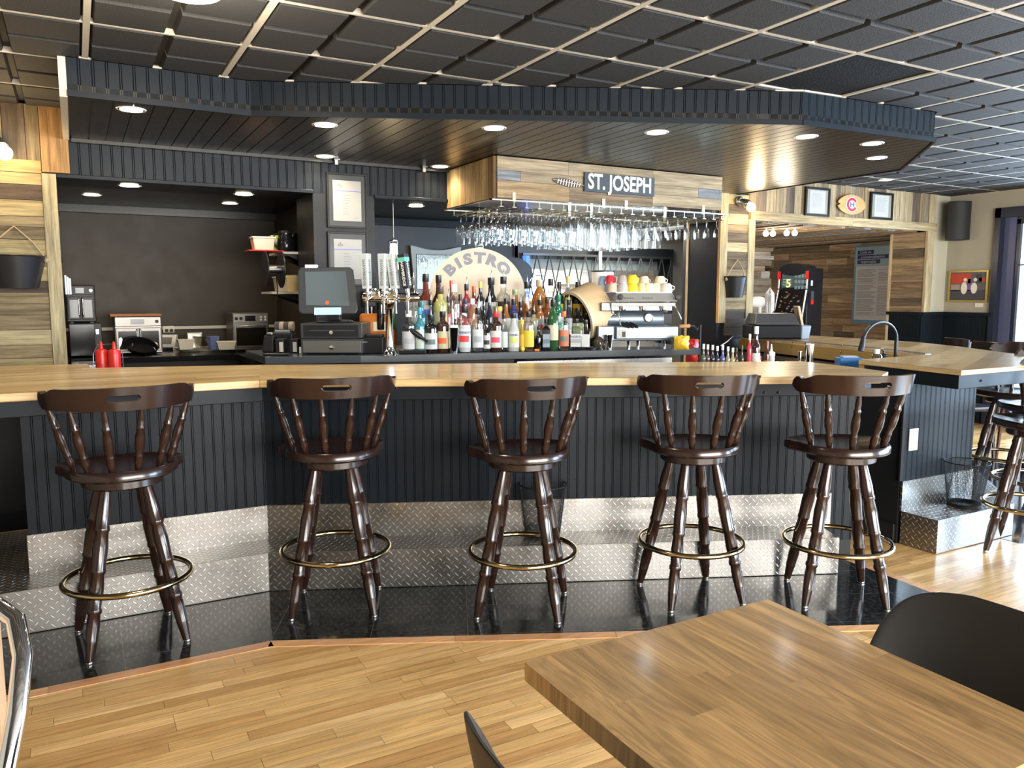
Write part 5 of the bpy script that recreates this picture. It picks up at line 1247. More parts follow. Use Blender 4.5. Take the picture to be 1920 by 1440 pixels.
def bottle(px, pyt, wpx, row, shape, glass, liq, lab, lab2, cap, desc, spout=False, text=None, sq=False):
    lab = lab and tuple(v*.72 for v in lab)
    d, zb = ((.10, ZCN), (.25, 1.10), (.36, 1.17))[row]
    p = lq(px, d); k = depth(p)/FPX; H = atl(px, pyt, *line(d)).z-zb; r = wpx*1.1*k/2
    t = thing('liquor_bottle', '', 'bottle', (p.x, p.y, zb+.0005), -YAW+random.uniform(-.1, .1))
    pr = [(a*r, z*H) for a, z in SH[shape]]; seg = 4 if sq else 24
    Tq = Matrix.Rotation(R(45), 4, 'Z') if sq else Matrix.Identity(4); f = 1.22 if sq else 1.0
    def G(nm, c):
        if c is None: return GLASS
        c = tuple(v*.6 for v in c)
        key = 'glass_%02d%02d%02d' % tuple(int(x*99) for x in c)
        return mat(key, c, .07, coat=.4)
    M(Tq).lathe([(a*f, z) for a, z in pr], seg).build('glass_body', G('g', glass), t, smooth=None if sq else 50, bevel=.004 if sq else 0)
    if liq:
        col, lvl = liq; ip = [(a*f*.90, z+.002) for a, z in pr if z < H*.93 and z/H <= lvl]; ip.append((0, ip[-1][1]))
        M(Tq).lathe(ip, seg).build('liquid', mat('liquid_%02d%02d%02d' % tuple(int(x*99) for x in col), col, .1, coat=.3), t, smooth=None if sq else 50)
    if lab:
        z0, z1 = (.10, .52) if shape != 'flask' else (.2, .5)
        n = 14
        def band(z0, z1, c, nm, e=.0012, aw=R(64)):
            m = M()
            if sq: m.box(-r*.80, -r*.875-e-.002, z0*H, r*.80, -r*.875-e, z1*H)
            else:
                rr_ = r*1.0+e; vs = []
                for i in range(n+1):
                    a_ = -PI/2-aw+2*aw*i/n; vs += [(rr_*math.cos(a_), rr_*math.sin(a_), z0*H), (rr_*math.cos(a_), rr_*math.sin(a_), z1*H)]
                m.add(vs, [(2*i, 2*i+2, 2*i+3, 2*i+1) for i in range(n)])
            return m.build(nm, mat('label_%02d%02d%02d' % tuple(int(x*99) for x in c), c, .55), t)
        lo = band(z0, z1, lab, 'label')
        if lab2: band(z0+(z1-z0)*.30, z0+(z1-z0)*.62, lab2, 'label_print', .0022, R(40))
        if text: textmesh('lettering', text, r*.5, NAVY, lo, Matrix.Translation((0, -r*(.9 if sq else 1.0)-.004, (z0+(z1-z0)*.78)*H)) @ UP, .0004, 0, .9)
    if cap:
        cz = H*.86
        cr = max(r*.46, .011)
        M().lathe([(0, cz), (cr*.95, cz), (cr, cz+.002), (cr, H), (cr*.9, H+.001), (0, H+.001)], 16).build('cap', mat('cap_%02d%02d%02d' % tuple(int(x*99) for x in cap), cap, .3), t, smooth=40)
    if spout: M().turned((0, 0, H), (.004, -.006, H+.050), [(0, .006), (.3, .003), (.9, .0022), (1, .0035)], 8).build('pourer', STEEL, t, smooth=50)
    return t, desc, row
K = (.012, .010, .010); CK = (.015, .015, .017); WH = (.75, .75, .72); OW = (.66, .64, .55)
BROWN = (.05, .018, .010); DARK = (.012, .010, .010); TEAL = (.05, .26, .32); GRN = (.03, .12, .04); RD = (.55, .03, .03)
AM = (.48, .17, .03); AM2 = (.30, .09, .02); PK = (.60, .12, .12); YG = (.58, .56, .18)
BL = [
 (766, 583, 23, 0, 'shoulder', None, ((.12, .10, .14), .5), (.55, .56, .58), (.32, .32, .34), WH, 'clear bottle with grey label and white cap'),
 (787, 577, 18, 0, 'std', TEAL, None, (.58, .66, .56), None, TEAL, 'teal bottle with pale green label'),
 (808, 590, 25, 0, 'shoulder', DARK, None, (.66, .66, .66), (.10, .16, .16), CK, 'near-black bottle with narrow white label', True),
 (830, 584, 23, 0, 'shoulder', BROWN, None, (.62, .58, .38), (.62, .10, .02), CK, 'dark brown bottle with orange label', True),
 (871, 574, 23, 0, 'std', None, ((.62, .60, .60), .6), (.62, .68, .70), RD, CK, 'clear vodka bottle with pale label and red band', False, 'SMIRNOFF'),
 (896, 578, 20, 0, 'shoulder', None, None, (.68, .72, .74), (.30, .32, .34), CK, 'clear bottle with white eagle-like label', True),
 (913, 600, 13, 0, 'std', None, None, (.70, .70, .66), (.03, .03, .03), CK, 'small bottle with black and white label'),
 (930, 584, 21, 0, 'shoulder', BROWN, None, (.74, .72, .66), (.62, .06, .12), RD, 'dark rum bottle with red animal label and red cap', True),
 (945, 588, 14, 0, 'tall', None, None, (.62, .74, .66), None, CK, 'slim clear bottle with mint label'),
 (963, 587, 20, 0, 'tall', (.66, .68, .66), None, (.70, .70, .66), (.50, .55, .12), CK, 'frosted white coconut rum bottle with palm label', False, 'MALIBU'),
 (979, 600, 9, 0, 'tall', (.62, .36, .02), None, (.80, .50, .04), None, (.8, .5, .05), 'slim bright yellow bottle'),
 (991, 584, 20, 0, 'shoulder', None, ((.30, .10, .03), .35), (.80, .60, .05), None, CK, 'clear bottle with bright yellow label'),
 (1010, 612, 9, 0, 'tall', DARK, None, None, None, CK, 'narrow black bottle'),
 (1024, 598, 15, 0, 'shoulder', DARK, None, (.30, .38, .46), (.12, .16, .20), CK, 'square bottle with blue-grey label', False, None, True),
 (1037, 562, 20, 0, 'flask', GRN, None, (.62, .62, .44), None, CK, 'dark green herbal liqueur bottle with cream label'),
 (1057, 584, 19, 0, 'shoulder', None, ((.22, .07, .03), .38), (.66, .20, .10), (.12, .16, .12), (.65, .14, .05), 'clear bottle with red and white label and orange cap'),
 (1080, 598, 22, 0, 'shoulder', None, None, (.70, .73, .71), (.30, .33, .33), CK, 'wide clear gin bottle with black cap', False, 'NOROI', True),
 (1098, 600, 17, 0, 'shoulder', None, None, (.70, .70, .66), None, CK, 'clear square bottle with small white label', False, None, True),
 (777, 553, 18, 1, 'shoulder', None, None, (.42, .40, .38), None, (.62, .62, .60), 'clear bottle with silver cap', True),
 (792, 566, 13, 1, 'std', TEAL, None, None, None, TEAL, 'narrow teal bottle'),
 (808, 562, 18, 1, 'round', None, ((.46, .46, .14), .3), None, None, CK, 'clear round bottle with a little yellow liquid', True),
 (826, 537, 24, 1, 'shoulder', YG, None, (.60, .58, .34), None, (.06, .04, .03), 'cloudy pale yellow bottle with dark cap'),
 (852, 533, 23, 1, 'shoulder', None, (RD, .6), None, None, WH, 'clear bottle filled with pink-red liqueur'),
 (841, 556, 13, 1, 'tall', None, (PK, .6), None, None, (.03, .03, .08), 'slim pink bottle with navy cap', True),
 (863, 552, 11, 1, 'tall', (.25, .03, .02), None, None, None, CK, 'slim dark red bottle'),
 (873, 560, 14, 1, 'tall', None, (RD, .55), (.55, .05, .05), None, (.03, .03, .06), 'slim clear bottle with red label and navy cap'),
 (886, 560, 17, 1, 'shoulder', (.50, .22, .12), None, (.72, .40, .26), (.25, .15, .12), WH, 'bottle with salmon label'),
 (898, 566, 12, 1, 'tall', None, None, None, None, (.6, .6, .6), 'slim clear bottle with silver cap', True),
 (908, 573, 13, 1, 'round', DARK, None, None, None, CK, 'small dark bottle', True),
 (918, 556, 12, 1, 'tall', (.03, .03, .07), None, None, None, (.4, .45, .6), 'slim navy bottle', True),
 (936, 575, 24, 1, 'round', (.50, .44, .40), None, (.60, .52, .42), None, (.60, .42, .10), 'round mauve-grey cream liqueur bottle with gold cap'),
 (949, 560, 16, 1, 'round', AM, None, (.70, .68, .60), None, CK, 'amber round bottle with white neck label'),
 (963, 561, 17, 1, 'shoulder', (.04, .05, .22), None, (.66, .70, .74), (.08, .10, .35), CK, 'blue bottle with pale label', True),
 (976, 566, 14, 1, 'std', BROWN, None, (.50, .45, .14), None, CK, 'dark bottle with olive label', True),
 (987, 558, 17, 1, 'round', AM2, None, (.36, .28, .22), None, (.5, .5, .5), 'brown bottle with silver stopper', True),
 (1001, 582, 18, 1, 'shoulder', (.52, .50, .30), None, (.62, .58, .40), None, CK, 'cloudy cream bottle', True),
 (1012, 562, 17, 1, 'std', AM, None, (.66, .62, .52), (.5, .06, .04), CK, 'amber whisky bottle with black cap', True),
 (1026, 558, 17, 1, 'shoulder', AM2, None, (.50, .48, .42), None, (.05, .03, .02), 'brown whisky bottle with dark stopper'),
 (1047, 553, 19, 1, 'std', (.02, .20, .10), None, (.60, .66, .58), (.08, .35, .20), (.02, .15, .08), 'bright green gin bottle with white label', True),
 (1066, 562, 14, 1, 'tall', (.04, .04, .06), None, (.62, .62, .60), None, CK, 'slim dark bottle with white label', True),
 (1084, 578, 22, 1, 'shoulder', DARK, None, (.36, .40, .22), None, CK, 'black bottle with olive label', False, None, True),
 (1100, 574, 14, 1, 'tall', DARK, None, None, None, CK, 'slim black bottle beside the wooden drum', True),
 (714, 512, 14, 2, 'std', DARK, None, None, None, (.35, .03, .06), 'dark wine bottle with red capsule, left of the beer tower'),
 (736, 515, 14, 2, 'std', GRN, None, None, None, (.03, .08, .03), 'dark green bottle behind the beer tower'),
 (776, 520, 18, 2, 'std', (.04, .038, .02), None, (.50, .48, .44), None, (.10, .10, .08), 'dark olive bottle with pale label', True),
 (799, 514, 24, 2, 'round', (.22, .04, .02), None, (.66, .66, .64), (.10, .12, .5), CK, 'red-brown brandy bottle with pale label', True),
 (823, 516, 22, 2, 'round', (.09, .025, .012), None, None, None, CK, 'dark brown bottle with black and white cap'),
 (847, 526, 14, 2, 'std', (.30, .10, .05), None, None, None, (.55, .10, .08), 'bottle with red capsule'),
 (875, 533, 16, 2, 'std', (.50, .03, .04), None, (.62, .12, .14), None, CK, 'tapered red bottle', True),
 (889, 537, 15, 2, 'std', (.22, .02, .02), None, None, None, (.65, .10, .04), 'dark red bottle with orange-red cap'),
 (901, 528, 14, 2, 'std', (.03, .03, .04), None, None, None, (.62, .44, .10), 'dark bottle with tall gold capsule'),
 (921, 521, 25, 2, 'round', DARK, None, (.45, .44, .38), None, CK, 'black broad-shouldered bottle with a yellow seal', True),
 (944, 519, 23, 2, 'std', None, None, (.03, .03, .03), None, CK, 'clear bottle with big black label', True),
 (966, 543, 22, 2, 'round', AM, None, None, None, (.30, .34, .18), 'amber bottle with green stopper'),
 (988, 529, 22, 2, 'std', None, (AM, .58), None, None, CK, 'clear bottle half full of amber spirit', True),
 (1011, 525, 27, 2, 'flask', (.52, .20, .03), None, None, None, (.40, .36, .28), 'big oval amber bottle'),
 (1032, 523, 19, 2, 'std', None, None, (.68, .68, .68), (.05, .05, .05), CK, 'clear bottle with white oval label', True),
 (1048, 529, 15, 2, 'shoulder', DARK, None, (.70, .62, .06), (.05, .05, .03), CK, 'dark bottle with yellow label and flat black stopper'),
 (1065, 518, 14, 2, 'std', None, ((.60, .52, .05), .6), (.60, .62, .60), None, (.62, .46, .20), 'clear yellow bottle with ornate gold stopper'),
 (1083, 529, 19, 2, 'std', DARK, None, (.72, .40, .03), (.30, .55, .05), CK, 'black bottle with orange and lime label'),
]
made = [(b[0],)+bottle(*b[:10], b[10], *(b[11:])) for b in BL]
for row, rn in ((0, 'front'), (1, 'middle'), (2, 'back')):
    rr = sorted([q for q in made if q[3] == row], key=lambda q: q[0])
    for i, (px, t, desc, _) in enumerate(rr):
        t['label'] = desc+', '+(ORD[i]+' from left, '+rn+' row' if 'beer tower' not in desc and 'drum' not in desc else rn+' row'); t['group'] = 'liquor bottles on the back counter'
# shakers, jigger, decanter between bottles and coffee machine
def steelcup(label, px, pyt, w, d=.10, nm='cocktail_shaker', glass_top=False):
    p = lq(px, d); k = depth(p)/FPX; H = atl(px, pyt, *line(d)).z-ZCN; r = w*k/2
    t = thing(nm, label, 'shaker', (p.x, p.y, ZCN)); M().lathe([(0, 0), (r*.72, 0), (r*.74, .004), (r, H-.002), (r*1.02, H), (r*.97, H-.002), (r*.7, .005), (0, .005)], 24).build('tin', CHROME, t, smooth=50)
    if glass_top: M().lathe([(r*.85, H*.9), (r*.82, H*1.05), (r*.80, H*1.10), (.0, H*1.10)], 24).build('white_lid', mat('lid_milky', (.70, .74, .72), .3), t, smooth=40)
steelcup('steel shaker tin with milky lid among the front bottles', 850, 614, 22, .06, glass_top=True)
steelcup('small steel shaker left of the coffee machine', 1143, 628, 13, .06)
t, k = lt('decanter', 'squat dark brown decanter with a gold neck, beside the wooden drum', 'bottle', 1124, .13, ZCN)
M().lathe([(0, 0), (.038, 0), (.045, .02), (.045, .05), (.02, .075), (.010, .085), (0, .085)], 24).build('glass_body', mat('decanter_brown', (.06, .04, .02), .1), t, smooth=50); M().lathe([(.0095, .085), (.009, .15), (.010, .155), (0, .155)], 16, cap=False).build('neck', mat('neck_gold', (.55, .45, .22), .3), t, smooth=50)
t, k = lt('jigger', 'small steel jigger before the decanter', 'jigger', 1127, .04, ZCN); M().lathe([(0, 0), (.014, 0), (.004, .022), (.016, .05), (.014, .05), (0, .025)], 18).build('cup', CHROME, t, smooth=40)
t, k = lt('strainer', 'steel strainer lying left of the jigger', 'strainer', 1112, .05, ZCN); M().lathe([(0, .0), (.02, 0), (.035, .018), (.045, .02), (.033, .02), (.018, .004), (0, .004)], 24).build('bowl', CHROME, t, smooth=40); M().turned((.0, 0, .018), (-.07, .0, .016), [(0, .003), (1, .004)], 8).build('handle', CHROME, t, smooth=40)
t, k = lt('lemon', 'small yellow lemon before the coconut rum bottle', 'lemon', 980, .05, ZCN+.015); M().ball((0, 0, 0), .014, 12, sz=1.1).build('fruit', mat('lemon_yellow', (.75, .60, .05), .4), t, smooth=80)
t, k = lt('bottle_tag', 'small orange tag lying before the narrow black bottle', 'tag', 1007, .05, ZCN); M().box(-.016, -.006, 0, .016, .006, .014).build('tag', mat('tag_orange', (.80, .20, .02), .5), t, bevel=.003)
# wooden drum lying on its side
a, b = line(.34); p = atl(1082, 600, a, b)
t = thing('wooden_drum', 'tan plywood drum lying on its side between bottles and coffee machine', 'drum', (p.x, p.y, 1.24))
ax = Matrix.Rotation(-YAW, 4, 'Z') @ Vector((.80, .50, .30)); ax.normalize()
Td = ax.to_track_quat('Z', 'Y').to_matrix().to_4x4()
PLYW = mat('plywood_tan', (.60, .43, .24), .55, bump=.1, bscale=20)
M(Td).lathe([(.175, -.02), (.195, -.02), (.203, .17), (.19, .17)], 56, cap=False).build('shell', PLYW, t, smooth=40); M(Td).lathe([(.175, -.025), (.197, -.025), (.197, -.012), (.175, -.012), (.175, -.025)], 56, cap=False).build('rim', mat('ply_edge', (.66, .54, .36), .5), t, smooth=40)
M(Td).lathe([(0, .165), (.19, .165), (.19, .17), (0, .17)], 40).build('bottom_disc', PLYW, t)

# ---- coffee machine
t, k = pxt('espresso_machine', 'pale steel three-group espresso machine with cups on top', 'coffee machine', 1205, 655, ZCN, rz=-YAW+R(5)); em = t
t.location += Vector((.03, .02, 0))
IV = mat('machine_ivory', (.27, .265, .24), .4, .1); LB = mat('machine_blue_steel', (.17, .205, .235), .38, .75)
def X(px): return (px-1205)*k
def Zp(py): return (655-py)*k
m = M(); m.box(X(1150), 0, Zp(637), X(1270), .04, Zp(612)); m.build('drip_tray_front', LB, t, bevel=.008)
M().box(X(1118), .04, Zp(640), X(1262), .40, Zp(612)).build('base_body', LB, t, bevel=.006)
M(Matrix.Translation((0, .20, Zp(600))) @ Matrix.Rotation(R(90), 4, 'Y')).lathe([(0, X(1132)), (.072, X(1132)), (.075, X(1136)), (.075, X(1248)), (.070, X(1252)), (0, X(1252))], 36).build('boiler_drum', LB, t, smooth=40)
M().prism([(X(1125), .06), (X(1262), .06), (X(1262), .42), (X(1125), .42)], Zp(584), Zp(568)).build('group_housing', mat('housing_dark', (.16, .18, .20), .3, .6), t, bevel=.005)
m = M(); m.add([(X(1148), .0, Zp(566)), (X(1268), .0, Zp(566)), (X(1262), .06, Zp(550)), (X(1152), .06, Zp(550)), (X(1148), .42, Zp(566)), (X(1268), .42, Zp(566)), (X(1262), .42, Zp(550)), (X(1152), .42, Zp(550))], [(0, 1, 2, 3), (7, 6, 5, 4), (0, 4, 5, 1), (1, 5, 6, 2), (2, 6, 7, 3), (3, 7, 4, 0)])
m.build('control_panel', IV, t, bevel=.005); M().box(X(1142), .03, Zp(575), X(1266), .08, Zp(568)).build('lower_trim', IV, t, bevel=.003)
M().box(X(1154), .08, Zp(549.5), X(1262), .42, Zp(548)).build('cup_tray', STEEL, t)
for px in (1166, 1205, 1244):
    g = M(); g.lathe([(0, Zp(583)), (.022, Zp(583)), (.026, Zp(576)), (.024, Zp(569)), (0, Zp(569))], 20, (X(px), .055, 0)); g.build('group_head', CHROME, t, smooth=50)
for px in (1172, 1180, 1188):
    M().turned((X(px)-.03, .04, Zp(607)), (X(px)+.0, -.04, Zp(613)), [(0, .010), (.3, .012), (1, .010)], 10).build('portafilter', BLACK, t, smooth=50)
for px, py in ((1157, 557), (1266, 558)): M(Matrix.Translation((X(px), .0, Zp(py))) @ Matrix.Rotation(R(90), 4, 'X')).lathe([(0, 0), (.018, 0), (.020, .012), (.016, .026), (0, .028)], 16).build('steam_knob', BLACK, t, smooth=40)
M().tube([(X(1143), .05, Zp(575)), (X(1143), .03, Zp(588)), (X(1150), .01, Zp(590)), (X(1155), .0, Zp(585)), (X(1158), -.01, Zp(610))], .0035, 8).build('steam_wand', CHROME, t, smooth=50)
M().tube([(X(1265), .05, Zp(572)), (X(1268), .03, Zp(580)), (X(1276), .0, Zp(600))], .004, 8).build('steam_wand', CHROME, t, smooth=50)
g = M(Matrix.Translation((X(1221), .128, Zp(597))) @ Matrix.Rotation(R(90), 4, 'X')).lathe([(0, 0), (.030, 0), (.030, .01), (.026, .012), (0, .012)], 28).build('gauge', WHITE, t, smooth=40)
M(Matrix.Translation((X(1221), .128, Zp(597))) @ Matrix.Rotation(R(90), 4, 'X')).lathe([(.030, 0), (.033, 0), (.033, .013), (.027, .015), (.027, .012)], 28, cap=False).build('gauge_ring', DSTEEL, g, smooth=40)
for px in (1125, 1180, 1198, 1249): M().lathe([(.010, 0), (.012, .03), (.014, Zp(637)), (0, Zp(637))], 12, (X(px), .08, 0)).build('foot', CHROME, t, smooth=40)
for gx in (1168, 1204):
    for q in range(4): M(Matrix.Translation((X(gx+q*5), .02, Zp(559.5))) @ Matrix.Rotation(R(70), 4, 'X')).lathe([(0, 0), (.004, 0), (.004, .004), (0, .004)], 8).build('button', DSTEEL, t)
M().box(X(1153), -.002, Zp(634), X(1170), 0, Zp(618)).build('brand_panel', IV, t); M().box(X(1162), -.004, Zp(632), X(1168), -.002, Zp(622)).build('switch', BLACK, t)
em_z = em.location.z+Zp(548)
def cup(px, pyt, w, col, label, dy=.16, level=0, h=None, nm='cup'):
    loc = em.matrix_basis @ Vector((X(px), dy, Zp(548)+level)); H = h or .060; w = w*1.25; r = w*k/2
    t = thing(nm, label, 'cup', loc, random.uniform(-.4, .2), 'cups on the coffee machine')
    M().lathe([(0, H), (r*.6, H), (r*.85, H*.8), (r, H*.2), (r, 0), (r*.94, 0), (r*.9, H*.25), (0, H*.9)], 20).build('bowl', mat('cup_%02d%02d%02d' % tuple(int(x*99) for x in col), col, .25), t, smooth=50)
    M().tube([(r*.95, -.0, H*.25), (r*1.35, 0, H*.3), (r*1.4, 0, H*.6), (r*.9, 0, H*.75)], .0035, 8).build('handle', mat('cup_%02d%02d%02d' % tuple(int(x*99) for x in col), col, .25), t, smooth=50)
YL = (.80, .58, .03); CRM = (.75, .62, .42); GRY = (.45, .43, .40)
bpy.context.view_layer.update()
for px, w, c, lv, dy, lab in ((1150, 16, (.60, .50, .36), 0, .12, 'beige upturned cup at the left end of the row'), (1146, 15, (.50, .02, .03), .055, .14, 'dark red cup on top at the left end'), (1168, 18, (.42, .40, .38), 0, .10, 'grey upturned cup beside the yellow ones'),
                          (1138, 16, (.30, .42, .60), .05, .22, 'pale blue cup at the far left of the machine'), (1168, 16, (.34, .30, .26), .055, .12, 'brown-grey cup stacked left of the yellow pair'),
                          (1187, 19, YL, 0, .10, 'lower of two bright yellow cups'), (1188, 18, YL, .056, .12, 'upper of two bright yellow cups'), (1204, 13, (.62, .55, .25), 0, .09, 'small pale yellow glass cup right of the yellow pair'),
                          (1219, 18, CRM, 0, .10, 'cream cup in the middle of the right group'), (1234, 18, CRM, 0, .12, 'cream cup next to last on the machine'), (1252, 20, (.62, .56, .46), 0, .10, 'off-white cup at the right end of the row'),
                          (1218, 16, CRM, .05, .22, 'cream cup stacked in the middle'), (1248, 18, CRM, .05, .2, 'cream cup stacked at the right end')):
    cup(px, 0, w, c, lab+', on the coffee machine', dy, lv)
loc = em.matrix_basis @ Vector((X(1140), .30, Zp(548))); t = thing('filter_canister', 'white canister with black lid behind the upturned cups', 'canister', loc); M().lathe([(0, 0), (.075, 0), (.078, .14), (0, .14)], 28).build('body', WHITE, t, smooth=40); M().lathe([(0, .14), (.082, .14), (.082, .15), (0, .152)], 28).build('lid', BLACK, t, smooth=40)
# right of the machine: bent bar, bags, grinder
t, k = pxt('knock_out_bar', 'bent black bar with a wooden grip, right end of the back counter', 'handle', 1311, 680, .86)
k2 = k
M().tube([(0, 0, 0), (0, 0, .30*1), ((1306-1311)*k, 0, (680-618)*k), ((1300-1311)*k, 0, (680-612)*k), ((1290-1311)*k, 0, (680-611)*k)], .010, 10).build('bar', BLACK, t, smooth=50)
M().turned(((1292-1311)*k, 0, (680-611)*k), ((1272-1311)*k, 0, (680-612)*k), [(0, .012), (.1, .016), (.9, .015), (1, .012)], 14).build('wooden_grip', mat('grip_wood', (.50, .24, .10), .4), t, smooth=50)
def bag(label, nm, px0, px1, py0, py1, z, col, cat='bag', dd=.07, metal=.0, rough=.3):
    t, k = pxt(nm, label, cat, (px0+px1)/2, py1, z); w = (px1-px0)*k; h = (py1-py0)*k
    m = M(); n = 9; vs = []; fs_ = []
    rnd = random.Random(px0)
    for i in range(n+1):
        for j in range(n+1):
            u = i/n-.5; v = j/n; b_ = (1-(2*u)**2)*(1-(2*v-1)**4)
            vs.append((u*w+rnd.uniform(-.004, .004), -dd*.5*b_+rnd.uniform(-.006, .006), v*h*(1-.12*abs(u))+rnd.uniform(-.006, .006)*(v > 0)))
    nn = len(vs)
    for x, y, z_ in list(vs): vs.append((x, -y+.002, z_))
    for i in range(n):
        for j in range(n):
            a_ = i*(n+1)+j; fs_.append((a_, a_+n+1, a_+n+2, a_+1)); fs_.append((nn+a_, nn+a_+1, nn+a_+n+2, nn+a_+n+1))
    m.add(vs, fs_); m.build('bag', mat(nm+'_%d' % px0, col, rough, metal), t, smooth=70); return t
bag('crumpled yellow bag at the right end of the back counter', 'snack_bag', 1264, 1292, 629, 656, ZCN-.0, (.72, .48, .04))
bag('crumpled red bag leaning left of the bent black bar', 'snack_bag', 1286, 1309, 634, 684, .88, (.42, .02, .015))
t, k = pxt('coffee_grinder', 'small black grinder right of the coffee machine', 'grinder', 1262, 640, ZCN); t.location += Vector((.12, .25, 0)); M().box(-.05, 0, 0, .06, .12, .22).build('body', BLACK, t, bevel=.01); M().lathe([(0, .22), (.035, .22), (.05, .30), (.05, .31), (0, .31)], 20, (0, .06, 0)).build('hopper', GREYP, t, smooth=40)

# ---- bottles on the low shelf behind the bar
SP, SQ = (2.72, 3.92), (3.78, 3.42)
def low(nm, label, cat, px, pyt, w, body, cap, labc, sp=SP, sq=SQ, grp='bottles on the low shelf', capf=.14, txt=None, sh='std'):
    p = atl(px, 660, sp, sq); k = depth(p)/FPX; r = w*k/2; zb = .881; H = atl(px, pyt, sp, sq).z-zb
    t = thing(nm, label, cat, (p.x, p.y, zb), -YAW, grp)
    M().lathe([(a*r, z*H) for a, z in SH[sh]], 20).build('glass_body', mat('glass_%02d%02d%02d' % tuple(int(x*99) for x in body), body, .07, coat=.4), t, smooth=50)
    if labc: M().lathe([(r*1.02, H*.18), (r*1.02, H*.5)], 20, cap=False).build('label', mat('label_%02d%02d%02d' % tuple(int(x*99) for x in labc), labc, .55), t, smooth=60)
    if cap: M().lathe([(0, H*(1-capf)), (r*.5, H*(1-capf)), (r*.5, H), (0, H+.001)], 16).build('cap', mat('cap_%02d%02d%02d' % tuple(int(x*99) for x in cap), cap, .3), t, smooth=40)
GN = (.12, .13, .08)
for i, (px, py, c, lc) in enumerate(((1319, 645, (.10, .11, .06), (.55, .55, .48)), (1327, 646, (.09, .05, .05), (.6, .3, .28)), (1336, 647, (.02, .02, .02), (.5, .5, .48)), (1345, 649, (.03, .02, .04), (.55, .35, .4)), (1355, 647, (.10, .12, .30), (.55, .58, .5)), (1365, 650, (.30, .26, .20), (.62, .6, .55)), (1374, 652, (.40, .36, .16), (.66, .62, .45)))):
    low('syrup_bottle', 'white-capped syrup bottle, %s in the left cluster behind the bar' % (ORD[i]+' from the left'), 'bottle', px, py, 9.5, c, (.75, .75, .72), lc)
for px, py, w, c, cp, lc, lab, sh in ((1381, 652, 8, (.06, .03, .02), (.03, .03, .03), (.60, .56, .35), 'black-capped bottle with cream label right of the syrup cluster', 'std'), (1391, 648, 9, (.05, .03, .02), (.03, .03, .03), (.66, .58, .40), 'dark bottle with floral cream label beside the red can', 'std'),
    (1405, 626, 9, (.55, .05, .08), (.70, .68, .60), (.60, .05, .10), 'pink-red bottle with white cap, left of the tall dark bottle', 'shoulder'), (1417, 612, 16, (.03, .012, .015), (.75, .72, .70), (.66, .62, .60), 'tall dark bottle with pinkish label and white capsule', 'std'),
    (1438, 640, 11, (.05, .02, .01), (.25, .03, .03), (.62, .20, .05), 'brown bottle with orange label and red cap', 'shoulder'), (1426, 668, 7, (.6, .56, .5), (.5, .1, .1), None, 'small white and red bottle before the tall dark one', 'std')):
    low('mixer_bottle', lab, 'bottle', px, py, w, c, cp, lc, sh=sh)
def lowp(px, d=0): return atl(px, 660, (SP[0], SP[1]+d), (SQ[0], SQ[1]+d))
p = lowp(1446); k = depth(p)/FPX
t = thing('sauce_bottle', 'clear grey squeeze bottle with a white cone nozzle', 'bottle', (p.x, p.y, .881)); H = atl(1446, 645, SP, SQ).z-.881
M().lathe([(0, 0), (.022, 0), (.022, H*.68), (0, H*.68)], 20).build('body', mat('squeeze_grey', (.42, .42, .42), .3), t, smooth=40); M().lathe([(0, H*.68), (.023, H*.68), (.023, H*.76), (.008, H*.8), (.003, H), (0, H)], 16).build('nozzle_cap', WHITE, t, smooth=40)
for px, py, w, lab in ((1517, 645, 17, 'tall ribbed steel shaker tin behind the bar end'), (1500, 659, 8, 'slim steel jigger left of the tall shaker tin')):
    p = lowp(px, .02); k = depth(p)/FPX; r = w*k/2; H = atl(px, py, (SP[0], SP[1]+.02), (SQ[0], SQ[1]+.02)).z-.881
    t = thing('cocktail_shaker' if w > 9 else 'jigger', lab, 'shaker' if w > 9 else 'jigger', (p.x, p.y, .881)); pr = [(0, 0), (r*.8, 0), (r*.85, .004)]+([(r*(.86+.14*q/8), H*(q+.5)/9) for q in range(9)] if w > 9 else [(r*.4, H*.4), (r*.4, H*.5)])+[(r, H), (r*.93, H), (r*.8, H*.7 if w < 9 else .01), (0, H*.6 if w < 9 else .01)]
    M().lathe(pr, 28).build('tin', CHROME, t, smooth=30)
for px, lab in ((1462, 'left empty glass on the low shelf beside the squeeze bottle'), (1478, 'right empty glass on the low shelf')):
    p = lowp(px, .03); t = thing('tumbler', lab, 'glass', (p.x, p.y, .881), 0, 'tumblers behind the bar'); M().lathe([(0, .0), (.026, 0), (.032, .105), (.030, .105), (.024, .006), (0, .006)], 20).build('glass', GLASS, t, smooth=50)
# blue carton, sanitizer, soap pump
p = atl(1598, 680, (3.9, 3.3), (4.6, 3.42)); k = depth(p)/FPX
t = thing('blue_carton', 'bright blue carton of gloves behind the rounded bar end', 'box', (p.x, p.y, .881), -YAW-.1); H = atl(1598, 672, (3.9, 3.3), (4.6, 3.42)).z-.881; w = 44*k
M().box(-w/2, 0, 0, w/2, .12, H).build('box', mat('carton_blue', (.03, .20, .52), .4), t, bevel=.003); M().box(-w*.35, .02, H, w*.3, .09, H+.012).build('glove_tuft', mat('tuft', (.35, .40, .50), .6), t, bevel=.005)
p = atz(1644, 668, 1.012)
t = thing('sanitizer_bottle', 'clear sanitizer bottle with white cap behind the right-hand bar arm', 'bottle', (4.46, 3.30, .881), 0); z1 = atl(1644, 655, (4.4, 3.25), (4.6, 3.33)).z-.881
q = atl(1644, 660, (4.0, 3.28), (5.0, 3.32)); t.location = (q.x, q.y, .881)
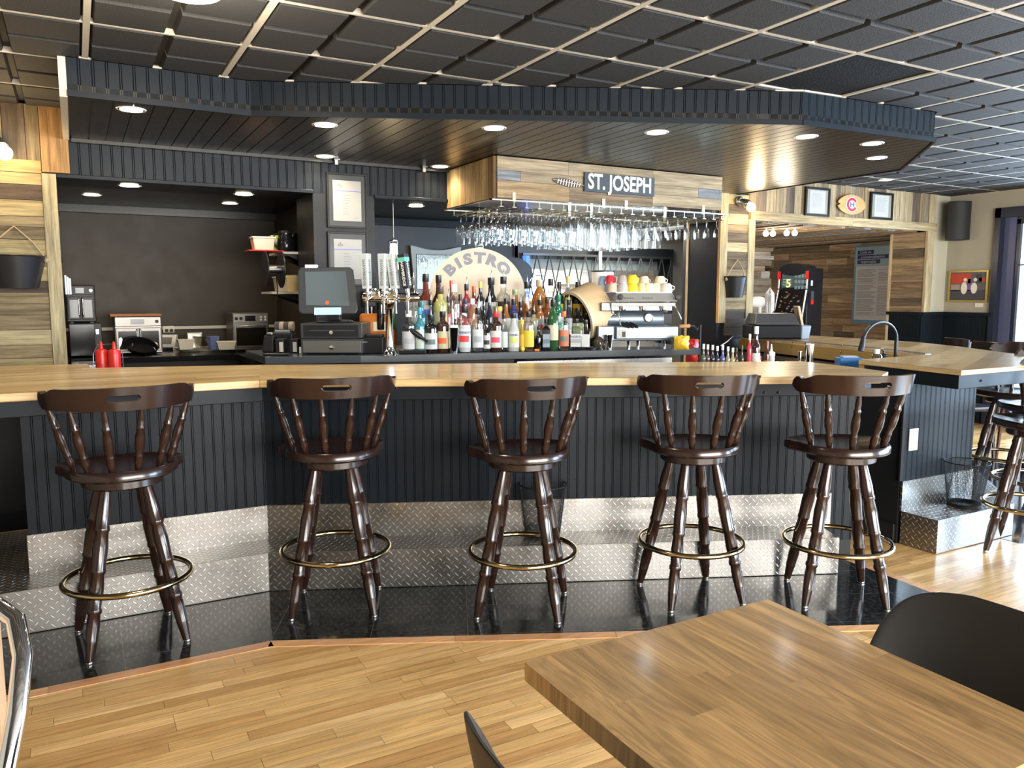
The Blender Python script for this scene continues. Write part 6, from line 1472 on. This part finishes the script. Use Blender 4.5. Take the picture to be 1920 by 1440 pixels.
M().lathe([(0, 0), (.034, 0), (.034, z1-.045), (.022, z1-.03), (0, z1-.03)], 20).build('body', thin_glass('sanitizer_clear', (.8, .88, .9), .2, .05), t, smooth=40); M().lathe([(0, z1-.03), (.018, z1-.03), (.017, z1), (0, z1)], 16).build('cap', WHITE, t, smooth=40)
q = atl(1657, 660, (4.0, 3.30), (5.0, 3.34)); t = thing('soap_pump', 'small black pump bottle right of the sanitizer', 'bottle', (q.x, q.y, .881)); z1 = atl(1657, 657, (4.0, 3.3), (5.0, 3.34)).z-.881
M().lathe([(0, 0), (.022, 0), (.022, z1-.03), (.008, z1-.02), (.006, z1), (0, z1)], 16).build('body', BLACK, t, smooth=40); M().box(-.020, -.005, z1-.003, .008, .005, z1+.005).build('pump_head', BLACK, t, bevel=.002)
# ---- on the right-hand arm, near the pillar
t, k = pxt('panini_press', 'black countertop press with a grey ridged lid, before the white fan', 'grill', 1452, 637, 1.011, rz=-YAW+R(4)); t.location += Vector((.05, .02, 0))
w = 95*k; h1 = 27*k
M().box(-w/2, 0, 0.006, w/2, .25, h1).build('lower_body', mat('press_black', (.006, .006, .006), .6, spec=.2), t, bevel=.012)
m = M(); m.add([(-w/2+.02, -.01, h1+.004), (w/2-.02, -.01, h1+.004), (w/2-.05, .05, h1+.10), (-w/2+.05, .05, h1+.10), (-w/2+.02, .25, h1+.004), (w/2-.02, .25, h1+.004), (w/2-.05, .25, h1+.10), (-w/2+.05, .25, h1+.10)], [(0, 1, 2, 3), (7, 6, 5, 4), (0, 4, 5, 1), (1, 5, 6, 2), (2, 6, 7, 3), (3, 7, 4, 0)])
m.build('lid', mat('lid_grey', (.08, .075, .075), .35, .5), t, bevel=.008); M().prism([(w/2, .0), (w/2+.07, .0), (w/2+.07, .20), (w/2, .20)], .0, .12, top=[(w/2, .0), (w/2+.09, .0), (w/2+.09, .20), (w/2, .20)]).build('side_rest', mat('rest_blue', (.22, .27, .34), .35), t, bevel=.01)
M(Matrix.Translation((w/2+.02, .1, .16)) @ Matrix.Rotation(R(-14), 4, 'Y')).box(-.01, -.05, -.05, .012, .05, .13).build('wood_block', mat('block_wood', (.45, .33, .20), .6), t, bevel=.003)
t, k = pxt('desk_fan', 'white desk fan turned sideways behind the black press', 'fan', 1445, 632, 1.011, rz=-YAW-R(15)); t.location += Vector((.14, .28, 0)); k = depth(t.location)/FPX
zc_ = (632-570)*k*1.0
def FX(px): return (px-1447)*k
M().lathe([(0, 0), (.07, 0), (.07, .012), (.03, .03), (.02, .04), (.018, zc_-.06), (.03, zc_-.03), (0, zc_-.03)], 20).build('stand', WHITE, t, smooth=40)
M(Matrix.Translation((0, 0, zc_)) @ Matrix.Rotation(R(90), 4, 'Y')).lathe([(0, FX(1424)), (.045, FX(1424)), (.052, FX(1428)), (.052, FX(1448)), (.035, FX(1456)), (0, FX(1456))], 24).build('motor_housing', WHITE, t, smooth=40)
Tf = Matrix.Translation((FX(1464), 0, zc_)) @ Matrix.Rotation(R(90), 4, 'Y') @ Matrix.Rotation(R(-6), 4, 'X')
m = M(Tf)
for q in range(60):
    a_ = 2*PI*q/60; c_, s_ = math.cos(a_), math.sin(a_); m.tube([(.02*c_, .02*s_, .035), (.09*c_, .09*s_, .032), (.132*c_, .132*s_, .0), (.09*c_, .09*s_, -.032), (.03*c_, .03*s_, -.035)], .0013, 4)
m.tube([(.133*math.cos(2*PI*q/40), .133*math.sin(2*PI*q/40), 0) for q in range(40)], .004, 8, closed=True); m.lathe([(0, .033), (.03, .033), (.03, .038), (0, .04)], 20)
m.build('cage', WHITE, t)
for q in range(3):
    a_ = 2*PI*q/3; c_, s_ = math.cos(a_), math.sin(a_); M(Tf).add([(.02*c_, .02*s_, -.008), (.11*c_-.04*s_, .11*s_+.04*c_, .012), (.11*c_+.04*s_, .11*s_-.04*c_, -.012), (.02*c_, .02*s_, -.005), (.11*c_-.04*s_, .11*s_+.04*c_, .015), (.11*c_+.04*s_, .11*s_-.04*c_, -.009)], [(0, 1, 2), (5, 4, 3), (0, 3, 4, 1), (1, 4, 5, 2), (2, 5, 3, 0)]) if False else M(Tf).lathe([(0, -.003), (.05, -.003), (.05, .003), (0, .003)], 12, (.06*c_, .06*s_, 0)).build('blade', WHITE, t)
t = bag('grey crumpled cloth bag leaning on the pillar, left of the black press', 'cloth_bag', 1358, 1392, 589, 629, 1.011, (.40, .40, .42), dd=.05, rough=.8)
t, k = pxt('orange_pouch', 'bright orange pouch on top of the white box, left of the press', 'pouch', 1395, 598, 1.15); t.location = Vector((5.43, 5.18, 1.155)); M().ball((0, 0, .04), .05, 14, sz=.8).build('pouch', mat('pouch_orange', (.80, .12, .02), .5), t, smooth=80)
t = thing('utensil_box', 'white and brown box between the cloth bag and the press', 'box', (5.46, 5.20, 1.011), -YAW); M().box(-.07, 0, 0, .07, .10, .14).build('box', mat('box_offwhite', (.35, .32, .28), .5), t, bevel=.003); M().box(-.075, -.003, .13, .075, .103, .142).build('lid', WHITE, t, bevel=.002)
t, k = pxt('blue_cloth', 'small pale blue cloth on the counter edge before the press', 'cloth', 1400, 631, 1.012); M().prism([(-.05, -.02), (.05, -.01), (.04, .05), (-.04, .04)], 0, .035, top=[(-.02, 0), (.01, 0), (.01, .02), (-.02, .02)]).build('cloth', mat('cloth_blue', (.42, .58, .72), .8), t, bevel=.006)
t = thing('power_cable', 'white cable drooping from the cloth bag to the low shelf', 'cable', (5.0, 4.9, .9)); q0 = atz(1375, 629, 1.012); q1 = aty(1352, 648, 4.6)
M().tube([q0+Vector((0, .02, .004)), q0+Vector((-.05, -.05, .0)), (q0+q1)/2+Vector((0, 0, -.01)), q1], .004, 8).build('cable', WHITE, t, smooth=60, world=True)
# ---- gaming machine in the far room
p0_ = aty(1482, 625, 6.35)
t = thing('gaming_machine', 'upright black gaming machine with a number 5 screen in the far room', 'gaming machine', (p0_.x, 6.35, 0), -R(70)); k = depth(Vector((p0_.x, 6.35, 0)))/FPX
w = 54*k; GM = mat('machine_black', (.010, .011, .013), .25); SILV = mat('machine_silver', (.55, .55, .58), .25, .8)
zt_ = 1.76; zm = EYE+(552-541)*k; zl_ = EYE+(552-600)*k
M().box(-w/2, .03, 0, w/2, .50, zt_-.06).build('cabinet', GM, t, bevel=.01)
M(Matrix.Translation((0, 0, zt_-.08)) @ Matrix.Rotation(R(90), 4, 'X')).lathe([(0, -.30), (w/2, -.30), (w/2, -.01), (0, -.01)], 40, sy=.42).build('arched_top', GM, t, smooth=40)
for sx in (-1, 1):
    M().turned((sx*(w/2-.004), .0, zm), (sx*(w/2-.004), .02, zt_-.10), [(0, .012), (1, .012)], 8).build('side_rail', SILV, t, smooth=50)
    M().turned((sx*(w/2-.004), -.18, .92), (sx*(w/2-.004), .0, zm-.02), [(0, .012), (1, .012)], 8).build('side_rail', SILV, t, smooth=50)
    M().box(sx*(w/2-.004)-.014, -.005, zt_-.19, sx*(w/2-.004)+.014, .02, zt_-.10).build('red_marker', RED, t)
up = M().box(-w/2+.035, .018, zm+.01, w/2-.035, .034, zt_-.11).build('upper_screen', emit('screen_teal', (.05, .09, .09), .4), t)
textmesh('screen_number', '5', .13, emit('glyph_gold', (.75, .62, .25), .9), up, Matrix.Translation((-w*.16, .016, zt_-.24)) @ UP, .001, .002)
m = M()
for i in range(4):
    for j in range(4): m.box(.02+i*.038, .0155, zt_-.17-j*.065, .046+i*.038, .0175, zt_-.135-j*.065)
m.build('symbol_grid', emit('glyph_grey', (.22, .30, .32), .4), up)
m = M()
for j in range(3): m.box(-w*.36, .0155, zm+.035+j*.03, -w*.06, .0175, zm+.05+j*.03)
m.build('text_lines', emit('glyph_green', (.28, .42, .22), .4), up)
TL = Matrix.Translation((0, -.0, zm-.02)) @ Matrix.Rotation(R(-24), 4, 'X')
lo_ = M(TL).box(-w/2+.03, -.006, -.42, w/2-.03, .012, 0).build('lower_screen', BLACKG, t); M(TL).box(-w/2, .012, -.45, w/2, .10, 0).build('lower_housing', GM, t, bevel=.006)
for ci_, (cc, nm) in enumerate((((.45, .04, .03), 'red_marks'), ((.5, .38, .05), 'yellow_marks'), ((.35, .36, .36), 'grey_marks'))):
    m = M(TL)
    for q in range(14):
        x_ = random.uniform(-w/2+.05, w/2-.07); z_ = random.uniform(-.40, -.02); m.box(x_, -.0075, z_, x_+random.uniform(.01, .03), -.006, z_+.012)
    m.build(nm, emit('glyph_%d' % ci_, cc, .2), lo_)
M().box(w/2, .12, zm+.03, w/2+.003, .17, zm+.09).build('side_sticker', WHITE, t); M().box(w/2, .14, zm-.13, w/2+.003, .22, zm-.03).build('side_label', GREYP, t); M().box(w/2, .14, zm-.18, w/2+.003, .22, zm-.13).build('red_label', RED, t)
M().box(-w/2+.02, -.24, 0, w/2-.02, .04, .90).build('base_cabinet', GM, t, bevel=.01)
# ---- poster on the far side wall
q0 = atx(1604, 463, 9.17); q1 = atx(1662, 604, 9.17)
t = thing('notice_poster', 'large pale blue notice poster on the boards of the far room', 'poster', (9.165, (q0.y+q1.y)/2, (q0.z+q1.z)/2))
w = .62; hh_ = q0.z-q1.z; yc = q0.y-.02-w/2; t.location = (9.165, yc, q1.z+hh_/2); t.rotation_euler = (0, 0, -PI/2)
BLUEP = mat('poster_blue', (.10, .24, .36), .5); PW = mat('poster_white', (.50, .52, .55), .6)
M().box(-w/2-.02, -.004, -hh_/2-.03, w/2+.02, 0, hh_/2+.01).build('backing', BLUEP, t, bevel=.002); M().box(-w/2+.015, -.007, -hh_/2+.02, w/2-.015, -.004, hh_/2-.26).build('white_sheet', PW, t)
M().box(-w/2, -.006, hh_/2-.255, w/2, -.004, hh_/2-.01).build('heading_band', mat('poster_heading', (.26, .40, .48), .5), t)
for j, (s_, wd) in enumerate((('Code de', .24), ('commercialisation', .46), ('responsable', .34))):
    zz = hh_/2-.08-j*.062; x_ = -w/2+.03
    st = M().box(x_, -.009, zz-.026, x_+wd, -.006, zz+.026).build('heading_strip', NAVY, t); textmesh('heading_text', s_, .052, mat('poster_text', (.45, .55, .66), .5), st, Matrix.Translation((x_+wd/2, -.0095, zz)) @ UP, .0004, 0, .92)
m = M(); z_ = hh_/2-.31
while z_ > -hh_/2+.08:
    if random.random() < .85: m.box(-w/2+.04, -.0078, z_, -w/2+.04+random.uniform(.20, .30), -.007, z_+.006)
    if random.random() < .85: m.box(.04, -.0078, z_, .04+random.uniform(.12, .22), -.007, z_+.006)
    z_ -= .0145
m.build('printing', mat('ink_soft', (.20, .22, .26), .6), t)
# ---- right wall: speaker, painting, card
t = thing('wall_speaker', 'black wall speaker high in the cream corner', 'speaker', (8.44, 5.28, 2.19), R(-40))
n = 14; pr = [(-.115+.23*i/n, -.075-.045*math.sin(PI*i/n)) for i in range(n+1)]
M().prism(pr+[(.085, .075), (-.085, .075)], -.205, .205).build('cabinet', mat('speaker_black', (.010, .012, .013), .5, bump=.3, bscale=500), t, smooth=50, bevel=.004)
M().box(-.02, .07, -.04, .02, .12, .04).build('bracket', BLACK, t)
t = thing('framed_painting', 'gold-framed street painting with two pale figures, on the cream wall', 'painting', (8.565, 5.180, 1.488), R(-90)); w, h = .44, .345
m = M(); f = .022; m.box(-w/2, -.022, -h/2, -w/2+f, 0, h/2); m.box(w/2-f, -.022, -h/2, w/2, 0, h/2); m.box(-w/2+f, -.022, -h/2, w/2-f, 0, -h/2+f); m.box(-w/2+f, -.022, h/2-f, w/2-f, 0, h/2); m.build('frame', mat('frame_gold', (.50, .38, .12), .3, .8), t, bevel=.003)
cv = M().box(-w/2+f, -.012, -h/2+f, w/2-f, -.002, h/2-f).build('canvas', mat('canvas_dusk', (.10, .09, .10), .6), t)
for nm, c, rects in (('red_awning', (.42, .05, .03), ((-.19, .03, .03, .14), (.12, .05, .19, .09))), ('dark_street', (.05, .05, .06), ((-.19, -.15, .19, -.04), (.08, .03, .15, .13))), ('pale_wall', (.30, .24, .20), ((-.19, -.05, -.09, .02),)), ('purple_shape', (.16, .10, .28), ((.0, -.05, .04, .08),))):
    for (x0_, z0_, x1_, z1_) in rects: M().box(x0_, -.0135, z0_, x1_, -.012, z1_).build(nm, mat('paint_'+nm, c, .6), cv)
for x_, s_ in ((-.04, 1), (.07, .9)):
    M(Matrix.Translation((x_, -.014, -.02)) @ Matrix.Rotation(R(90), 4, 'X')).lathe([(0, 0), (.035, 0), (.035, .0015), (0, .0015)], 16, sy=1.9*s_).build('pale_figure', mat('paint_figure', (.66, .64, .56), .6), cv)
    M(Matrix.Translation((x_+.01, -.015, .07)) @ Matrix.Rotation(R(90), 4, 'X')).lathe([(0, 0), (.020, 0), (.020, .0015), (0, .0015)], 14).build('pale_figure', mat('paint_figure', (.66, .64, .56), .6), cv)
t = thing('title_card', 'small white title card below the gold-framed painting', 'card', (8.566, 5.05, 1.285), R(-90)); M().box(-.045, -.003, -.022, .045, 0, .022).build('card', mat('card_white', (.62, .60, .54), .6), t)
# chairs beyond the right-hand arm
def cafe_chair(label, loc, rz, c):
    t = thing('cafe_chair', label, 'chair', loc, rz, 'chairs beyond the right-hand bar arm')
    M().prism([(-.20, -.20), (.20, -.20), (.21, .20), (-.21, .20)], .44, .47).build('seat', c, t, bevel=.01)
    for x_ in (-.18, .18):
        for y_ in (-.18, .18): M().turned((x_*.9, y_*.9, .44), (x_, y_, 0), [(0, .016), (1, .013)], 10).build('leg', c, t, smooth=50)
        M().turned((x_*.95, -.19, .47), (x_*1.05, -.24, .98), [(0, .013), (1, .012)], 10).build('back_post', c, t, smooth=50)
    pr = [(-.20+.4*i/12, -.235-.03*math.sin(PI*i/12)) for i in range(13)]; M().prism(pr+[(x_, y_+.022) for x_, y_ in pr[::-1]], .90, 1.0).build('back_rail', c, t, bevel=.006)
DC = mat('chair_darkwood', (.018, .012, .011), .25)
cafe_chair('dark chair whose top rail shows over the counter, below the painting', (6.85, 4.45, 0), R(60), DC)
cafe_chair('dark chair nearer the doorway, its rail just over the counter', (6.55, 3.95, 0), R(70), DC)
cafe_chair('reddish-brown chair at the right edge beside the doorway', (6.9, 3.55, 0), R(60), mat('chair_redwood', (.07, .018, .012), .3))
# ================================================================== LAMPS
EC = emit('cool_lamp', (.92, .97, 1), 14); EW = emit('warm_lamp', (1, .86, .60), 14)
def downlight(px, py, z, warm, power, label, group):
    p = atz(px, py, z)
    t = thing('downlight', label, 'light', (p.x, p.y, z), 0, group)
    M().lathe([(.060, -.004), (.068, -.003), (.070, 0), (.052, 0), (.052, -.004)], 28, cap=False).build('trim_ring', WHITE, t, smooth=40)
    M().lathe([(0, -.003), (.053, -.003), (.053, .0), (0, .0)], 28).build('lens', EW if warm else EC, t)
    l = bpy.data.lights.new('downlight_beam', 'SPOT'); l.energy = power; l.color = (1, .80, .55) if warm else (.93, .97, 1.0)
    l.spot_size = R(150); l.spot_blend = .8; l.shadow_soft_size = .05
    o = bpy.data.objects.new('downlight_beam', l); COL.objects.link(o); o.location = (p.x, p.y, z-.012)
G1 = 'round downlights in the canopy over the bar'
for px, py, lab in ((246, 205, 'leftmost cool white downlight in the black canopy'), (609, 234, 'cool white downlight in the canopy, above the framed permits'), (926, 240, 'cool white downlight in the canopy, left of the place-name sign'),
                    (1231, 248, 'cool white downlight in the canopy, above the right end of the place-name sign'), (1511, 256, 'cool white downlight at the canopy corner, right end of the front row'),
                    (1635, 269, 'upper of the two downlights at the canopy tip'), (1643, 296, 'lower of the two downlights at the canopy tip'), (1471, 341, 'small downlight at the back of the canopy, above the first right-hand frame')):
    downlight(px, py, ZS, False, 9, lab, G1)
downlight(609, 293, ZS, True, 14, 'warm downlight at the back of the canopy, above the upper framed permit', G1)
downlight(825, 312, ZS, True, 14, 'warm downlight at the back of the canopy, left of the wooden box', G1)
G2 = 'warm downlights in the kitchen recess and its lintel'
for px, py, z, lab in ((172, 365, 2.118, 'leftmost warm downlight, inside the kitchen recess'), (243, 348, 2.084, 'warm downlight near the lintel, above the steel oven'),
                       (457, 364, 2.084, 'warm downlight near the lintel, right side of the kitchen recess'), (431, 381, 2.118, 'warm downlight deeper in the recess, above the right toaster oven'),
                       (780, 386, 2.083, 'warm downlight in the lintel left of the hanging glasses')):
    downlight(px, py, z, True, 10, lab, G2)
downlight(1661, 337, ZC-.006, True, 8, 'warm amber downlight in the tiled ceiling, above the right-hand frame', 'ceiling lights')
# dome light
p = Vector((.388, 2.93, ZC))
t = thing('dome_light', 'glowing white dome light on the ceiling, cut by the top edge', 'light', (p.x, p.y, ZC-.005))
M().lathe([(.0, -.105), (.05, -.10), (.10, -.083), (.135, -.055), (.15, -.02), (.15, 0), (0, 0)], 36).build('dome', emit('dome_glow', (1, .86, .66), 9), t, smooth=60)
M().lathe([(.150, -.022), (.160, -.02), (.160, .004), (.15, .004)], 36, cap=False).build('ring', STEEL, t, smooth=40)
l = bpy.data.lights.new('dome_lamp', 'POINT'); l.energy = 26; l.color = (1, .84, .62); l.shadow_soft_size = .12
o = bpy.data.objects.new('dome_lamp', l); COL.objects.link(o); o.location = (p.x, p.y, ZC-.20)
# sconces
def sconce(label, loc, power):
    t = thing('wall_lamp', label, 'light', loc, 0, 'bare-bulb wall lamps on pallet wood')
    T = Matrix.Rotation(R(90), 4, 'X')
    M(T).lathe([(0, 0), (.045, 0), (.045, .015), (.03, .03), (.0, .03)], 24).build('back_plate', STEEL, t, smooth=40)
    M().turned((0, -.02, 0), (.035, -.085, -.035), [(0, .026), (.4, .034), (.8, .042), (1, .036)], 20).build('socket_cup', STEEL, t, smooth=50)
    M().ball((.045, -.105, -.062), .040, 20).build('globe_bulb', emit('bulb_glow', (1, .74, .38), 22), t, smooth=80)
    l = bpy.data.lights.new('bulb_lamp', 'POINT'); l.energy = power; l.color = (1, .70, .38); l.shadow_soft_size = .045
    o = bpy.data.objects.new('bulb_lamp', l); COL.objects.link(o); o.location = (loc[0]+.05, loc[1]-.17, loc[2]-.08)
sconce('wall lamp with a glowing globe bulb on the left pallet-wood wall', (-.345, 5.415, 2.245), 4.5)
sconce('wall lamp with a glowing globe bulb on the pallet-wood pillar', (5.36, 5.415, 2.245), 5)
# four small globes in the far room
for k, (px, py) in enumerate(((1436, 438), (1449, 438), (1475, 437), (1490, 437))):
    p = aty(px, py, 5.95)
    t = thing('globe_lamp', 'small glowing globe lamp in the far room, %s' % ('leftmost of four', 'second of four from the left', 'third of four from the left', 'rightmost of four')[k], 'light', (p.x, p.y, p.z), 0, 'small globe lamps above the gaming machine')
    M().ball((0, 0, 0), .030, 16).build('globe', emit('globe_glow', (1, .88, .66), 6), t, smooth=80)
    M().turned((0, 0, .03), (0, 0, max(.06, 2.10-p.z)), [(0, .012), (1, .010)], 8).build('stem', WHITE, t, smooth=50)
l = bpy.data.lights.new('globe_lamp_light', 'POINT'); l.energy = 9; l.color = (1, .82, .58); l.shadow_soft_size = .1
o = bpy.data.objects.new('globe_lamp_light', l); COL.objects.link(o); o.location = (6.5, 5.95, 1.90)
# glass pendants behind the bottles
for px, top, bot, v, lab in ((738, 452, 505, 5.75, 'glass cylinder pendant lamp behind the white tap handles'), (899, 460, 510, 5.75, 'glass cylinder pendant lamp behind the round bistro sign')):
    a = aty(px, top, v); b = aty(px, bot, v)
    t = thing('pendant_lamp', lab, 'light', (a.x, v, a.z), 0, 'glass pendants over the back counter')
    h = a.z-b.z
    M().lathe([(.040, -h), (.040, 0)], 24, cap=False).build('outer_glass', GLASS, t, smooth=60)
    M().lathe([(.036, -h*1.0), (.025, -.02), (.0, -.015)], 24, cap=False).build('inner_shade', emit('shade_glow', (1, .78, .42), 2.2), t, smooth=60)
    M().lathe([(.0, -.002), (.03, -.002), (.03, .006), (.006, .012), (0, .03)], 16).build('cap', STEEL, t, smooth=50)
    M().turned((0, 0, .01), (0, 0, 2.085-a.z), [(0, .0022), (1, .0022)], 6).build('cord', WHITE, t)
    l = bpy.data.lights.new('pendant_glow', 'POINT'); l.energy = 4; l.color = (1, .75, .42); l.shadow_soft_size = .03
    o = bpy.data.objects.new('pendant_glow', l); COL.objects.link(o); o.location = (a.x, v, b.z-.03)
